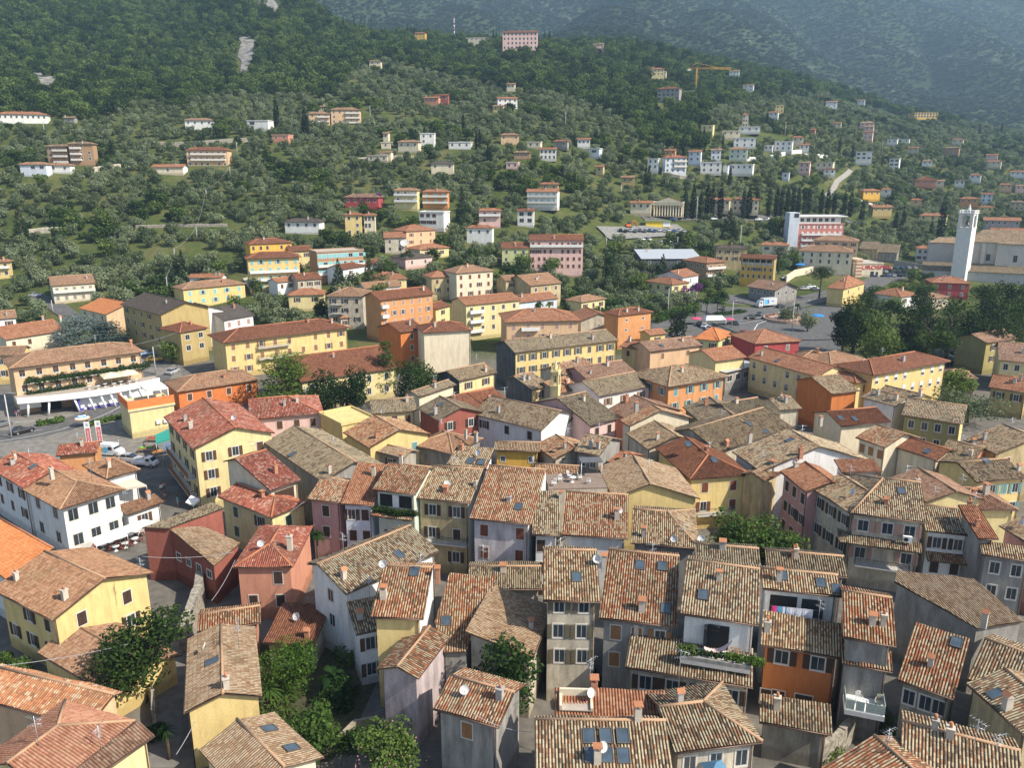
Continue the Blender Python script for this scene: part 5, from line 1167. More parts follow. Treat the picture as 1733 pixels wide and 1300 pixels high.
GRASS_P = [[(130, 405), (200, 425), (290, 418), (400, 428), (395, 445), (250, 440), (130, 430)], [(230, 385), (420, 380), (420, 395), (230, 402)], [(470, 310), (640, 318), (640, 326), (470, 322)], [(1270, 225), (1345, 230), (1340, 245), (1270, 242)], [(600, 190), (760, 205), (760, 212), (600, 200)], [(0, 395), (120, 390), (120, 402), (0, 408)]]
ROADS = []      # (points, half width) for keeping trees off
def clear_of_houses(x, y, r, front=0):
    ok = np.ones(len(x), bool)
    for cx, cy, rz, L, D, Yd in HOUSES:
        m = (np.abs(x - cx) < 45) & (np.abs(y - cy) < 60)
        if not m.any(): continue
        c, s = math.cos(rz), math.sin(rz); dx, dy = x - cx, y - cy
        lx = dx * c + dy * s; ly = -dx * s + dy * c
        ok &= ~((np.abs(lx) < L / 2 + r * .8) & (ly < D / 2 + r * .6) & (ly > -D / 2 - r))
        # keep the view of the front open, as the gardens below the houses do
        k = y / max(cy, 1); xs = x / np.maximum(k, .01)
        ok &= ~((np.abs(xs - cx) < L / 2 + 1.0) & (y < cy) & (y > cy - D / 2 - (max(front, 10.5) if Yd > 240 else 5)))
    return ok
def scatter(sp, y0, y1, seed, jit=.42):
    rng = np.random.default_rng(seed); X = []; Yl = []
    y = y0
    while y < y1:
        w = .78 * y + 40; xs = np.arange(-w, w, sp); X.append(xs + rng.uniform(-jit, jit, len(xs)) * sp); Yl.append(np.full(len(xs), y) + rng.uniform(-jit, jit, len(xs)) * sp); y += sp
    return np.concatenate(X), np.concatenate(Yl), rng
def off_roads(x, y):
    ok = np.ones(len(x), bool)
    for pts, hw in ROADS:
        for a, b in zip(pts, pts[1:]):
            d = np.array([b.x - a.x, b.y - a.y]); l2 = (d ** 2).sum() + 1e-9
            t = np.clip(((x - a.x) * d[0] + (y - a.y) * d[1]) / l2, 0, 1)
            ok &= np.hypot(x - a.x - t * d[0], y - a.y - t * d[1]) > hw
    return ok
PROTO = {}
def stuff(name, label, variants, x, y, z, sc, rng, cat):
    """one object: points that carry the trees through geometry nodes"""
    me = bpy.data.meshes.new(name); n = len(x)
    me.vertices.add(n); me.vertices.foreach_set('co', np.stack([x, y, z], 1).astype(np.float32).ravel())
    for nm, ty, val in (('rz', 'FLOAT_VECTOR', np.stack([np.zeros(n), np.zeros(n), rng.uniform(0, 6.28, n)], 1)), ('sc', 'FLOAT_VECTOR', sc), ('k', 'INT', rng.integers(0, len(variants), n))):
        a = me.attributes.new(nm, ty, 'POINT')
        if ty == 'INT': a.data.foreach_set('value', val.astype(np.int32))
        else: a.data.foreach_set('vector', val.astype(np.float32).ravel())
    o = link(name, me); ng = bpy.data.node_groups.new(name, 'GeometryNodeTree')
    ng.interface.new_socket('Geometry', in_out='INPUT', socket_type='NodeSocketGeometry'); ng.interface.new_socket('Geometry', in_out='OUTPUT', socket_type='NodeSocketGeometry')
    gi = ng.nodes.new('NodeGroupInput'); go = ng.nodes.new('NodeGroupOutput'); jn = ng.nodes.new('GeometryNodeJoinGeometry')
    def attr(nm, ty):
        a = ng.nodes.new('GeometryNodeInputNamedAttribute'); a.data_type = ty; a.inputs['Name'].default_value = nm; return a.outputs['Attribute']
    ra, sa, ka = attr('rz', 'FLOAT_VECTOR'), attr('sc', 'FLOAT_VECTOR'), attr('k', 'INT')
    for i, vm in enumerate(variants):
        if vm.name not in PROTO: PROTO[vm.name] = bpy.data.objects.new('crown_pattern', vm)
        oi = ng.nodes.new('GeometryNodeObjectInfo'); oi.inputs['Object'].default_value = PROTO[vm.name]; oi.inputs['As Instance'].default_value = True
        cmp_ = ng.nodes.new('FunctionNodeCompare'); cmp_.data_type = 'INT'; cmp_.operation = 'EQUAL'; ng.links.new(ka, cmp_.inputs[2]); cmp_.inputs[3].default_value = i
        ip = ng.nodes.new('GeometryNodeInstanceOnPoints'); ng.links.new(gi.outputs[0], ip.inputs['Points']); ng.links.new(cmp_.outputs[0], ip.inputs['Selection']); ng.links.new(oi.outputs['Geometry'], ip.inputs['Instance'])
        ng.links.new(ra, ip.inputs['Rotation']); ng.links.new(sa, ip.inputs['Scale']); ng.links.new(ip.outputs[0], jn.inputs[0])
    ng.links.new(jn.outputs[0], go.inputs[0])
    md = o.modifiers.new('trees', 'NODES'); md.node_group = ng
    tag(o, label, cat, None, 'stuff'); return o
def tree(name, label, group, crown, trunk, loc, sc, rz, parts=True):
    if parts:
        E = empty(name, loc, rz); E.scale = sc; tag(E, label, 'tree', group); link('crown', crown, E)
        if trunk: link('trunk', trunk, E)
    else:
        E = link(name, crown, None, loc, rz); E.scale = sc; tag(E, label, 'tree', group)
    return E
def plant_slopes():
    x, y, rng = scatter(6.1, 215, 1150, 11); z = terrain(x, y); u, v = projv(x, y, z)
    ol = inpoly(u, v, OLIVE_P) & (y < 1050)
    grass = np.zeros(len(x), bool)
    for p in GRASS_P: grass |= inpoly(u, v, p)
    ol &= ~grass & clear_of_houses(x, y, 3.0) & off_roads(x, y) & (rng.random(len(x)) < .94)
    mix = (np.sin(x * .05 + 1) * np.sin(y * .043 + 2) + .5 * np.sin(x * .13 + y * .11)) > .62        # pockets of greener trees among the olives
    mix &= rng.random(len(x)) < .75
    X, Y_, Z, U = x[ol & ~mix], y[ol & ~mix], z[ol & ~mix], u[ol & ~mix]
    o = np.argsort(Y_); vis = o[(U[o] > -25) & (U[o] < 1758)]; near = vis[:295]; rest = np.setdiff1d(o, near)
    for i in near:
        s = rng.uniform(.65, 1.1)
        tree('olive_tree', 'silvery olive tree on the lowest terraces behind the town', 'olive trees on the lowest terraces', OL[rng.integers(5)], OLT[rng.integers(3)], (X[i], Y_[i], Z[i]), (s, s, s * rng.uniform(.85, 1.15)), rng.uniform(0, 6.28))
    n = len(rest); s = rng.uniform(.48, 1.08, n); sc = np.stack([s, s, s * rng.uniform(.8, 1.15, n)], 1)
    stuff('olive_grove', 'olive groves covering the slope higher up', OL, X[rest], Y_[rest], Z[rest], sc, rng, 'olive grove')
    m = ol & mix; X, Y_, Z = x[m], y[m], z[m]; s = rng.uniform(.5, 1.0, m.sum())
    stuff('mixed_trees', 'greener trees growing in pockets among the olives', BR, X, Y_, Z - .5, np.stack([s, s, s * .9], 1), rng, 'trees')
    # forest
    x, y, rng = scatter(7.2, 330, 1300, 12); z = terrain(x, y); u, v = projv(x, y, z)
    fo = ~inpoly(u, v, OLIVE_P) & (v < 300) & clear_of_houses(x, y, 4, 24) & off_roads(x, y) & ((y > 480) | (v < 200))
    for p in SCREE:
        cx, cy = np.mean(p, 0); fo &= ~inpoly(u, v, [((a - cx) * 1.6 + cx, (b - cy) * 1.2 + cy + 5) for a, b in p])
    X, Y_, Z = x[fo], y[fo], z[fo]; n = len(X); s = rng.uniform(.6, 1.3, n)
    stuff('forest', 'dark wood climbing the steep slope', BR, X, Y_, Z - .8, np.stack([s, s, s * rng.uniform(.8, 1.2, n)], 1), rng, 'forest')
    x, y, rng = scatter(11, 1280, 3300, 13); z = terrain(x, y)
    keep = rng.random(len(x)) < .8; x, y, z = x[keep], y[keep], z[keep]; s = rng.uniform(.7, 1.5, len(x))
    stuff('mountain_wood', 'hazy woods on the far mountain side', SC, x, y, z - 1, np.stack([s * 1.25, s * 1.25, s * .5], 1), rng, 'forest')
    print('trees', len(X), ol.sum(), len(x))
SCREE = [[(404, 60), (420, 64), (434, 70), (428, 84), (430, 98), (421, 110), (416, 124), (406, 124), (409, 104), (402, 96), (406, 80)], [(50, 117), (64, 119), (72, 126), (97, 132), (88, 142), (82, 154), (70, 144), (64, 130)], [(14, 123), (26, 120), (36, 128), (26, 131)], [(430, -8), (474, -8), (470, 12), (462, 24), (456, 14), (440, 6)]]
# ---------------------------------------------------------------- roads and paths (laid before planting)
def road(name, t, s, w, mat=None, off=.012, label=None, keep=True, cat='road'):
    p = gp(t, s)
    if keep: ROADS.append((p, (w if not isinstance(w, tuple) else max(w)) / 2 + 3.0))
    return ribbon(name, p, w, mat or ASPH, off, label, cat)
patch('forecourt', 'P', '-40,760 60,790 270,770 330,700 300,610 250,600 60,640 -40,700', PAVE, .006, 'paved forecourt below the vine hotel')
road('main_road', 'P', '-60,745 60,735 140,712 200,690 262,640 285,600 300,575', 8.5, None, .014, 'main road curving past the white canopy', keep=False)
patch('junction', 'P', '1062,585 1075,556 1180,536 1180,512 1230,498 1300,505 1360,500 1440,480 1500,466 1550,462 1500,482 1430,512 1420,620 1330,612 1255,575 1160,570', ASPH, .010, 'asphalt forecourts round the bus station and junction')
road('main_road', 'P', '1075,560 1130,545 1190,540 1250,540 1300,530 1360,512 1420,505 1470,480', 9.5, None, .018, 'main road running past the bus station')
road('side_road', 'P', '1230,545 1280,565 1340,572 1400,568', 12, None, .02, 'wide road mouth below the roundabout')
road('side_road', 'P', '1300,520 1245,505 1205,512 1180,535', 6, None, .022, 'slip road beside the palms')
road('hotel_drive', 'P', '1440,490 1500,470 1550,464', 10, None, .016, 'supermarket car park')
road('car_park', 'P', '1590,600 1680,605', 18, None, .016, 'car park shaded by the tall trees')
road('parking_deck', 'P', '1020,396 1080,394.5 1158,391', 13, asphalt('pale concrete', (.22, .215, .20)), .5, 'pale concrete parking area below the columned building', cat='parking')
road('ramp_road', 'P', '1398,334 1410,322 1416,308 1432,296 1440,288', 3.2, asphalt('grey gravel', (.27, .25, .22)), .1, 'pale ramp road climbing the right slope')
road('ramp_road', 'P', '1440,336 1470,345 1490,350', 4, asphalt('pale gravel', (.42, .39, .34)), .1, 'pale track above the cypress row')
road('service_road', 'P', '1090,372 1180,368 1300,370 1440,374', 7, None, .1, 'road in front of the columned building')
road('slope_path', 'P', '440,500 425,480 420,470', 4, asphalt('pale gravel', (.42, .39, .34)), .1, 'pale drive beside the balconied yellow hotel')
road('cedar_lane', 'P', '55,500 90,515 125,540 150,560', 6, None, .05, 'lane behind the cedar')
road('hillside_road', 'P', '280,245 330,245 400,240 420,238', 5, asphalt('pale gravel', (.42, .39, .34)), .1, 'pale road cut below the dark timber villa')
for k, p in enumerate(SCREE):
    patch('scree', 'P', ' '.join('%g,%g' % q for q in p), flat('scree gravel', (.205, .195, .175), .95, 0, .6, .25), .6, 'bare grey scree on the wooded slope', 'scree')
# ---------------------------------------------------------------- cypresses
def stand(u, vb, vt):
    b = hit(u, vb); return b, max(2.0, CAM_H + b.y * v2t(vt) - b.z)
def cypress(u, vb, vt, label, group, fat=1.0):
    b, h = stand(u, vb, vt); s = h / 12.2
    tree('cypress_tree', label, group, CYP[int(u) % 3], CYT, b, (s * fat * 1.4, s * fat * 1.4, s * 1.22), (u * 1.7) % 6.28)
L1 = 'dark cypress in the long row behind the red hotel'
for u in (1300, 1313, 1321, 1331, 1340, 1349, 1360, 1367, 1388, 1399, 1410, 1428, 1438): cypress(u, 366 + (u % 3), 321 + (u * 7 % 9), L1, 'cypress row behind the red hotel')
for u in (1159, 1172, 1185, 1196, 1204, 1218, 1257, 1266, 1279): cypress(u, 371, 318 + (u * 5 % 10), 'dark cypress standing before the columned building', 'cypresses before the columned building')
for u, b, t in ((951, 315, 279), (972, 320, 292), (968, 272, 252), (972, 245, 225), (1097, 323, 285), (1092, 322, 288), (1190, 258, 222), (1195, 223, 203), (1223, 250, 228), (1234, 322, 284), (1200, 156, 140), (1204, 156, 138), (1208, 157, 136), (1234, 161, 146), (784, 222, 194), (806, 252, 226), (812, 253, 224), (826, 279, 246), (830, 279, 250)):
    cypress(u, b, t, 'lone dark cypress among the villas on the middle slope', 'cypresses on the middle slope')
for u in (988, 992, 1000, 1008, 1013, 1018, 1022, 1030): cypress(u, 128, 106 + u % 4, 'small cypress in the line above the dark wood', 'cypress line above the dark wood')
for u in (582, 588, 594, 600, 612, 618, 624, 629, 684, 690, 696, 702, 724): cypress(u, 52 + (u > 640) * 14, 28 + (u > 640) * 17 + u % 5, 'cypress on the crest left of the golden villa and around it', 'cypresses on the crest')
for u in (835, 840, 845, 922, 930, 938, 944): cypress(u, 76, 52 + u % 5, 'cypress on the crest beside the pink hotel', 'cypresses beside the crest hotel')
for u, b, t in ((469, 217, 168), (517, 234, 184), (521, 234, 200), (570, 205, 184), (719, 246, 218), (191, 279, 242), (380, 240, 220), (345, 240, 222), (362, 240, 224)): cypress(u, b, t, 'slim cypress on the left hand slope near a villa', 'cypresses on the left slope')
for u, b, t in ((1442, 271, 246), (1420, 260, 232), (1492, 283, 262), (1656, 234, 212), (1422, 164, 152), (1297, 215, 193), (1694, 225, 208)): cypress(u, b, t, 'small cypress on the distant right slope', 'cypresses on the right slope')
cypress(1590, 412, 340, 'tallest cypress, left of the church tower', None); cypress(1573, 412, 375, 'shorter cypress beside the tallest one near the church', None)
for u, b, t in ((1514, 392, 361), (1527, 392, 355)): cypress(u, b, t, 'one of two cypresses between the red hotel and the church', 'cypress pair near the church', 1.15)
cypress(1457, 381, 343, 'cypress standing alone at the right end of the red hotel', None, 1.2)
cypress(1156, 262, 228, 'stout dark cypress clump beside the pale blue block', None, 2.0); cypress(1008, 243, 221, 'stout dark conifer behind the low red roofed bungalow', None, 2.2)
# ---------------------------------------------------------------- larger trees one can tell apart
def special(name, label, mat, u, v, h, w, seed, n=2600, leaf=.24, shape='round', base=None, group=None, th=None):
    """u, v: where its top shows; h: height in metres; w: crown width"""
    rng = np.random.default_rng(seed)
    b = hit(u, v, h); g = Vector((b.x, b.y, gz(b.x, b.y))); r = w / 2
    if shape == 'round': bl = lumpy(rng, r, h * .8, 16, h * .56, .85)
    elif shape == 'tall': bl = lumpy(rng, r, h * 1.1, 18, h * .55, 1.0)
    elif shape == 'cone':
        bl = []
        for i in range(16):
            t = i / 15; k = max(3, int(7 * (1 - t)));
            for j in range(k):
                a = j * 6.28 / k + rng.uniform(-.3, .3) + i; rr = r * (1 - t) ** .85 * rng.uniform(.5, .9); bl.append((rr * math.cos(a), rr * math.sin(a), h * (.10 + .88 * t) - rr * .12, r * .30 * (1.15 - t), r * .30 * (1.15 - t), h * .035))
    elif shape == 'layers':
        bl = []
        L = 7
        for i in range(L):
            t = i / (L - 1); k = 6 if t < .8 else 3
            for j in range(k):
                a = j * 6.28 / k + i * 1.1 + rng.uniform(-.3, .3); rr = r * (1.0 - .62 * t) * rng.uniform(.35, .85); s = r * rng.uniform(.22, .36)
                bl.append((rr * math.cos(a), rr * math.sin(a), h * (.28 + .68 * t) + rng.uniform(-.2, .2), s * 1.2, s * 1.2, h * .045))
    elif shape == 'umbrella':
        bl = []
        for j in range(22):
            a = rng.uniform(0, 6.28); rr = r * rng.uniform(0, .8); bl.append((rr * math.cos(a), rr * math.sin(a), h * rng.uniform(.66, .9) - rr * .10, r * .32, r * .32, h * .085))
    E = empty(name, g, 0); tag(E, label, 'tree', group)
    link('crown', leafcloud('crown', rng, bl, n, leaf, LEAF[mat], flat_=.45 if shape in ('layers', 'umbrella') else 0), E)
    pr = random.Random(seed); link('trunk', trunk_mesh(th or (h * (.75 if shape in ('cone', 'layers', 'umbrella') else .45)), .10 + h * .018, pr, 5, .15, r * .55), E)
    return E
special('courtyard_tree', 'feathery leaved tree leaning over the tan garage roof', 'broad', 228, 1040, 9.5, 9.2, 1, 5200, .17, 'round')
special('garden_tree', 'bright green feathery shrub tree in the walled garden', 'bright', 492, 1104, 5.0, 6.2, 2, 5200, .11, 'tall')
special('garden_tree', 'dark leafy tree in the walled garden left of the oleander', 'bush', 520, 1203, 5.0, 5.6, 3, 3400, .15)
special('garden_tree', 'low dark shrub tree under the fan palm', 'bush', 585, 1150, 2.6, 4.2, 33, 1500, .15)
special('oleander', 'round oleander bush dotted with pink blossom at the bottom edge', 'bush', 660, 1240, 4.6, 6.2, 4, 4200, .14)
special('courtyard_tree', 'dense green tree in the small yard beside the sandy roof', 'bush', 850, 1088, 8.5, 6.6, 5, 4600, .17, 'tall')
special('garden_tree', 'spreading dark tree left of centre in the garden below the yellow red roofed house', 'bush', 1262, 868, 8.0, 9.5, 6, 4200, .2)
special('garden_tree', 'smaller spreading tree at the right end of the shaded garden', 'bush', 1325, 895, 6.5, 7.5, 7, 3000, .2)
special('cedar_tree', 'bright green layered cedar behind the pink house', 'bright', 482, 598, 12.5, 14.5, 8, 4800, .26, 'layers')
special('lime_tree', 'left round dark tree behind the pink house', 'dark', 545, 638, 10.0, 10.5, 9, 4200, .22)
special('lime_tree', 'middle round dark tree behind the flat topped yellow house', 'dark', 592, 630, 10.5, 10.5, 10, 4200, .22)
special('lime_tree', 'largest round dark tree in front of the plain cream tower house', 'dark', 705, 606, 11.5, 13.0, 11, 5000, .23)
special('cedar_tree', 'thin layered conifer before the large dark red roof', 'bush', 651, 577, 13.0, 6.0, 12, 2200, .22, 'layers')
special('blue_cedar', 'wide silvery blue cedar beside the vine hotel', 'cedar', 130, 536, 9.5, 17, 13, 4200, .3, 'layers')
special('blue_cedar', 'right hand boughs of a second silvery cedar against the ochre block', 'cedar', 178, 545, 8.0, 13, 14, 3000, .3, 'layers')
special('spruce', 'left dark spruce in front of the brown flat roofed hotel', 'dark', 571, 437, 13, 7.0, 15, 2400, .25, 'cone')
special('spruce', 'right dark spruce in front of the brown flat roofed hotel', 'dark', 623, 429, 13.5, 6.6, 16, 2400, .25, 'cone')
special('spruce', 'tall dark spruce at the left edge of the olive terraces', 'dark', 28, 344, 17, 8.5, 17, 2200, .32, 'cone')
special('spruce', 'dark spruce above the white gabled villa', 'dark', 305, 423, 13, 6.5, 18, 1800, .3, 'cone')
special('spruce', 'dark conifer right of the orange brown villa', 'dark', 782, 318, 15, 7.5, 40, 1800, .32, 'cone')
special('spruce', 'broad dark conifer beside the service road', 'dark', 1236, 352, 14, 11, 41, 2200, .34, 'cone')
special('holm_oak', 'dense rounded evergreen in front of the orange roofs', 'cypress', 1148, 530, 9.5, 7.5, 19, 2600, .22, 'tall')
special('broadleaf_tree', 'tall dense green tree right of the awning house', 'dark', 1036, 433, 13, 10, 20, 2600, .3, 'tall')
special('broadleaf_tree', 'green tree left of the hedge by the bougainvillea house', 'broad', 1080, 462, 8, 10, 21, 2000, .3)
special('conifer', 'dark pointed conifer between warehouse and villa', 'dark', 1123, 430, 10, 7, 22, 1600, .3, 'cone')
special('umbrella_pine', 'umbrella pine with bare trunk beside the bus station', 'dark', 1392, 446, 14, 12, 23, 2600, .26, 'umbrella')
PK = 'tall evergreen crowding the park beside the car park'
for i, (x, y, h, w, m, s) in enumerate(((600, 560, 18, 12, 'dark', 'round'), (760, 715, 15, 13, 'broad', 'round'), (1060, 640, 17, 13, 'dark', 'layers'), (1090, 790, 13, 11, 'broad', 'umbrella'), (1280, 590, 17, 13, 'dark', 'round'), (1400, 500, 17, 13, 'dark', 'umbrella'),
      (1500, 490, 17, 13, 'dark', 'round'), (1610, 520, 16, 13, 'dark', 'round'), (810, 585, 14, 10, 'broad', 'umbrella'), (1000, 545, 13, 11, 'dark', 'round'), (930, 640, 15, 11, 'dark', 'round'), (1190, 660, 15, 12, 'dark', 'layers'),
      (1560, 610, 15, 13, 'broad', 'round'), (1440, 620, 15, 12, 'dark', 'round'), (680, 640, 17, 11, 'dark', 'round'), (1330, 700, 13, 12, 'dark', 'round'), (1660, 600, 15, 13, 'dark', 'round'), (530, 640, 15, 9, 'dark', 'round'), (960, 870, 9, 8, 'bush', 'round'), (1450, 740, 13, 12, 'dark', 'round'), (1580, 700, 13, 13, 'dark', 'round'))):
    q = px('M4', '%d,%d' % (x, y))[0]
    special('park_tree', PK, m, q[0], q[1], h, w, 50 + i, 2600, .28, s, group='evergreens crowding the park')
special('olive_tree', 'single round olive on the pavement below the roundabout', 'olive', 1370, 527, 6.5, 7, 80, 1600, .22)
special('olive_tree', 'olive bush planted on the roundabout', 'olive', 1333, 523, 4.2, 7, 81, 1400, .22)
special('broadleaf_tree', 'small bright tree beside the parked cars at right', 'bright', 1626, 626, 6, 8, 82, 1800, .24)
special('willow_shrub', 'big silvery green shrub near the right edge', 'olive', 1645, 668, 6, 15, 83, 3000, .24)
special('broadleaf_tree', 'green tree behind the coral hotel terrace', 'broad', 1345, 425, 8, 10, 84, 1600, .3)
special('pine_tree', 'dark pine between the bright yellow block and the restaurant', 'dark', 1320, 418, 12, 12, 85, 2000, .3, 'layers')
special('broadleaf_tree', 'bushy tree in front of the striped hotel, left one', 'broad', 888, 432, 7, 10, 86, 1600, .28)
special('broadleaf_tree', 'bushy tree in front of the striped hotel, right one', 'bush', 932, 432, 8, 8, 87, 1600, .28)
special('broadleaf_tree', 'dark bush between the pale villas in the centre', 'dark', 968, 512, 5, 8, 88, 1400, .28)
special('broadleaf_tree', 'green tree right of the ochre block courtyard', 'bush', 288, 578, 6, 7.5, 89, 1500, .26)
special('broadleaf_tree', 'dark evergreen beside the orange roofed lodge', 'dark', 540, 505, 8, 6, 90, 1500, .26, 'tall')
def tree_row(label, group, name, mat, us, h, w, seed, n=900):
    for i, (u, v) in enumerate(us): special(name, label, mat, u, v, h, w, seed + i, n, .3, 'round', group=group)
tree_row('grey green olive between the hotel gardens in the middle of the town', 'olives among the hotels', 'olive_tree', 'olive', [(430, 515), (455, 520), (470, 535), (500, 520), (515, 530), (445, 495), (475, 500), (650, 465), (700, 460), (720, 470), (600, 500), (745, 470), (850, 470), (985, 470), (960, 485), (1000, 455), (1010, 500), (940, 460), (990, 500), (1105, 445), (1085, 440), (1060, 430), (1130, 415), (1090, 415), (1160, 412)], 5.5, 7, 400)
tree_row('round bushy tree between the houses right of the bus station', 'bushy trees right of the bus station', 'broadleaf_tree', 'broad', [(1482, 482), (1500, 486), (1520, 478), (1538, 482), (1555, 474), (1572, 480), (1590, 470), (1470, 492), (1610, 478), (1445, 480), (1570, 462), (1548, 455)], 6, 8, 500)
tree_row('leafy tree in the gardens left of the bus station', 'leafy trees left of the bus station', 'broadleaf_tree', 'bush', [(1195, 470), (1205, 488), (1216, 460), (1100, 498), (1118, 500), (1092, 515), (1222, 490), (1060, 520), (1040, 505), (1012, 520), (1320, 440), (1334, 432), (1245, 412), (1262, 418), (1186, 430), (1150, 445), (1170, 475)], 5.5, 7, 530)
tree_row('dark leafy tree squeezed between the apartment blocks', 'leafy trees between the apartment blocks', 'broadleaf_tree', 'broad', [(610, 505), (585, 490), (432, 470), (500, 445), (525, 460), (400, 500), (345, 470), (660, 440), (690, 425), (735, 420), (770, 440), (830, 415), (800, 420), (545, 425), (640, 480), (905, 460), (880, 475), (820, 520), (1085, 540)], 6, 7, 560)
plant_slopes()
# painted lines
def stripe(s, w=.16, dash=None):
    p = gp('P', s)
    if dash:
        d = (p[-1] - p[0]); n = int(d.length / dash / 2)
        for k in range(n): ribbon('road_marking', [p[0] + d * ((k + .1) / n), p[0] + d * ((k + .6) / n)], w, LINE, .03, 'dashed white line on the road', 'road marking')
    else: ribbon('road_marking', p, w, LINE, .03, 'white line on the road', 'road marking')
stripe('-40,752 60,741 138,718 195,697 256,650'); stripe('0,716 60,713 120,701'); stripe('30,735 100,722', .14, 2.0); stripe('1080,566 1150,552 1250,550 1300,541'); stripe('1180,546 1250,546 1300,536 1356,518', .2); stripe('1310,522 1410,500', .15, 2.0); stripe('1276,560 1282,550 1300,543', .3)
# ---------------------------------------------------------------- church, turret, crane, masts
def paint(n, c, r=.5): return flat(n, c, r, 0, .06, 2)
def at(u, v, h=0): return hit(u, v, h)
def church():
    p = at(1627, 462, 0); Yc = 372.0; k = ray(1650, 409); x0 = k.x / k.y * Yc
    st, tr = flat('church plaster', (.50, .475, .43), .9, 0, .08, .3), roofmat('tan')
    def zat(v): return CAM_H + Yc * v2t(v)
    E = empty('church', (x0, Yc, -.4), R(-24)); tag(E, 'grey beige parish church with tall nave and dark aisle roofs at the right edge', 'church')
    zn = zat(409) + .4; za = zat(456) + .4
    w = MB(); w.box(-3, 40, 0, 24, 0, zn, st, skip='tb')
    for xx in (3.0, 24.5): w.box(xx, xx + 1.6, -1.2, -.003, 0, zn - .6, st)
    w.box(9, 24.497, -2.6, -.004, 0, zn - .3, st, skip='b'); w.box(-18, -3.01, 8, 22, 0, zn - 1.5, st, skip='tb'); w.build('wall', E)
    r = MB(); rng = random.Random(3); hx = 7
    roof_plane(r, [(-3.8, -.8, zn), (41, -.8, zn), (33, 11, zn + 5), (4, 11, zn + 5)], tr, 0, rng); roof_plane(r, [(-3.8, 24.8, zn), (-3.8, -.8, zn), (4, 11, zn + 5)], tr, 0, rng); roof_plane(r, [(41, 24.8, zn), (-3.8, 24.8, zn), (4, 11, zn + 5), (33, 11, zn + 5)], tr, 0, rng)
    roof_plane(r, [(8.4, -3.2, zn - .35), (25.2, -3.2, zn - .35), (21, 2, zn + .9), (13, 2, zn + .9)], tr, 0, rng); roof_plane(r, [(-18.6, 7.4, zn - 1.5), (-2.8, 7.4, zn - 1.5), (-2.8, 15, zn + .6), (-14, 15, zn + .6)], roofmat('sand'), 0, rng)
    r.build('roof', E)
    a = MB(); a.box(-20, 42, -9, -2.605, 0, za, flat('aisle plaster', (.46, .44, .42), .9, 0, .08, .3), skip='tb'); a.build('aisle_wall', E)
    a = MB(); roof_plane(a, [(-20.6, -9.6, za), (42.6, -9.6, za), (42.6, -1, za + 3.0), (-20.6, -1, za + 3.0)], roofmat('lich'), 0, rng); a.build('aisle_roof', E)
    for xx in (6.2, 16.6, 31): add_window(E, xx, -2.6 if 9 < xx < 24 else 0, zn * .52 + 2, 0, 'plain', 'grey', 1.7, 3.2)
    for xx in (-8, 2, 12, 24): add_window(E, xx, -9.0, za - 1.2, 0, 'plain', 'grey', .8, .6)
    # bell tower
    kk = ray(1634, 400); yt = 366.0; T_ = empty('bell_tower', (kk.x / kk.y * yt, yt, -.4), R(-46)); tag(T_, 'tall white square bell tower of the church with open belfry', 'bell tower')
    ht = CAM_H + yt * v2t(352) + .4; s = 3.05; wt = flat('white limestone', (.70, .685, .66), .85, 0, .06, .6)
    b = MB(); b.box(-s, s, -s, s, 0, ht * .74, wt, skip='b'); b.box(-s - .18, s + .18, -s - .18, s + .18, ht * .74, ht * .755, wt); b.build('shaft', T_)
    b = MB(); z0, z1 = ht * .755, ht * .93
    for sx in (-1, 1):
        for sy in (-1, 1): b.box(min(sx * s, sx * (s - 1.35)), max(sx * s, sx * (s - 1.35)), min(sy * s, sy * (s - 1.35)), max(sy * s, sy * (s - 1.35)), z0, z1, wt)
    for q in (-.28, .28):
        for sx in (-1, 1):
            b.box(q * .0 - .22, q * .0 + .22, sx * s - .25, sx * s + .25, z0, z1, wt); b.box(sx * s - .25, sx * s + .25, -.22, .22, z0, z1, wt)
    b.box(-s - .01, s + .01, -s - .01, s + .01, z1 - .9, z1, wt); b.box(-s - .3, s + .3, -s - .3, s + .3, z1, z1 + .35, wt); b.build('belfry', T_)
    b = MB(); n = 7
    for k_ in range(n):
        for sgn in (-1, 1):
            x = -s + 2 * s * k_ / (n - 1); b.box(x - .22, x + .22, sgn * s - .2, sgn * s + .2, z1 + .35, z1 + 1.25, wt); b.box(sgn * s - .2, sgn * s + .2, x - .22, x + .22, z1 + .35, z1 + 1.25, wt)
    for sgn in (-1, 1): b.box(-s - .25, s + .25, sgn * s - .25, sgn * s + .25, z1 + 1.25, z1 + 1.5, wt); b.box(sgn * s - .25, sgn * s + .25, -s, s, z1 + 1.252, z1 + 1.502, wt)
    b.tube([(0, 0, z1 + .3), (0, 0, z1 + 2.4)], .7, wt, 8); b.lathe([(.55, z1 + 2.4), (.4, z1 + 3.2), (.05, z1 + 4.2)], wt); b.build('parapet', T_)
    b = MB(); b.lathe([(.2, z0 + 3.2), (.45, z0 + 2.6), (.6, z0 + 1.8), (.95, z0 + 1.2)], flat('bronze', (.12, .10, .06), .4, .8)); b.build('bell', T_)
church()
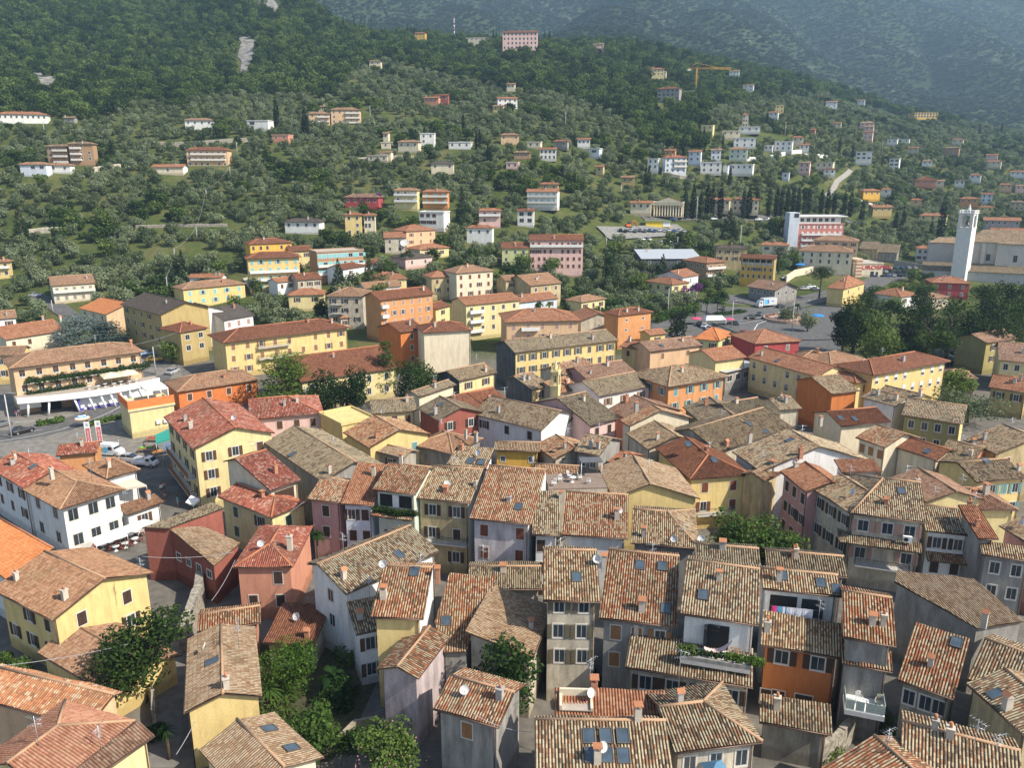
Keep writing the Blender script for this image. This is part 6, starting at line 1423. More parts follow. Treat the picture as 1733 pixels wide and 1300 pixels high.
def turret():
    p = at(940, 660, 8.5); g = gz(p.x, p.y); E = empty('bell_turret', (p.x, p.y, g), R(-20)); E.scale = (.68, .68, 1); tag(E, 'slim cream bell turret with pointed spire among the old roofs', 'bell turret')
    m = wallmat('pyellow'); z = p.z - g; s = 1.15; H0 = z + .8
    b = MB(); b.box(-s, s, -s, s, 0, H0, m, skip='b'); b.box(-s - .12, s + .12, -s - .12, s + .12, H0, H0 + .2, m)
    for sx in (-1, 1):
        for sy in (-1, 1): b.box(min(sx * s, sx * (s - .5)), max(sx * s, sx * (s - .5)), min(sy * s, sy * (s - .5)), max(sy * s, sy * (s - .5)), H0 + .2, H0 + 2.6, m)
    b.box(-s, s, -s, s, H0 + 2.3, H0 + 2.9, m); b.box(-s - .15, s + .15, -s - .15, s + .15, H0 + 2.9, H0 + 3.1, m); b.build('tower', E)
    b = MB(); b.lathe([(.95, H0 + 3.1), (.55, H0 + 3.9), (.2, H0 + 4.9), (.02, H0 + 5.6)], m, n=8, smooth=False)
    for sx in (-1, 1):
        for sy in (-1, 1): b.lathe([(.2, H0 + 3.1), (.14, H0 + 3.7), (.01, H0 + 4.2)], m, (sx * .9, sy * .9), 6)
    b.build('spire', E)
    b = MB(); b.lathe([(.1, H0 + 1.9), (.3, H0 + 1.4), (.5, H0 + .8)], flat('bronze', (.12, .10, .06), .4, .8)); b.build('bell', E)
turret()
H('gy', 'T7', '345,276 514,238 420,200', 6.6, 'pyellow', 'sand', 'small pale yellow chapel front with a white edged gable', name='chapel', F=1, rows=1, win='plain', ww=.7, wh=.9, d=9, nch=0, pitch=.62)
def crane():
    b0, h = stand(1177, 160, 115); m = paint('crane yellow', (.62, .33, .06)); E = empty('tower_crane', b0, 0); tag(E, 'yellow tower crane standing over the building site', 'crane')
    def lattice(mb, a, c, w, n):
        a, c = Vector(a), Vector(c); d = (c - a); e = Vector((0, 1, 0)) if abs(d.normalized().y) < .9 else Vector((1, 0, 0)); f = d.normalized().cross(e).normalized(); e = f.cross(d.normalized())
        cor = [(e + f) * w, (e - f) * w, (-e - f) * w, (f - e) * w]
        for q in cor: mb.tube([a + q, c + q], .13, m, 4)
        for k in range(n):
            for i in range(4): mb.tube([a + d * (k / n) + cor[i], a + d * ((k + 1) / n) + cor[(i + 1) % 4]], .07, m, 3)
    b = MB(); lattice(b, (0, 0, -3), (0, 0, h), .42, 10); b.build('mast', E)
    b = MB(); lattice(b, (-8, 0, h), (31, 2, h), .5, 22); b.tube([(0, 0, h), (0, 0, h + 4.5), (20, 1.3, h + .5)], .1, m, 4); b.tube([(0, 0, h + 4.5), (-8, 0, h + .4)], .1, m, 4); b.build('jib', E)
    b = MB(); b.box(-8.5, -5.5, -1, 1, h - 2.2, h - .6, CONC); b.build('counterweight', E)
crane()
def mast():
    b0, h = stand(769, 62, 27); E = empty('radio_mast', b0); tag(E, 'red and white radio mast on the crest', 'radio mast'); b = MB()
    n = 7
    for k in range(n): b.tube([(0, 0, h * k / n), (0, 0, h * (k + 1) / n)], 1.1 * (1 - k / n * .6), paint('mast ' + 'rw'[k % 2], ((.5, .06, .05), (.75, .75, .73))[k % 2]), 6)
    b.build('pole', E); b = MB()
    for z in (.55, .72, .85): b.box(-1.6, 1.6, -.5, .5, h * z, h * z + 1.6, paint('mast w', (.75, .75, .73)))
    b.build('aerials', E)
mast()
# ---------------------------------------------------------------- hotel canopy, vines, parasols
def vine_hotel():
    L, D, he, x0, x1, y0, y1, z0 = INFO[VINE.name]; wh = paint('white canopy paint', (.78, .78, .77), .5); zc = he - 6.6; n = 24
    def arc(t): return y0 - 2.2 - 5.0 * math.sin(math.pi * (.12 + .72 * t)) ** 1.1
    b = MB(); X0, X1 = -L / 2 + .2, L / 2 + 1.6
    for k in range(n):
        a, c = k / n, (k + 1) / n; xa, xc = X0 + (X1 - X0) * a, X0 + (X1 - X0) * c; ya, yc = arc(a), arc(c)
        b.face([(xa, ya, zc + .5), (xc, yc, zc + .5), (xc, y0 - .003, zc + .5), (xa, y0 - .003, zc + .5)], flat('terrace tiles', (.40, .34, .28), .8)); b.face([(xa, y0 - .003, zc - .35), (xc, y0 - .003, zc - .35), (xc, yc, zc - .35), (xa, ya, zc - .35)], wh)
        b.face([(xa, ya, zc - .35), (xc, yc, zc - .35), (xc, yc, zc + .95), (xa, ya, zc + .95)], wh); b.face([(xa, ya + .15, zc + .95), (xa, ya, zc + .95), (xc, yc, zc + .95), (xc, yc + .15, zc + .95)], wh); b.face([(xc, yc + .15, zc + .5), (xa, ya + .15, zc + .5), (xa, ya + .15, zc + .95), (xc, yc + .15, zc + .95)], wh)
    for x, y in ((X0, arc(0)), (X1, arc(1))): b.face([(x, y, zc - .35), (x, y0, zc - .35), (x, y0, zc + .5), (x, y, zc + .5)], wh)
    b.build('canopy', VINE)
    for t in (.07, .20, .36, .46, .54, .61, .68, .75, .83, .91, .98):
        x = X0 + (X1 - X0) * t; b = MB(); b.tube([(x + (.9 if t > .3 else -.5), arc(t) + .9, 0), (x, arc(t) + .5, zc - .34)], .22, wh, 8); b.build('column', VINE)
    b = MB(); bl = paint('shop blue', (.10, .09, .35)); b.box(X0 + (X1 - X0) * .40, X1 - 2, arc(.6) + 1.9, arc(.6) + 2.1, .9, zc - .36, wh); b.box(X0 + (X1 - X0) * .40, X1 - 2, arc(.6) + 2.0, arc(.6) + 2.2, 0, .89, bl); b.box(X0 + (X1 - X0) * .385, X0 + (X1 - X0) * .398, arc(.4) + .8, y0 - .1, 0, zc - .36, bl); b.build('shop_wall', VINE)
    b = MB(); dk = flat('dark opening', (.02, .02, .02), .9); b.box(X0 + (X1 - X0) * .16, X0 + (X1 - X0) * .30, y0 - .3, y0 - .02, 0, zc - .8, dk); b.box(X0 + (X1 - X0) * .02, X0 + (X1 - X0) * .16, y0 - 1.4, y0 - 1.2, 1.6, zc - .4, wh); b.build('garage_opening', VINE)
    rng = np.random.default_rng(9)
    for za, xa, xb, nn in ((he - 3.3, x0 + 2, x1 + 1.2, 4200), (he - 5.9, x0 + 2, x0 + 13, 1700)):
        bl_ = [(xa + (xb - xa) * (k / 40) + rng.uniform(-.2, .2), y0 - .55, za + .18 * math.sin(k * 1.3), .7, .65, rng.uniform(.55, .95)) for k in range(41)]
        o = link('vine', leafcloud('vine', rng, bl_, nn, .17, LEAF['bush']), VINE)
        balcony(VINE, xa, xb - .8, y0, za - .35, 'iron', .9)
    Mw = VINE.matrix_basis
    cr = paint('cream awning cloth', (.72, .62, .42), .8)
    for k, (x, lb) in enumerate(((L * .20, 'left cream square parasol on the hotel terrace'), (L * .33, 'right cream square parasol on the hotel terrace'))):
        p = Mw @ Vector((x, y0 - 2.8, zc + .5)); E = empty('parasol', p, VINE.rotation_euler.z); tag(E, lb, 'parasol', 'cream parasols on the hotel terrace')
        b = MB(); b.tube([(0, 0, 0), (0, 0, 2.5)], .05, wh, 6); b.build('pole', E); b = MB(); s = 1.9
        for q in range(4):
            a, c = R(45 + 90 * q), R(135 + 90 * q); r = s * 1.414; pa, pc = (r * math.cos(a), r * math.sin(a), 2.2), (r * math.cos(c), r * math.sin(c), 2.2)
            b.face([pa, pc, (0, 0, 2.95)], cr); b.face([(pa[0], pa[1], 1.95), (pc[0], pc[1], 1.95), pc, pa], cr)
        b.build('canopy', E)
    for k in range(7):
        p = Mw @ Vector((L * (.02 + .06 * k), y0 - 3.6 - (k % 2), zc + .5)); table_set(p, 'white cafe table on the hotel terrace', 'cafe tables on the hotel terrace')
WH_PLASTIC = paint('white plastic', (.74, .74, .72), .4)
def lathe_mesh(name, prof, m, n=10):
    b = MB(); b.lathe(prof, m, n=n); return b.mesh(name)
TAB_ME = None
def table_set(p, label, group):
    global TAB_ME
    if TAB_ME is None:
        TAB_ME = (lathe_mesh('table_top', [(.01, .74), (.5, .74), (.5, .70), (.01, .70)], WH_PLASTIC, 12), lathe_mesh('pedestal', [(.3, 0), (.28, .04), (.05, .08), (.05, .70)], WH_PLASTIC, 8))
    E = empty('cafe_table', p); tag(E, label, 'table', group); link('table_top', TAB_ME[0], E); link('pedestal', TAB_ME[1], E); return E
CH_ME = {}
def chair(p, rz, label, group=None, m=None, name='garden_chair'):
    m = m or WH_PLASTIC; k = m.name
    if k not in CH_ME:
        s = MB(); s.box(-.24, .24, -.24, .24, .41, .45, m); bk = MB()
        for i in range(6):
            x = -.2 + i * .08; bk.tube([(x, .23, .45), (x * 1.05, .36, .92)], .022, m, 5)
        bk.tube([(-.24, .36, .93), (0, .40, .98), (.24, .36, .93)], .03, m, 5)
        for sx in (-1, 1): bk.tube([(sx * .26, -.22, .42), (sx * .27, -.20, .64), (sx * .26, .27, .66)], .025, m, 5)
        lg = MB(); lg.tube([(0, 0, 0), (0, 0, .41)], .025, m, 5); CH_ME[k] = (s.mesh('seat'), bk.mesh('backrest'), lg.mesh('leg'))
    E = empty(name, p, rz); tag(E, label, 'chair', group); a, b, c = CH_ME[k]; link('seat', a, E); link('backrest', b, E)
    for sx in (-1, 1):
        for sy in (-1, 1): link('leg', c, E, (sx * .21, sy * .21, 0))
    return E
vine_hotel()
# ---------------------------------------------------------------- vehicles
TYRE = flat('tyre rubber', (.025, .025, .027), .8); CGL = flat('car glass', (.03, .04, .05), .08, 0, .2, 1, .6); LAMP = paint('lamp lens', (.7, .7, .65), .2)
VM = {}
def loft(b, secs, mat, caps=True):
    """secs: (x, half width, z0, z1) cross-sections along the car"""
    rows = [[(x, -w, z0), (x, w, z0), (x, w * .97, z0 + (z1 - z0) * .7), (x, w * .86, z1), (x, -w * .86, z1), (x, -w * .97, z0 + (z1 - z0) * .7)] for x, w, z0, z1 in secs]
    for r, s in zip(rows, rows[1:]):
        for k in range(6): b.face([r[k], s[k], s[(k + 1) % 6], r[(k + 1) % 6]], mat)
    b.face(rows[0], mat); b.face(rows[-1][::-1], mat)
def car_meshes(col):
    if col in VM: return VM[col]
    m = flat('car paint ' + col, {'black': (.015, .015, .017), 'silver': (.42, .43, .44), 'white': (.72, .72, .71), 'blue': (.05, .10, .25), 'red': (.40, .03, .03), 'grey': (.14, .145, .15), 'yellow': (.7, .42, .03), 'lblue': (.30, .42, .55)}[col], .25, .1, .03, 3, .6)
    b = MB(); loft(b, [(-2.1, .70, .35, .78), (-1.95, .84, .25, .92), (-1.0, .87, .22, .96), (.9, .87, .22, .92), (1.75, .84, .25, .80), (2.1, .66, .35, .66)], m)
    g = MB(); loft(g, [(-1.75, .72, .9, .93), (-1.25, .75, .9, 1.36), (.05, .75, .9, 1.40), (.95, .76, .88, .93)], CGL)
    r = MB(); r.box(-1.2, .05, -.62, .62, 1.385, 1.43, m); r.box(-.42, -.34, -.77, .77, .92, 1.39, m)
    w = MB(); 
    for y in (-.10, .10): pass
    w.tube([(0, -.1, 0), (0, .1, 0)], .31, TYRE, 14); w.tube([(0, -.108, 0), (0, .108, 0)], .18, STEEL, 10)
    h = MB(); h.box(0, .06, -.16, .16, -.07, .07, LAMP)
    VM[col] = (b.mesh('body'), g.mesh('windows'), r.mesh('roof_panel'), w.mesh('wheel'), h.mesh('headlight')); return VM[col]
def car(p, rz, col, label, group=None, cat='car', sc=1.0):
    E = empty('parked_car' if group else 'car', p, rz); E.scale = (sc, sc, sc); tag(E, label, cat, group); bd, g, r, w, h = car_meshes(col)
    link('body', bd, E); link('windows', g, E); link('roof_panel', r, E)
    for sx in (-1.28, 1.3):
        for sy in (-.78, .78): link('wheel', w, E, (sx, sy, .31))
    for sy in (-.5, .5): link('headlight', h, E, (2.02, sy, .62))
    return E
def van():
    p = at(188, 770); E = empty('van', (p.x, p.y, p.z + .015), R(-12)); tag(E, 'white van with a blue and an orange disc on its side', 'van'); m = flat('car paint white', (.72, .72, .71), .25, .1, .03, 3, .6)
    b = MB(); loft(b, [(-2.4, .85, .35, 2.1), (-2.3, .95, .3, 2.2), (.9, .95, .3, 2.2), (1.6, .93, .3, 1.35), (2.3, .9, .3, 1.1), (2.5, .75, .4, .9)], m); b.build('body', E)
    g = MB(); g.face([(1.02, -.84, 1.98), (1.02, .84, 1.98), (1.62, .86, 1.42), (1.62, -.86, 1.42)][::-1], CGL); 
    for s in (-1, 1): g.box(.3, 1.1, s * .965 - .01, s * .965 + .01, 1.3, 1.85, CGL)
    g.build('windows', E)
    for x, c, n, r in ((-.3, (.15, .5, .75), 'blue', .55), (-1.2, (.8, .4, .04), 'orange', .42)):
        d = MB(); mm = paint('decal ' + n, c); d.tube([(x, -.975, 1.25), (x, -.962, 1.25)], r, mm, 20); d.build('decal', E)
    for sx in (-1.5, 1.55):
        for sy in (-.85, .85): link('wheel', car_meshes('white')[3], E, (sx, sy, .33))
van()
def truck():
    p = at(1296, 520); E = empty('lorry', (p.x, p.y, p.z + .02), R(200)); tag(E, 'white box lorry with blue graphic turning past the bus station', 'lorry'); m = flat('car paint white', (.72, .72, .71), .25, .1, .03, 3, .6)
    b = MB(); b.box(-4, 2.0, -1.2, 1.2, .9, 3.5, m); b.build('cargo_box', E); c = MB(); loft(c, [(2.15, 1.1, .5, 2.7), (3.3, 1.1, .5, 2.7), (3.8, 1.08, .5, 1.9), (3.95, 1.0, .5, 1.4)], m); c.build('cab', E)
    g = MB(); g.face([(3.36, -.9, 2.6), (3.36, .9, 2.6), (3.82, .95, 1.85), (3.82, -.95, 1.85)][::-1], CGL)
    for s in (-1, 1): g.box(2.7, 3.3, s * 1.09 - .02, s * 1.09 + .02, 1.7, 2.4, CGL)
    g.build('windows', E); d = MB(); bl = paint('decal blue', (.15, .5, .75)); bl2 = paint('decal deep blue', (.04, .2, .6))
    for s in (-1, 1): d.box(.2, 1.6, s * 1.215 - .01, s * 1.215 + .01, 1.2, 3.2, bl); d.box(-.4, .25, s * 1.216 - .01, s * 1.216 + .01, 1.5, 3.0, bl2); d.box(-2.4, -1.6, s * 1.216 - .01, s * 1.216 + .01, 2.2, 2.7, bl2)
    d.build('decal', E); ch = MB(); ch.box(-3.9, 2.4, -.5, .5, .5, .9, TYRE); ch.build('chassis', E)
    for sx in (-2.8, 2.9):
        for sy in (-1, 1): o = link('wheel', car_meshes('white')[3], E, (sx, sy, .45)); o.scale = (1.45, 1.2, 1.45)
truck()
CARS = [(39, 733, 55, 'black', 'black car driving on the main road below the vine hotel', None), (3, 722, 60, 'grey', 'dark car leaving the photo at the left edge', None), (222, 781, -10, 'silver', 'silver car parked nose to tail beside the white van', None),
 (251, 601, 30, 'lblue', 'pale blue car parked beside the ochre block', None), (293, 632, 80, 'silver', 'silver car facing the lamp post lane', None), (262, 611, 20, 'yellow', 'yellow car half hidden by the roadside bushes', None), (60, 503, 5, 'silver', 'silver car on the lane above the cedar', None), (67, 519, -30, 'white', 'white car on the lane behind the cedar', None),
 (1321, 522, 28, 'black', 'black car right of the lorry', None), (1286, 535, 60, 'grey', 'dark grey car following down to the junction', None), (1269, 541, 200, 'black', 'black car at the junction nearest the orange roofs', None), (1241, 551, 150, 'grey', 'dark car parked beside the white tent', None),
 (1329, 473, 10, 'white', 'white car under the restaurant wall', None), (1361, 491, 5, 'silver', 'first of the silver cars right of the bus station', None), (1372, 488, 8, 'white', 'white car between two silver ones right of the bus station', None), (1381, 492, 2, 'grey', 'grey estate car right of the bus station', None),
 (1580, 453, 40, 'white', 'white car by the wall left of the church', None), (1623, 597, 5, 'grey', 'grey car beside the park wall at right', None), (1620, 606, 2, 'white', 'white car in front of the grey one at right', None), (1665, 627, 80, 'white', 'white car nose in by the mauve brown house', None), (1612, 619, 0, 'black', 'black car in the shade of the right car park', None)]
for u, v, a, c, l, g in CARS:
    p = at(u, v); car((p.x, p.y, p.z + .03 + (.25 if p.y > 230 and v < 560 else 0)), R(a), c, l, g)
rr = random.Random(8)
for u, v in ((1184, 551), (1192, 554), (1200, 558), (1256, 566), (1264, 570), (1300, 585), (1400, 512), (1412, 509), (1424, 506), (1224, 524), (1440, 500), (1452, 497)):
    p = at(u, v); car((p.x, p.y, p.z + .03), R(70 + rr.uniform(-8, 8)), rr.choice(('white', 'silver', 'grey', 'black', 'red')), 'car parked at the edge of the junction forecourts', 'cars parked round the junction')
for k in range(22):
    u = 1474 + (k % 8) * 10.5 + (k // 8) * 3; v = 455 + (k // 8) * 6.5; p = at(u, v); car((p.x, p.y, p.z + .05), R(80 + rr.uniform(-4, 4)), rr.choice(('white', 'silver', 'black', 'blue', 'grey', 'blue')), 'car parked in the rows in front of the supermarket', 'cars parked at the supermarket')
for k in range(14):
    u = 1050 + k * 8.2; p = at(u, 393.5 + (k % 2) * 1.2); car((p.x, p.y, p.z + .6), R(85 + rr.uniform(-6, 6)), rr.choice(('white', 'silver', 'grey', 'blue', 'black')), 'car parked along the edge of the pale concrete deck', 'cars parked on the concrete deck')
for u, v, c in ((1085, 407, 'white'), (1098, 407, 'white'), (1118, 410, 'silver'), (1131, 411, 'white'), (1144, 416, 'silver'), (1165, 412, 'lblue'), (1040, 419, 'silver'), (1172, 418, 'white')):
    p = at(u, v); car((p.x, p.y, p.z + .05), R(rr.uniform(0, 180)), c, 'light car glimpsed between the olives below the concrete deck', 'cars below the concrete deck')
for u, v, c in ((1139, 373, 'blue'), (1207, 373, 'white'), (1283, 374, 'white'), (1299, 374, 'silver')):
    p = at(u, v); car((p.x, p.y, p.z + .35), R(5), c, 'car standing on the road before the cypress row', 'cars before the cypress row')
def pickup():
    p = at(247, 789); E = empty('pickup_truck', (p.x, p.y, p.z + .02), R(-6)); tag(E, 'small white pick up truck on the square', 'pickup truck'); m = flat('car paint white', (.72, .72, .71), .25, .1, .03, 3, .6)
    b = MB(); loft(b, [(.3, .8, .35, 1.75), (1.2, .8, .35, 1.72), (1.7, .78, .35, 1.1), (2.1, .72, .4, .9)], m); b.build('cab', E)
    b = MB(); b.box(-2.2, .25, -.85, .85, .55, .68, m); b.box(-2.2, .25, -.85, -.8, .68, 1.0, m); b.box(-2.2, .25, .8, .85, .68, 1.0, m); b.box(-2.2, -2.15, -.8, .8, .68, 1.0, m); b.build('load_bed', E)
    g = MB(); g.face([(1.25, -.68, 1.66), (1.25, .68, 1.66), (1.72, .7, 1.14), (1.72, -.7, 1.14)][::-1], CGL)
    for s in (-1, 1): g.box(.5, 1.15, s * .8 - .015, s * .8 + .015, 1.15, 1.6, CGL)
    g.build('windows', E)
    for sx in (-1.4, 1.4):
        for sy in (-.72, .72): link('wheel', car_meshes('white')[3], E, (sx, sy, .31))
pickup()
# ---------------------------------------------------------------- poles, lamps, cables, banners
def pole(u, vb, vt, label, kind='utility_pole'):
    b0, h = stand(u, vb, vt); E = empty(kind, b0); tag(E, label, kind.replace('_', ' ')); m = flat('concrete pole', (.46, .45, .43), .85)
    b = MB(); b.tube([(0, 0, -.3), (0, 0, h)], [.17, .10], m, 7); b.build('pole', E); b = MB()
    if kind == 'street_lamp': b.tube([(0, 0, h), (.5, 0, h + .25), (1.5, 0, h + .3)], .05, STEEL, 6); b.box(1.3, 2.1, -.14, .14, h + .22, h + .36, STEEL); b.build('lamp_head', E)
    else: b.box(-.7, .7, -.05, .05, h - .6, h - .48, STEEL); b.box(-.5, .5, -.05, .05, h - 1.2, h - 1.1, STEEL); b.build('crossarm', E)
    return Vector(b0) + Vector((0, 0, h))
pole(20, 742, 668, 'bent lamp post at the left edge beside the main road', 'street_lamp'); pole(264, 634, 587, 'lamp post beside the bushes right of the vine hotel', 'street_lamp'); pole(1130, 535, 488, 'lamp post by the long hedge', 'street_lamp'); pole(1238, 555, 510, 'lamp post beside the parasols at the junction', 'street_lamp'); pole(90, 530, 508, 'small lamp post on the cedar lane', 'street_lamp')
UT = [pole(285, 503, 468, 'pole left of the yellow house with turquoise shutters'), pole(296, 434, 420, 'pole in the grassy clearing'), pole(334, 407, 384, 'pole above the grassy clearing'), pole(350, 337, 320, 'pole on the olive slope left of centre'), pole(391, 312, 282, 'pole right of the broad peach villa'), pole(76, 230, 204, 'pole below the long white house at upper left'), pole(402, 264, 240, 'pole beside the hillside road')]
for u, b, t, l in ((1026, 426, 400, 'pole left of the warehouse'), (1146, 424, 400, 'pole right of the warehouse'), (1051, 337, 312, 'pale pole behind the bungalow on the centre slope'), (1178, 383, 332, 'tall pole before the columned building'), (1253, 412, 380, 'pole right of the broad conifer'), (957, 222, 190, 'thin pole in the olive grove right of centre'), (1252, 425, 395, 'pole behind the coral hotel gardens'), (627, 206, 178, 'pole right of the large peach house'), (566, 233, 222, 'short pole on the middle slope'), (1328, 232, 205, 'pole on the right slope below the crest'), (1492, 262, 238, 'pole beside the stacked balconies villa'), (1340, 560, 510, 'sign pole on the roundabout'), (1472, 600, 560, 'bare pole in front of the park trees')): pole(u, b, t, l)
CABM = flat('overhead cable', (.30, .30, .30), .6)
def cable(a, c, sag, label, r=.03):
    b = MB(); n = 16; pts = [Vector(a).lerp(Vector(c), k / n) - Vector((0, 0, sag * 4 * (k / n) * (1 - k / n))) for k in range(n + 1)]; b.tube(pts, r, CABM, 4); o = b.build('cable'); tag(o, label, 'cable')
for i in range(4): cable(UT[i], UT[i + 1], 1.5, ('cable from the turquoise shutter house pole up to the clearing', 'cable crossing the grassy clearing', 'cable climbing above the clearing', 'cable between the two upper slope poles')[i], .05)
cable(at(0, 1128, 8), at(312, 1064, 7), .5, 'pale cable crossing in front of the feathery tree'); cable(at(358, 1017, 8), at(398, 948, 9), .3, 'cable running up from the stone wall to the salmon house'); cable(at(298, 1278, 6), at(330, 1222, 7), .1, 'short cable over the lane to the yellow lane house')
cable(at(492, 866, 9), at(560, 803, 9.5), .4, 'cable from the small crimson roof to the long grey brown roof'); cable(at(228, 583, 12), at(300, 562, 11), .3, 'cable between vine hotel and ochre block'); cable(at(800, 1208, 9), at(900, 1240, 8), .4, 'cable left of the house with six roof windows'); cable(at(240, 942, 9), at(395, 935, 8), .4, 'cable over the dark red hall')
RED = paint('banner red', (.55, .05, .05)); WHT = paint('banner white', (.75, .75, .74))
for k, (u, vb, vt, l) in enumerate(((153, 762, 714, 'left red and white banner above the square'), (171, 758, 712, 'right red and white banner above the square'))):
    b0, h = stand(u, vb, vt); E = empty('banner', b0, R(10)); tag(E, l, 'banner', 'banners above the square'); b = MB(); b.tube([(-.5, 0, 0), (-.5, 0, h)], .04, STEEL, 5); b.build('pole', E)
    b = MB(); b.box(-.46, .46, -.02, .02, h - 5.6, h, WHT); b.box(-.34, .34, -.035, -.021, h - 5.4, h - 1.3, RED)
    b.box(-.2, .2, -.034, -.0215, h - .85, h - .35, paint('banner grey', (.4, .45, .5)))
    for q in range(8): z = h - 1.75 - q * .42; b.box(-.16, .16, -.05, -.036, z, z + .07, WHT); b.box(-.16, -.09 + .1 * (q % 2), -.05, -.036, z + .08, z + .24, WHT); b.box(.06, .16, -.05, -.036, z - .16, z - .01, WHT)
    b.build('cloth', E)
# supermarket lettering
def sign():
    h = [o for o in bpy.data.objects if o.name.startswith('supermarket') and o.get('category')][0]; L, D, he, x0, x1, y0, y1, z0 = INFO[h.name]
    c = bpy.data.curves.new('sign_lettering', 'FONT'); c.body = 'EUROSPAR'; c.size = 2.6; c.extrude = .08; c.align_x = 'CENTER'; c.materials.append(paint('sign red', (.62, .03, .03)))
    tmp = bpy.data.objects.new('tmp', c); COL.objects.link(tmp); bpy.context.view_layer.update(); me = bpy.data.meshes.new_from_object(tmp.evaluated_get(bpy.context.evaluated_depsgraph_get())); bpy.data.objects.remove(tmp)
    o = link('sign_lettering', me, h, (L * .22, y0 - .1, he - 2.6)); o.rotation_euler = (R(90), 0, 0); o.scale = (1.25, 1, 1)
    b = MB(); b.box(x0 + L * .55, x0 + L * .66, y0 - .05, y0 - .003, .3, 3.2, GLASS); b.box(x0 + L * .72, x0 + L * .8, y0 - .05, y0 - .003, .3, 3.0, GLASS); b.build('glass_door', h)
    b = MB(); br, cr = paint('brick stripe', (.42, .20, .13), .9), paint('cream stripe', (.66, .55, .40), .9)
    for k in range(12): b.box(x0 + L * .05, x0 + L * .25, y0 - .6, y0 + 6, k * .75, k * .75 + .75, (br, cr)[k % 2], skip='tb' if k < 11 else 'b')
    b.build('striped_tower', h)
sign()
def columns():
    L, D, he, x0, x1, y0, y1, z0 = INFO[COLV.name]; m = wallmat('cream'); b = MB(); b.box(x0 - .2, x1 + .2, y0 - 3.6, y0 - .3, he - 1.2, he - .1, m); b.build('entablature', COLV)
    col = lathe_mesh('column', [(.55, .8), (.45, 1.2), (.38, he - 1.6), (.55, he - 1.2)], m, 8)
    for k in range(11): link('column', col, COLV, (x0 + .8 + (x1 - x0 - 1.6) * k / 10, y0 - 3.0, 0))
    b = MB(); xm = (x0 + x1) / 2; b.face([(xm - 7, y0 - 3.7, he - .1), (xm + 7, y0 - 3.7, he - .1), (xm, y0 - 3.7, he + 2.4)], m); b.face([(xm + 7, y0 - 3.7, he - .1), (xm + 7, y0 + 4, he - .1), (xm, y0 + 4, he + 2.4), (xm, y0 - 3.7, he + 2.4)], roofmat('rorg')); b.face([(xm - 7, y0 + 4, he - .1), (xm - 7, y0 - 3.7, he - .1), (xm, y0 - 3.7, he + 2.4), (xm, y0 + 4, he + 2.4)], roofmat('rorg')); b.build('pediment', COLV)
    b = MB(); dk = flat('dark opening', (.02, .02, .02), .9)
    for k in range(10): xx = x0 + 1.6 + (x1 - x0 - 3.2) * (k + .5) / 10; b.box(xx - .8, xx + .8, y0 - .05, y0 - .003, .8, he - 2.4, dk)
    b.build('doorway', COLV)
columns()
# coral hotel: white top storey and stair tower
def coral():
    h = [o for o in bpy.data.objects if o.get('label', '').startswith('coral red hotel')][0]; L, D, he, x0, x1, y0, y1, z0 = INFO[h.name]; w = wallmat('white')
    b = MB(); b.box(x0 + 1, x1 - 1, y0 + 1.5, y1 - 1, he + .1, he + 3.4, w); b.box(x0 - .4, x1 + 1.8, y0 + .2, y1, he + 3.4, he + 3.8, w); b.build('top_storey', h); b = MB(); b.box(x0 - 3.5, x0 + 1.6, y0 - 1.2, y0 + 5, 0, he + 5.6, wallmat('bluew')); b.box(x0 - 1.2, x0 + 1.2, y0 - 1.26, y0 - 1.203, he + 3.2, he + 5.2, GLASS); b.build('stair_tower', h)
    for k in range(6): add_window(h, x0 + 4 + (x1 - x0 - 6) * k / 6, y0 + 1.5, he + 1.9, 0, 'plain', 'grey', 1.8, 1.8)
    r = MB()
    for k in range(40): xx = x0 + (x1 - x0) * k / 39; r.box(xx - .04, xx + .04, y0 + .3, y0 + .36, he + 3.8, he + 4.7, STEEL)
    r.box(x0, x1, y0 + .28, y0 + .38, he + 4.7, he + 4.78, STEEL); r.build('roof_railing', h)
coral()
# ---------------------------------------------------------------- things on terraces, squares and lanes
def byl(s): return [o for o in bpy.data.objects if o.get('label', '').startswith(s)][0]
def wall_run(name, t, s, hh, th, mat, label, cat='wall', hs=None, zoff=0):
    p = gp(t, s); b = MB(); rng = random.Random(len(s))
    for i, (a, c) in enumerate(zip(p, p[1:])):
        d = (c - a); d.z = 0; d.normalize(); e = Vector((-d.y, d.x, 0)) * th / 2; n = max(1, int((c - a).length / 1.2))
        for k in range(n):
            q, r_ = a.lerp(c, k / n), a.lerp(c, (k + 1) / n); h0, h1 = hh + (rng.uniform(-.12, .12) if 'stone' in mat.name else 0), hh
            v = [q - e, r_ - e, r_ + e, q + e]; z0 = [gz(w.x, w.y) - .3 for w in v]; z1 = [gz(w.x, w.y) + h0 for w in v]
            lo = [Vector((w.x, w.y, z)) for w, z in zip(v, z0)]; hi = [Vector((w.x, w.y, z)) for w, z in zip(v, z1)]
            b.face(hi, mat)
            for m in range(4): b.face([lo[m], lo[(m + 1) % 4], hi[(m + 1) % 4], hi[m]], mat)
    o = b.build(name); tag(o, label, cat); return o
STONE = flat('rough wall stone', (.30, .27, .22), .95, 0, .45, 2.2); CREAMW = wallmat('cream')
wall_run('stone_wall', 'P', '345,985 340,1030 322,1080 312,1105', 3.2, .9, STONE, 'tall old stone wall along the lane beside the dark red hall')
wall_run('stone_wall', 'P', '1385,1300 1410,1285 1440,1250', 2.4, .6, STONE, 'stone garden wall at the bottom edge')
wall_run('garden_wall', 'P', '574,1262 600,1236 640,1228', 1.0, .25, wallmat('beige'), 'pale garden wall curving behind the oleander')
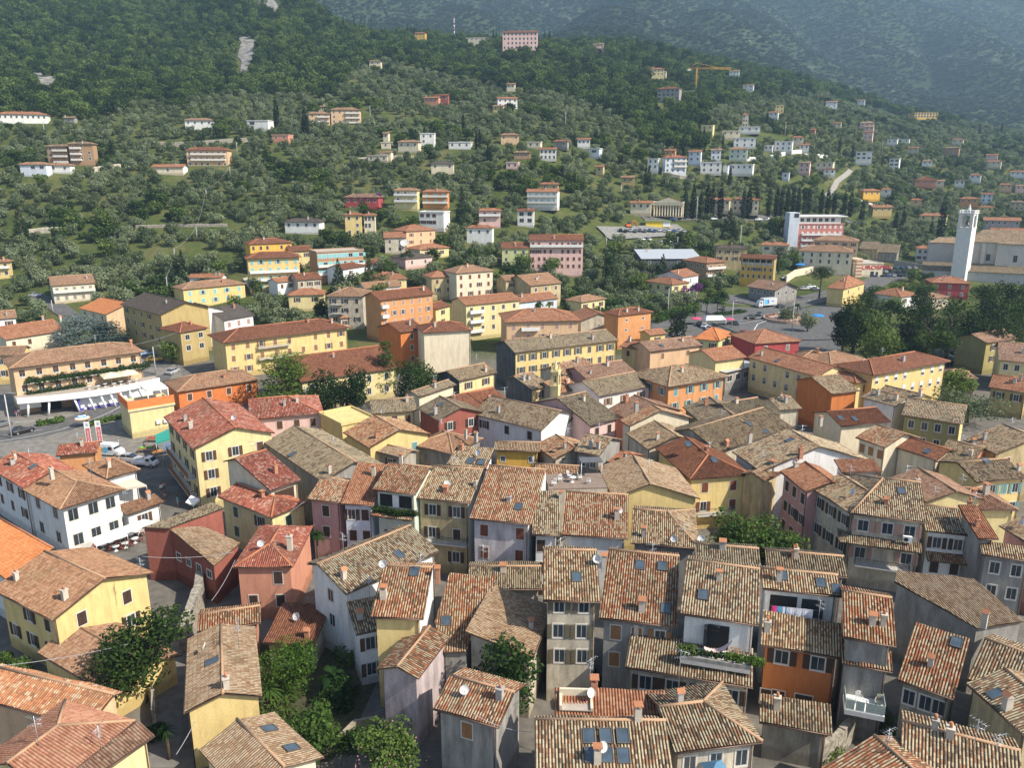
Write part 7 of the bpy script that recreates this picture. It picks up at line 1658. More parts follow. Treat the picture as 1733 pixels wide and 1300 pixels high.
wall_run('garden_wall', 'P', '250,1180 262,1195 262,1225', 1.6, .35, STONE, 'low wall with posts at the lane under the feathery tree')
wall_run('retaining_wall', 'P', '250,247 330,247 418,240', 2.5, .6, STONE, 'pale retaining wall below the dark timber villa')
wall_run('retaining_wall', 'P', '50,397 75,394 105,393', 2.2, .6, wallmat('beige'), 'pale retaining wall beside the tall spruce')
wall_run('terrace_wall', 'P', '230,386 300,384 385,383', 1.2, .5, STONE, 'dry stone terrace wall across the grassy clearing')
wall_run('retaining_wall', 'P', '1375,462 1345,468 1330,478', 3.0, .5, wallmat('cream'), 'ramp wall below the cream restaurant terrace')
wall_run('park_wall', 'P', '1597,596 1640,590 1670,592', 2.4, .5, STONE, 'long park wall behind the shaded car park')
wall_run('church_wall', 'P', '1512,449 1560,456 1592,446', 2.6, .5, wallmat('grey'), 'grey wall between the white villa and the church')
wall_run('retaining_wall', 'P', '600,273 640,268 700,268', 1.6, .6, wallmat('beige'), 'beige wall on the middle slope below the cube house')
wall_run('retaining_wall', 'P', '1120,296 1150,302 1180,305', 2, .6, wallmat('beige'), 'pale wall below the pale blue block')
wall_run('retaining_wall', 'P', '1260,272 1300,270 1400,268', 2.2, .6, wallmat('white'), 'white terrace wall in front of the white villas')
wall_run('retaining_wall', 'P', '590,52 608,52 628,55', 3.5, .8, wallmat('cream'), 'cream wall on the crest below the cypresses')
wall_run('retaining_wall', 'P', '155,292 180,288 205,285', 2.5, .6, wallmat('beige'), 'pale wall right of the brown block')
def parking_edge():
    b = MB(); m = flat('deck concrete', (.30, .285, .26), .85)
    p = gp('P', '1024,400.5 1090,398.5 1160,394.5')
    for a, c in zip(p, p[1:]):
        d = (c - a); e = Vector((0, .4, 0)); q = [a - e, c - e, c + e, a + e]; lo = [w + Vector((0, 0, -.4)) for w in q]; hi = [w + Vector((0, 0, 1.1)) for w in q]; b.face(hi, m)
        for k in range(4): b.face([lo[k], lo[(k + 1) % 4], hi[(k + 1) % 4], hi[k]], m)
    o = b.build('deck_parapet'); tag(o, 'pale concrete parapet along the front of the parking deck', 'parapet')
    kp = at(1112, 384); E = empty('kiosk', kp); tag(E, 'yellow and white kiosk at the back of the parking deck', 'kiosk'); b = MB(); b.box(-6, 6, -2, 2, 0, 2.8, paint('kiosk yellow', (.75, .55, .05))); b.box(2.5, 6.01, -2.05, -2.003, .2, 2.6, WH_PLASTIC); b.build('cabin', E); b = MB(); b.box(-6.6, 6.6, -2.6, 2.6, 2.8, 3.1, flat('green roof sheet', (.16, .24, .10), .8)); b.build('roof', E)
    kp = at(1063, 386); E = empty('excavator', kp, R(20)); tag(E, 'small orange excavator at the back of the parking deck', 'excavator'); o_ = paint('digger orange', (.6, .14, .03)); b = MB(); b.box(-1.4, 1.0, -1, 1, .9, 2.0, o_); b.box(-.4, .9, -.9, .1, 2.0, 3.0, CGL); b.build('cab', E)
    b = MB(); b.tube([(1, .4, 1.6), (3.4, .4, 3.6), (5.0, .4, 2.2), (5.2, .4, .6)], [.28, .24, .2, .3], o_, 6); b.build('boom', E)
    for s in (-1, 1): b = MB(); b.box(-1.6, 1.6, s * 1.0 - .25, s * 1.0 + .25, 0, .85, TYRE); b.build('track', E)
parking_edge()
def awning(t, s, h, drop, mat, label, name='awning'):
    """a sloping cloth with valance and two posts; corners: back left, back right, front right, front left as seen"""
    q = px(t, s); bl, br = hit(*q[0], h + drop), hit(*q[1], h + drop); zf = bl.z - drop
    fr, fl = on_plane(*q[2], zf), on_plane(*q[3], zf); br = on_plane(*q[1], bl.z); E = empty(name, (bl + br) / 2 * 1.0); c = (bl + br) / 2; tag(E, label, 'awning')
    b = MB(); p = [v - c for v in (bl, br, fr, fl)]; n = Vector((0, 0, .04)); b.face([p[3], p[2], p[1], p[0]], mat); b.face([v - n for v in p], mat); dz = Vector((0, 0, -.28)); b.face([p[3] + dz, p[2] + dz, p[2], p[3]], mat); b.face([p[2] + dz, p[1], p[2]], mat); b.face([p[0], p[3] + dz, p[3]], mat); b.build('cloth', E)
    for v in (p[2], p[3]):
        k = MB(); g = gz(v.x + c.x, v.y + c.y); k.tube([v, (v.x, v.y, g - c.z if name == 'awning' else v.z - 2.2)], .04, STEEL, 5); k.build('post', E)
CL = lambda n, c: flat('cloth ' + n, c, .85, 0, .05)
awning('T5', '560,975 745,905 800,945 605,1010', 2.6, .9, CL('white', (.76, .76, .74)), 'white awning over the restaurant tables')
awning('T5', '765,900 905,850 975,865 780,935', 2.7, .6, CL('white', (.76, .76, .74)), 'second white awning beside the restaurant arch')
awning('T5', '690,605 800,575 920,635 770,660', 6.0, .7, CL('beige', (.55, .50, .40)), 'beige awning over the restaurant roof terrace', 'terrace_awning')
awning('T5', '975,320 1065,280 1070,345 980,372', 3.0, .5, CL('green', (.03, .26, .20)), 'green awning of a market stall on the square')
awning('T5', '1020,375 1085,360 1092,405 1025,422', 2.8, .4, CL('white', (.76, .76, .74)), 'white awning of a market stall on the square')
awning('T5', '1070,450 1095,445 1110,475 1075,480', 2.6, .3, CL('green', (.03, .26, .20)), 'little green awning under the wooden balconies')
awning('T5', '1165,745 1200,700 1255,725 1215,760', 3.0, .4, CL('white', (.76, .76, .74)), 'white awning in the shade at the end of the square')
def stall(u, v, k):
    p = at(u, v); E = empty('market_stall', p, R(20 * k)); tag(E, ('market stall with red goods beside the green awning', 'market stall with bright green crates by the flat cream shop', 'market stall heaped with fruit below the white awning')[k], 'market stall'); b = MB(); c = ((.45, .05, .05), (.18, .42, .06), (.55, .25, .05))[k]
    b.box(-1.5, 1.5, -.6, .6, .7, .8, shut('wood')); 
    for x in (-1.4, 1.4):
        for y in (-.5, .5): b.box(x - .04, x + .04, y - .04, y + .04, 0, .7, shut('wood'))
    b.build('table', E); b = MB(); m = flat('goods %d' % k, c, .7, 0, .5, 3); rng = random.Random(k)
    for i in range(26): x, y = rng.uniform(-1.3, 1.3), rng.uniform(-.45, .45); r = rng.uniform(.1, .2); b.lathe([(.01, .8 + r * 1.3), (r * .8, .8 + r), (r, .8 + r * .5), (r * .7, .8)], m, (x, y), 6)
    b.build('goods', E)
stall(262, 748, 0); stall(250, 765, 1); stall(272, 770, 2)
# restaurant tables under the awnings
for k, (x, y) in enumerate(((650, 1040), (700, 1020), (760, 1000), (820, 975), (730, 1050), (790, 1030), (850, 1000), (860, 960))):
    q = px('T5', '%d,%d' % (x, y))[0]; p = at(*q, 0); table_set(p + Vector((0, 0, .01)), 'white clothed table on the restaurant terrace by the dark red hall', 'restaurant tables outside')
    for a in (0, 180): chair(p + Vector((.75 * math.cos(R(a + 20)), .75 * math.sin(R(a + 20)), .01)), R(a + 20 - 90), 'dark red chair at the restaurant tables', 'restaurant chairs outside', paint('dark red seat', (.22, .04, .03)))
# ------------------------------------------------- people on the square (a few pixels each)
SKIN = flat('skin', (.45, .27, .19), .6); HAIR = flat('hair', (.05, .03, .02), .7)
def person(u, v, rz, top, leg, label):
    p = at(u, v); key = (top, leg); 
    me = bpy.data.meshes.new('body'); V_ = [(0, 0, .95), (0, 0, 1.2), (0, 0, 1.42), (0, 0, 1.52), (0, 0, 1.66), (-.19, 0, 1.38), (-.25, .04, 1.1), (-.23, -.08, .86), (.19, 0, 1.38), (.25, -.04, 1.1), (.23, .1, .86), (-.1, 0, .88), (-.12, .08, .48), (-.12, .02, .06), (-.12, -.12, .03), (.1, 0, .88), (.12, -.12, .48), (.12, -.02, .06), (.12, -.16, .03)]
    Ed = [(0, 1), (1, 2), (2, 3), (3, 4), (2, 5), (5, 6), (6, 7), (2, 8), (8, 9), (9, 10), (0, 11), (11, 12), (12, 13), (13, 14), (0, 15), (15, 16), (16, 17), (17, 18)]
    me.from_pydata(V_, Ed, []); E = empty('person', (p.x, p.y, p.z + .01), rz); tag(E, label, 'person'); o = link('body', me, E); sk = o.modifiers.new('skin', 'SKIN'); 
    rad = [.15, .16, .15, .06, .105, .075, .05, .035, .075, .05, .035, .095, .07, .05, .04, .095, .07, .05, .04]
    for i, r in enumerate(rad): me.skin_vertices[0].data[i].radius = (r, r * (.75 if i in (0, 1, 2) else 1))
    me.skin_vertices[0].data[0].use_root = True; ss = o.modifiers.new('sub', 'SUBSURF'); ss.levels = 1; ss.render_levels = 1
    m, nt, b = newmat('clothes and skin'); tc = N(nt, 'ShaderNodeTexCoord'); sx = N(nt, 'ShaderNodeSeparateXYZ'); nt.links.new(tc.outputs['Object'], sx.inputs[0]); r = nt.nodes.new('ShaderNodeValToRGB'); r.color_ramp.interpolation = 'CONSTANT'; e = r.color_ramp.elements
    while len(e) < 4: e.new(.5)
    for i, (q, c) in enumerate(((0, (.45, .27, .19)), (.25, leg), (.5, top), (.745, (.45, .27, .19)))): e[i].position = q; e[i].color = (*c, 1)
    nt.links.new(mth(nt, 'DIVIDE', sx.outputs[2], 2.0), r.inputs[0]); nt.links.new(r.outputs[0], b.inputs['Base Color']); me.materials.append(m)
    h = MB(); h.lathe([(.02, 1.80), (.09, 1.78), (.125, 1.70), (.12, 1.64)], HAIR, (0, .015), 10); h.build('hair', E)
def P5(x, y): return px('T5', '%d,%d' % (x, y))[0]
for x, y, a, t, l, lb in ((1018, 690, 20, (.7, .7, .7), (.1, .1, .15), 'person in white shirt walking on the shaded square'), (1034, 680, 40, (.5, .3, .25), (.1, .1, .1), 'person in brown top beside the one in white shirt'), (1120, 770, -30, (.12, .45, .5), (.5, .45, .4), 'person in turquoise shirt near the corner of the square'), (1105, 560, 10, (.5, .5, .5), (.08, .1, .2), 'person in grey under the wooden balconies'), (1112, 575, 90, (.6, .1, .1), (.1, .1, .1), 'person in red under the wooden balconies'),
  (105, 210, 0, (.6, .08, .08), (.3, .3, .3), 'person in red beside the left canopy column'), (122, 205, 60, (.7, .7, .7), (.1, .2, .4), 'person in white beside the left canopy column'), (542, 190, 30, (.7, .7, .68), (.1, .1, .1), 'person in white under the white canopy'), (910, 425, 10, (.1, .1, .12), (.1, .1, .1), 'person in black by the market stalls'), (1040, 745, 200, (.35, .2, .15), (.1, .1, .1), 'person in brown passing the annexe roof')):
    q = P5(x, y); person(q[0], q[1], R(a), t, l, lb)
# ------------------------------------------------- striped beach umbrella on the forecourt
def beach():
    p = at(141, 722); E = empty('beach_umbrella', p); tag(E, 'blue white and orange striped beach umbrella on the forecourt', 'umbrella'); b = MB(); b.tube([(0, 0, 0), (0, 0, 2.3)], .04, WH_PLASTIC, 6); b.build('pole', E)
    b = MB(); cs = [CL('blue', (.05, .25, .6)), CL('white', (.76, .76, .74)), CL('orange', (.7, .22, .04))]; pr = [(.02, 2.45), (.4, 2.38), (.75, 2.25), (1.05, 2.08), (1.35, 1.85), (1.5, 1.72)]
    for k in range(5): b.lathe(pr[k:k + 2], cs[(0, 1, 0, 1, 2)[k]], n=16)
    b.build('canopy', E)
beach()
def round_parasol(p, r, mat, label, hgt=2.3):
    E = empty('parasol', p); tag(E, label, 'parasol'); b = MB(); b.tube([(0, 0, 0), (0, 0, hgt)], .04, STEEL, 6); b.build('pole', E); b = MB(); b.lathe([(.03, hgt + .35), (r * .5, hgt + .2), (r, hgt - .1), (r, hgt - .25)], mat, n=10, smooth=False); b.build('canopy', E)
round_parasol(at(1353, 447, 3.2) - Vector((0, 0, 2.3)), 2.6, CL('azure', (.03, .22, .62)), 'bright blue parasol on the restaurant terrace'); round_parasol(at(1178, 550, 0), 1.8, CL('rose', (.62, .08, .16)), 'rose red parasol left of the white tent'); round_parasol(at(1233, 551, 0), 1.8, CL('rose', (.62, .08, .16)), 'rose red parasol right of the white tent')
round_parasol(at(1382, 546, 0), 2.4, CL('azure', (.03, .22, .62)), 'blue parasol half hidden by park trees', 2.6)
def tent():
    p = at(1208, 552); E = empty('party_tent', p, R(5)); tag(E, 'white party tent between the rose red parasols', 'tent'); m = CL('white', (.76, .76, .74)); b = MB(); b.face([(-3.5, -2, 2.4), (3.5, -2, 2.4), (2.5, 0, 3.6), (-2.5, 0, 3.6)], m); b.face([(3.5, 2, 2.4), (-3.5, 2, 2.4), (-2.5, 0, 3.6), (2.5, 0, 3.6)], m); b.face([(3.5, -2, 2.4), (3.5, 2, 2.4), (2.5, 0, 3.6)], m); b.face([(-3.5, 2, 2.4), (-3.5, -2, 2.4), (-2.5, 0, 3.6)], m); b.build('cloth', E)
    for x in (-3.4, 3.4):
        for y in (-1.9, 1.9): b = MB(); b.tube([(x, y, 0), (x, y, 2.4)], .05, WH_PLASTIC, 5); b.build('post', E)
tent()
def roundabout():
    p = at(1333, 542); E = empty('roundabout', p); tag(E, 'round planter with brick edge and flowers on the roundabout', 'planter'); b = MB(); br = flat('kerb brick', (.42, .30, .22), .9, 0, .25, 4)
    b.lathe([(8.2, 0), (8.2, 1.0), (7.8, 1.0), (7.8, .6), (.05, .9)], br, n=36, smooth=False); b.build('wall', E); rng = np.random.default_rng(4)
    link('flowers', leafcloud('flowers', rng, [(7.1 * math.cos(t), 7.1 * math.sin(t), 1.0, .7, .7, .35) for t in np.linspace(0, 6.2, 26)], 900, .2, foliage('red planting', (.10, .03, .02), (.22, .06, .05), (.35, .25, .2))), E)
roundabout()
def leafy(name, label, cat, blobs, n, size, mat, loc=(0, 0, 0), rz=0, seed=1, group=None):
    o = link(name, leafcloud(name, np.random.default_rng(seed), blobs, n, size, mat), None, loc, rz); tag(o, label, cat, group); return o
def hedge(t, s, h, w, label):
    p = gp(t, s); bl = []
    for a, c in zip(p, p[1:]):
        n = max(2, int((c - a).length / 1.1))
        for k in range(n): q = a.lerp(c, k / n); bl.append((q.x, q.y, gz(q.x, q.y) + h / 2, w * .6, w * .6, h * .58))
    leafy('hedge', label, 'hedge', bl, min(5200, 130 * len(bl)), .26, LEAF['bush'])
hedge('P', '1112,548 1135,540 1160,533 1186,528', 3.4, 1.8, 'long clipped hedge beside the main road'); hedge('P', '1215,533 1235,532 1258,528', 1.0, 3.4, 'low green planting on the traffic island'); hedge('P', '150,722 180,714 215,706', 1.0, 1.2, 'low bushes along the forecourt edge'); hedge('P', '70,720 95,716 110,712', 1.1, 1.4, 'shrubs beside the left canopy column')
bg = at(1165, 512); leafy('bougainvillea', 'purple bougainvillea climbing between the orange roofed villas', 'shrub', [(bg.x + dx, bg.y + dy, bg.z + z, 1.6, 1.3, 1.4) for dx, dy, z in ((-3.4, 0, 3.2), (-1.6, -.5, 4.6), (.4, 0, 4.0), (2.2, .3, 5.0), (3.6, .6, 6.2), (1.2, -.6, 2.4), (-2.4, -.4, 1.8))], 1900, .24, foliage('purple bracts', (.16, .03, .18), (.30, .06, .33), (.42, .12, .45)))
bg = at(640, 343, 2); leafy('bougainvillea', 'purple bougainvillea at the end of the magenta villa', 'shrub', [(bg.x, bg.y, bg.z + z, 1.7, 1.4, 1.4) for z in (0, 1.5, 3)], 500, .3, foliage('purple bracts', (.16, .03, .18), (.30, .06, .33), (.42, .12, .45)))
bg = at(1703, 672, 1.5); leafy('bougainvillea', 'magenta flowering shrub beside the ochre house at right', 'shrub', [(bg.x + d, bg.y, bg.z, 1.4, 1.2, 1.2) for d in (-1.5, 0, 1.6)], 500, .22, foliage('magenta bracts', (.25, .03, .15), (.45, .06, .28), (.55, .15, .4)))
ole = byl('round oleander bush'); link('blossom', leafcloud('blossom', np.random.default_rng(1), [(0, 0, 2.6, 3.1, 3.1, 2.1)], 170, .10, foliage('pink blossom', (.5, .22, .25), (.62, .3, .33), (.7, .42, .42))), ole)
# palms
def palm(u, v, h, n, label, r=1.6, thin=False, group=None):
    p = at(u, v, h); g = Vector((p.x, p.y, gz(p.x, p.y))); E = empty('palm_tree', g, 0); tag(E, label, 'palm tree', group); b = MB(); b.tube([(0, 0, -.2), (.05, 0, h * .5), (0, .05, h)], [.2, .17, .15], BARK, 8); b.build('trunk', E)
    b = MB(); m = LEAF['bush']; rng = random.Random(int(u))
    for k in range(n):
        a = k * 2.4; el = rng.uniform(-.5, 1.2); d = Vector((math.cos(a) * math.cos(el), math.sin(a) * math.cos(el), math.sin(el))); s = Vector((-math.sin(a), math.cos(a), 0)); L = r * rng.uniform(.8, 1.1)
        pts = [Vector((0, 0, h)) + d * L * t - Vector((0, 0, .55 * L * t * t)) for t in (0, .4, .75, 1)]; ws = (.03, .16, .13, .02) if not thin else (.03, .06, .05, .01)
        for i in range(3): b.face([pts[i] - s * ws[i] * r, pts[i + 1] - s * ws[i + 1] * r, pts[i + 1] + s * ws[i + 1] * r, pts[i] + s * ws[i] * r], m)
    o = b.build('fronds', E)
palm(562, 1140, 2.6, 34, 'fan palm in the walled garden'); palm(455, 1168, 2.2, 44, 'spiky yucca left of the garden trees', 1.7, True); palm(535, 905, 5.5, 34, 'small fan palm beside the white gabled house', 1.2); palm(280, 1236, 3.0, 36, 'spiky yucca on the lane below the pale yellow house', 1.0, True)
for u, v in ((1178, 512), (1197, 508), (1215, 505), (1225, 508), (1350, 516)): palm(u, v, 5.5, 30, 'palm beside the main road near the bus station', 1.9, group='palms beside the main road')
for u, v in ((914, 513), (929, 514)): palm(u, v, 5.0, 28, 'palm in front of the white house with long orange roof', 1.7, group='palms by the long orange roof')
# garden under-planting
for i, (u, v, n_, w_) in enumerate(((470, 1215, 'fern like plants at the foot of the yellow lane house', 2.2), (560, 1190, 'large leaved shrub in the middle of the walled garden', 2.0), (545, 1255, 'dark creeper on the garden bank', 2.4), (600, 1255, 'low round shrub behind the pale garden wall', 1.4), (505, 1285, 'green shrub in the bottom garden bed', 1.6), (590, 1110, 'shaded shrubs under the awning windows', 1.8), (470, 1250, 'dark shrub right of the salmon striped roof', 1.6), (265, 1240, 'flowering pots on the lane terrace', 1.0), (1000, 1150, 'clipped grass green shrub in the small yard', 1.2), (1490, 1225, 'dark shrubs in the yard below the stone house', 2.0), (1400, 1275, 'dark palm like shrub beside the low stone house', 1.6), (30, 1135, 'dark shrub in front of the yellow house at left', 1.6), (5, 1120, 'bright shrub at the left edge', 1.2))):
    p = at(u, v, .6); leafy('garden_shrub', n_, 'shrub', [(p.x + dx * w_, p.y + dy * w_, p.z + dz * w_ * .5, w_ * .55, w_ * .55, w_ * .5) for dx, dy, dz in ((0, 0, .6), (-.5, .2, 0), (.5, -.2, .1), (.1, .5, .2), (-.2, -.5, 0))], 900, .13, LEAF['bush' if i % 2 else 'broad'], seed=i)
lw = patch('lawn', 'T3', '270,720 330,705 520,760 480,800 260,770', flat('lawn grass', (.06, .11, .025), .95, 0, .4, 3), .02, 'small lawn in the yard of the tall beige house', 'lawn')
patch('garden_bed', 'P', '440,1090 600,1080 640,1150 600,1240 560,1290 470,1290 450,1200', flat('garden soil', (.06, .06, .03), .95, 0, .4, 2), .01, 'dark planted ground of the walled garden', 'garden')
patch('lane', 'P', '270,1060 330,1000 345,1000 320,1120 300,1300 250,1300 262,1200', asphalt('lane cobbles', (.17, .16, .145)), .012, 'cobbled lane running past the yellow lane house', 'lane')
# ------------------------------------------------- the laundry terrace
def laundry():
    up = byl('white upper storey with dormer'); L, D, he, x0, x1, y0, y1, z0 = INFO[up.name]; zf = he - 3.1
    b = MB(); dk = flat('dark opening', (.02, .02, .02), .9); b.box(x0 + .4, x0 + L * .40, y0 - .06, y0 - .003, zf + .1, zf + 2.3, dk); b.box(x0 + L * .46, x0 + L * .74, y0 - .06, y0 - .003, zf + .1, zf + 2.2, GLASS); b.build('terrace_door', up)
    Mw = up.matrix_basis
    def P(x, y, z): return Mw @ Vector((x, y, z))
    a, c = P(x0 + .1, y0 - 1.4, zf + 1.9), P(x0 + L * .82, y0 - 1.4, zf + 1.9); cable(a, c, .06, 'clothes line on the terrace above the deep orange facade', .012); rz = up.rotation_euler.z
    for x, w, h, col, n, l in ((.06, .8, .7, (.62, .05, .22), 'pink', 'pink towel at the left end of the clothes line'), (.13, .9, 1.3, (.12, .35, .55), 'sky blue', 'round patterned blue towel with pink hem on the clothes line'), (.26, 1.7, 1.2, (.70, .72, .80), 'white', 'larger white sheet on the clothes line'), (.44, 1.2, 1.0, (.70, .72, .80), 'white', 'smaller white sheet right of the larger one on the clothes line')):
        b = MB(); m = CL('laundry ' + n, col); n_ = 8
        for k in range(n_):
            xa, xc = -w / 2 + w * k / n_, -w / 2 + w * (k + 1) / n_; f = lambda x_, t: .05 * math.sin(x_ * 9) * t
            b.face([(xa, f(xa, 1), -h), (xc, f(xc, 1), -h - .03), (xc, 0, 0), (xa, 0, 0)], m); b.face([(xa, .02, 0), (xc, .02, 0), (xc, f(xc, 1) + .02, -h * .8), (xa, f(xa, 1) + .02, -h * .8)], m)
        o = b.build('laundry', None, P(x0 + L * x + .4, y0 - 1.41, zf + 1.9), rz); tag(o, l, 'laundry', 'washing on the terrace clothes line')
    E = empty('drying_rack', P(x0 + L * .62, y0 - 1.5, zf), rz); tag(E, 'folding drying rack with pale washing on the terrace', 'drying rack'); b = MB()
    for s in (-1, 1): b.tube([(s * .9, -.3, 0), (s * .9, .3, .9)], .02, STEEL, 5); b.tube([(s * .9, .3, 0), (s * .9, -.3, .9)], .02, STEEL, 5)
    for k in range(7): b.tube([(-.95, -.3 + k * .1, .9), (.95, -.3 + k * .1, .9)], .01, STEEL, 4)
    b.build('frame', E); b = MB(); b.box(-.8, .3, -.3, -.26, .45, .92, CL('laundry white', (.70, .72, .80))); b.box(.4, .85, .0, .04, .5, .92, CL('laundry mauve', (.4, .3, .45))); b.build('washing', E)
    b = MB(); b.box(x0, x1, y0 - 2.9, y0 - .01, zf - .3, zf, CONC); b.box(x0, x1 - L * .2, y0 - 2.9, y0 - 2.7, zf, zf + .5, CONC); b.build('terrace', up)
    lo = byl('deep orange house with brown'); L, D, he, x0, x1, y0, y1, z0 = INFO[lo.name]
    for x, w, h, st in ((-.22, 1.1, 2.1, 'closed'), (.1, 1.5, 2.2, 'closed'), (-.38, .9, 1.5, 'closed')): add_window(lo, x * L, y0, 2.0 if h > 2 else 2.2, 0, st, 'dkbrown', w, h)
laundry()
def planted():
    up = byl('white house with roof terrace recessed'); L, D, he, x0, x1, y0, y1, z0 = INFO[up.name]; zf = he - 3.3; Mw = up.matrix_basis
    def P(x, y, z): return Mw @ Vector((x, y, z))
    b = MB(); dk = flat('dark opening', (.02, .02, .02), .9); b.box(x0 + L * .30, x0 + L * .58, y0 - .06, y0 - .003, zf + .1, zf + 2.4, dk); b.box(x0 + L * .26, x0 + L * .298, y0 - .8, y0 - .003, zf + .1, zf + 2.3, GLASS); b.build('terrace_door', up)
    b = MB(); b.box(x0, x1, y0 - 2.6, y0 - .01, zf - .4, zf, CONC); b.box(x0, x1, y0 - 2.6, y0 - 2.35, zf, zf + .4, wallmat('grey')); b.build('terrace', up); rz = up.rotation_euler.z
    for k, (a, c, s, m, l) in enumerate(((.0, .16, .5, 'bush', 'leafy terrace plants left of the hammock'), (.2, .5, .28, 'bush', 'low potted plants below the hammock'), (.58, .82, .42, 'bright', 'bright green terrace bush right of the hammock'), (.86, .99, .45, 'bright', 'bright green bush at the right end of the planted terrace'))):
        rng = np.random.default_rng(60 + k); bl = [(x0 + L * (a + (c - a) * t), y0 - 2.25 + rng.uniform(-.1, .2), zf + .55 + s * .5, s * .9, s * .8, s) for t in np.linspace(0, 1, 6)]; o = link('terrace_plants', leafcloud('terrace_plants', rng, bl, 700, .10, LEAF[m])); o.matrix_basis = Mw.copy(); tag(o, l, 'plants')
    b = MB(); m = CL('hammock', (.70, .50, .47)); pts = [(x0 + L * (.28 + .34 * t), y0 - 1.6 + .0 * t, zf + 1.2 * t ** 2 * .9 + .85 - .45 * math.sin(math.pi * t)) for t in np.linspace(0, 1, 12)]
    for i, (p, q) in enumerate(zip(pts, pts[1:])):
        w0, w1 = .3 * math.sin(math.pi * (i + .3) / 12) + .03, .3 * math.sin(math.pi * (i + 1.3) / 12) + .03; b.face([(p[0], p[1] - w0, p[2]), (q[0], q[1] - w1, q[2]), (q[0], q[1] + w1, q[2] + .15), (p[0], p[1] + w0, p[2] + .15)], m)
    o = b.build('hammock'); o.matrix_basis = Mw.copy(); tag(o, 'pale pink hammock slung across the planted terrace', 'hammock')
    for x in (.66, .72): chair(P(x0 + L * x, y0 - 1.3, zf), rz + .3, 'wooden chair on the planted terrace', 'chairs on the planted terrace', shut('wood'))
planted()
def pergola_house():                       # tiled canopy round the large hipped house
    h = byl('large grey hipped roof house'); L, D, he, x0, x1, y0, y1, z0 = INFO[h.name]; rng = random.Random(5); zc = he - 3.5; b = MB(); rm = roofmat('cop')
    roof_plane(b, [(x0 - 1.5, y0 - 1.5, zc), (x1 + .2, y0 - 1.5, zc), (x1 + .2, y0 + .05, zc + .55), (x0 + .05, y0 + .05, zc + .55)], rm, 4, rng); roof_plane(b, [(x0 - 1.5, y1, zc), (x0 - 1.5, y0 - 1.5, zc), (x0 + .05, y0 + .05, zc + .55), (x0 + .05, y1, zc + .55)], rm, 4, rng); b.build('canopy', h)
    balcony(h, x0 + .6, x1 - .8, y0, zc - 2.9, 'iron', 1.3); b = MB(); b.box(x1 - 1.9, x1 - .9, y0 - .75, y0 - .35, zc + .75, zc + 1.5, WH_PLASTIC); b.tube([(x1 - 1.55, y0 - .76, zc + 1.12), (x1 - 1.55, y0 - .78, zc + 1.12)], .26, TYRE, 14); b.build('air_conditioner', h)
    w = byl('white house with dark shuttered doors'); L, D, he, x0, x1, y0, y1, z0 = INFO[w.name]; b = MB(); roof_plane(b, [(x0, y0 - 1.4, he - 3.4), (x1, y0 - 1.4, he - 3.4), (x1, y0 + .02, he - 2.8), (x0, y0 + .02, he - 2.8)], roofmat('copr'), 4, rng); b.build('canopy', w)
pergola_house()
def chairs_terrace():
    h = byl('white house with brown garage'); L, D, he, x0, x1, y0, y1, z0 = INFO[h.name]; zf = he - 3.3; Mw = h.matrix_basis; rz = h.rotation_euler.z
    b = MB(); b.box(x0, x1, y0 - 2.4, y0 - .01, zf - .5, zf, WH_PLASTIC); b.build('terrace', h); b = MB(); gl = flat('frosted glass', (.40, .47, .44), .2, 0, .1, 2, .5)
    for k in range(4): xa = x0 + (x1 - x0) * k / 4; b.box(xa + .05, xa + (x1 - x0) / 4 - .05, y0 - 2.36, y0 - 2.32, zf + .1, zf + 1.0, gl)
    for xx in (x0, x1 - .04): b.box(xx, xx + .04, y0 - 2.3, y0 - .2, zf + .1, zf + 1.0, gl)
    b.build('railing', h); b = MB(); b.box(x0 + L * .22, x1 - L * .22, y0 - .05, y0 - .003, zf + .02, zf + 2.4, shut('red')); b.build('garage_door', h)
    chair(Mw @ Vector((x0 + L * .3, y0 - 1.1, zf)), rz + .4, 'rounded white plastic chair on the glass railed terrace'); chair(Mw @ Vector((x0 + L * .68, y0 - 1.0, zf)), rz - .3, 'cream garden chair on the glass railed terrace', m=paint('cream plastic', (.62, .58, .44)))
chairs_terrace()
def roof_terrace():                         # flat terrace in front of the tan gable
    h = byl('house with dense red and brown tiles'); p = on_plane(*px('T7', '500,650')[0], 9.4)
    E = empty('roof_terrace', (p.x, p.y, 0), R(4)); tag(E, 'flat roof terrace with white chairs behind the dense red tiles', 'terrace house'); b = MB(); b.box(-5.2, 2.6, -.2, 5, 0, p.z - .2, wallmat('beige'), skip='tb'); b.box(-5.2, 2.6, -.2, 5, p.z - .2, p.z, flat('roof terrace tiles', (.24, .18, .14), .85)); b.build('wall', E)
    b = MB(); b.box(-.5, 2.5, 3.0, 4.9, p.z + 2.3, p.z + 2.42, flat('grey canopy', (.12, .12, .125), .7))
    for x in (-.4, 2.4): b.tube([(x, 3.1, p.z), (x, 3.1, p.z + 2.3)], .05, WH_PLASTIC, 6)
    b.build('canopy', E); M_ = E.matrix_basis
    for k, (x, y, a) in enumerate(((-3.4, 2.2, 0), (-2.0, 3.4, 40), (-.6, 2.6, 90), (.3, 1.2, 160), (-4.4, .8, -30))): chair(M_ @ Vector((x, y, p.z)), R(a), 'white garden chair on the flat roof terrace', 'white chairs on the flat roof terrace')
    table_set(M_ @ Vector((-1.8, 2.0, p.z)), 'white table on the flat roof terrace', None)
roof_terrace()
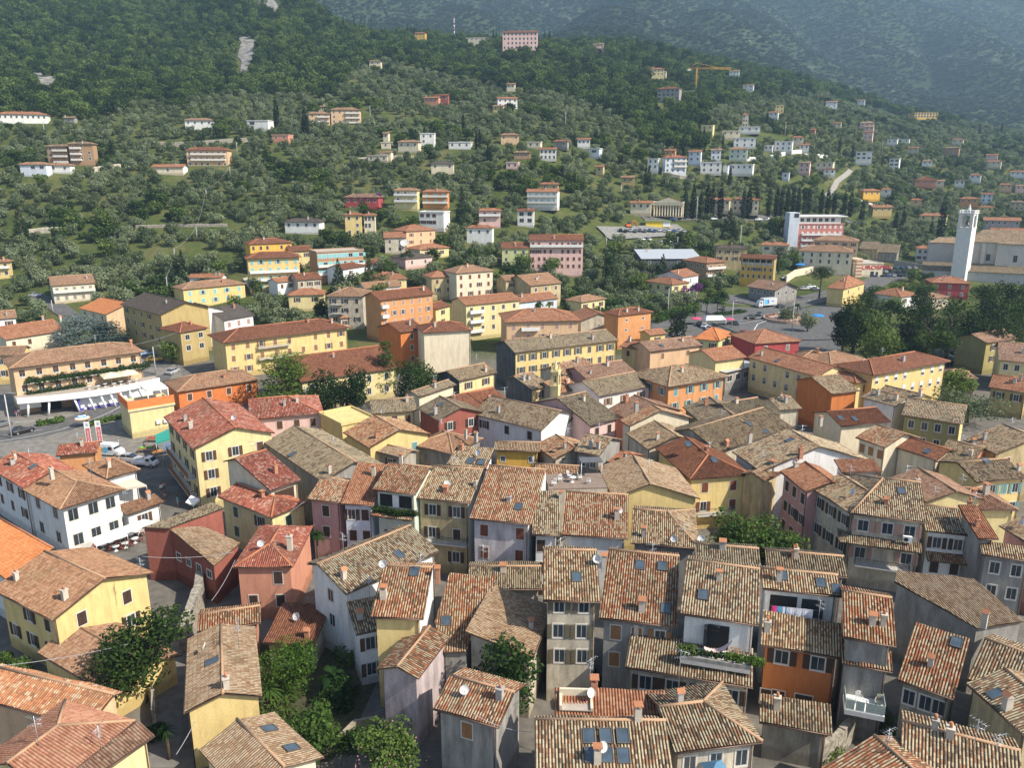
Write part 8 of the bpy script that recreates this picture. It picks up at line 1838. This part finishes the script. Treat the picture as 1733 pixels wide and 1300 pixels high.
def loggia_flowers():
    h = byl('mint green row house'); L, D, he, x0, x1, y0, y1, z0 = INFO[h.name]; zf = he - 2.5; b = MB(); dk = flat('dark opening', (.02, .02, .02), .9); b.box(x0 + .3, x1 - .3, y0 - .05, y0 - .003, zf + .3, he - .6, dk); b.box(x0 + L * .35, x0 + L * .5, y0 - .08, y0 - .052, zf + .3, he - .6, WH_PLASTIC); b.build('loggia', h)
    b = MB(); rng = random.Random(5); roof_plane(b, [(x0 - .3, y0 - 1.6, zf - .5), (x1 + .3, y0 - 1.6, zf - .5), (x1 + .3, y0 - .01, zf), (x0 - .3, y0 - .01, zf)], roofmat('copr'), 4, rng); b.build('canopy', h); r2 = np.random.default_rng(3)
    o = link('loggia_plants', leafcloud('loggia_plants', r2, [(x0 + L * .95 * t, y0 - 1.0 + .2 * math.sin(9 * t), zf + .15, .5, .45, .42) for t in np.linspace(0, 1, 16)], 1500, .11, LEAF['bush'])); o.matrix_basis = h.matrix_basis.copy(); tag(o, 'flowering plants along the loggia of the mint green row house', 'plants')
    h = byl('cream house with crimson mottled roof'); L, D, he, x0, x1, y0, y1, z0 = INFO[h.name]; b = MB(); b.box(x0 + .5, x1 - .6, y0 - .05, y0 - .003, he - 3.2, he - .7, shut('dkbrown')); b.build('loggia', h)
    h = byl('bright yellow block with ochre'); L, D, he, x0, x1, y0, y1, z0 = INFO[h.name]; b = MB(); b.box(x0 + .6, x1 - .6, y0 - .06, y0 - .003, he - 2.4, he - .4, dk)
    b.build('loggia', h); b = MB(); b.box(x0 + .6, x1 - .6, y0 - .12, y0 - .062, he - 2.9, he - 1.7, wallmat('beige'))
    for k in range(6): xx = x0 + .6 + (x1 - x0 - 1.4) * k / 5; b.box(xx, xx + .25, y0 - .121, y0 - .063, he - 1.7, he - .4, wallmat('beige'))
    b.build('loggia_parapet', h)
loggia_flowers()
def shop_terrace():
    h = byl('flat cream shop with orange'); L, D, he, x0, x1, y0, y1, z0 = INFO[h.name]; om = wallmat('coral'); om = flat('orange parapet', (.72, .20, .06), .85); b = MB()
    b.box(x0 - .2, x1 + .2, y0 - .2, y0 - .03, he + .3, he + 1.9, om); b.box(x0 - .2, x0 - .03, y0 - .02, y1, he + .3, he + 1.9, om); b.box(x0 + L * .45, x1, y0 + D * .3, y1, he + 2.5, he + 2.75, WH_PLASTIC)
    for x, y in ((x0 + L * .46, y0 + D * .31), (x1 - .2, y0 + D * .31)): b.box(x, x + .2, y, y + .2, he, he + 2.5, WH_PLASTIC)
    b.build('roof_terrace', h); b = MB()
    for k in range(3): x = x0 + L * (.5 + .15 * k); b.box(x, x + .9, y0 - .4, y0 - .003, he - 3.4, he - 2.7, WH_PLASTIC)
    b.build('air_conditioner', h)
shop_terrace()
def dish_on_house():
    h = byl('beige house with huge white dish'); L, D, he, x0, x1, y0, y1, z0 = INFO[h.name]; rng = random.Random(1); o = link('satellite_dish', dish_mesh(rng, 1.7), h, (x1 - .4, y0 - .6, he - 2.6))
dish_on_house()
def ground_floor():
    # blue parasol on the low terrace at the bottom edge
    h = byl('house with hipped roof edged by orange'); L, D, he, x0, x1, y0, y1, z0 = INFO[h.name]; Mw = h.matrix_basis; zf = he - 3.0; b = MB(); b.box(x0 + .3, x1 - .6, y0 - 3.2, y0 - .01, zf - .3, zf, flat('terrace tiles', (.40, .34, .28), .8)); b.build('terrace', h)
    E = empty('parasol', Mw @ Vector((x0 + L * .38, y0 - .9, zf - .5)), h.rotation_euler.z); tag(E, 'pale blue square parasol on the terrace at the bottom edge', 'parasol'); b = MB(); b.tube([(0, 0, 0), (0, 0, 2.3)], .05, WH_PLASTIC, 6); b.build('pole', E); b = MB(); m = CL('sky', (.10, .22, .34)); s = 1.2
    for q in range(4): a, c = R(45 + 90 * q), R(135 + 90 * q); b.face([(s * math.cos(a), s * math.sin(a), 2.0), (s * math.cos(c), s * math.sin(c), 2.0), (0, 0, 2.6)], m)
    b.build('canopy', E); table_set(Mw @ Vector((x0 + L * .6, y0 - 1.6, zf)), 'white table beside the pale blue parasol', None)
    h = byl('house with clean red tiles'); L, D, he, x0, x1, y0, y1, z0 = INFO[h.name]; b = MB(); W_ = wallmat('cream'); xa, xb = -L / 2 + .4, -L / 2 + L * .34; ya, yb = -D / 2 + D * .15, -D / 2 + D * .8; zz = he + D * .3 * .42
    b.box(xa, xb, ya, yb, zz, zz + .08, flat('terrace tiles', (.40, .34, .28), .8)); b.box(xa, xb, yb - .2, yb, zz + .08, he + D * .3 + .4, W_); b.box(xa, xa + .2, ya, yb - .2, zz + .08, he + D * .3, W_); b.box(xb - .2, xb, ya, yb - .2, zz + .08, he + D * .3 * .8, W_); b.build('roof_terrace', h)
ground_floor()
# ---------------------------------------------------------------- summer haze
def haze():
    zb, zt = -8.0, 1150.0
    mb = MB(); m = bpy.data.materials.new('haze'); m.use_nodes = True; nt = m.node_tree
    for n in list(nt.nodes):
        if n.type != 'OUTPUT_MATERIAL': nt.nodes.remove(n)
    pv = nt.nodes.new('ShaderNodeVolumePrincipled'); pv.inputs['Color'].default_value = (.50, .74, 1.0, 1); pv.inputs['Density'].default_value = .000122; pv.inputs['Anisotropy'].default_value = .1
    nt.links.new(pv.outputs[0], nt.nodes['Material Output'].inputs['Volume'])
    mb.box(-4300, 4300, -400, 3700, zb, zt, m)
    o = mb.build('haze'); tag(o, 'thin blue summer haze over the valley', 'haze', None, 'stuff')
haze()
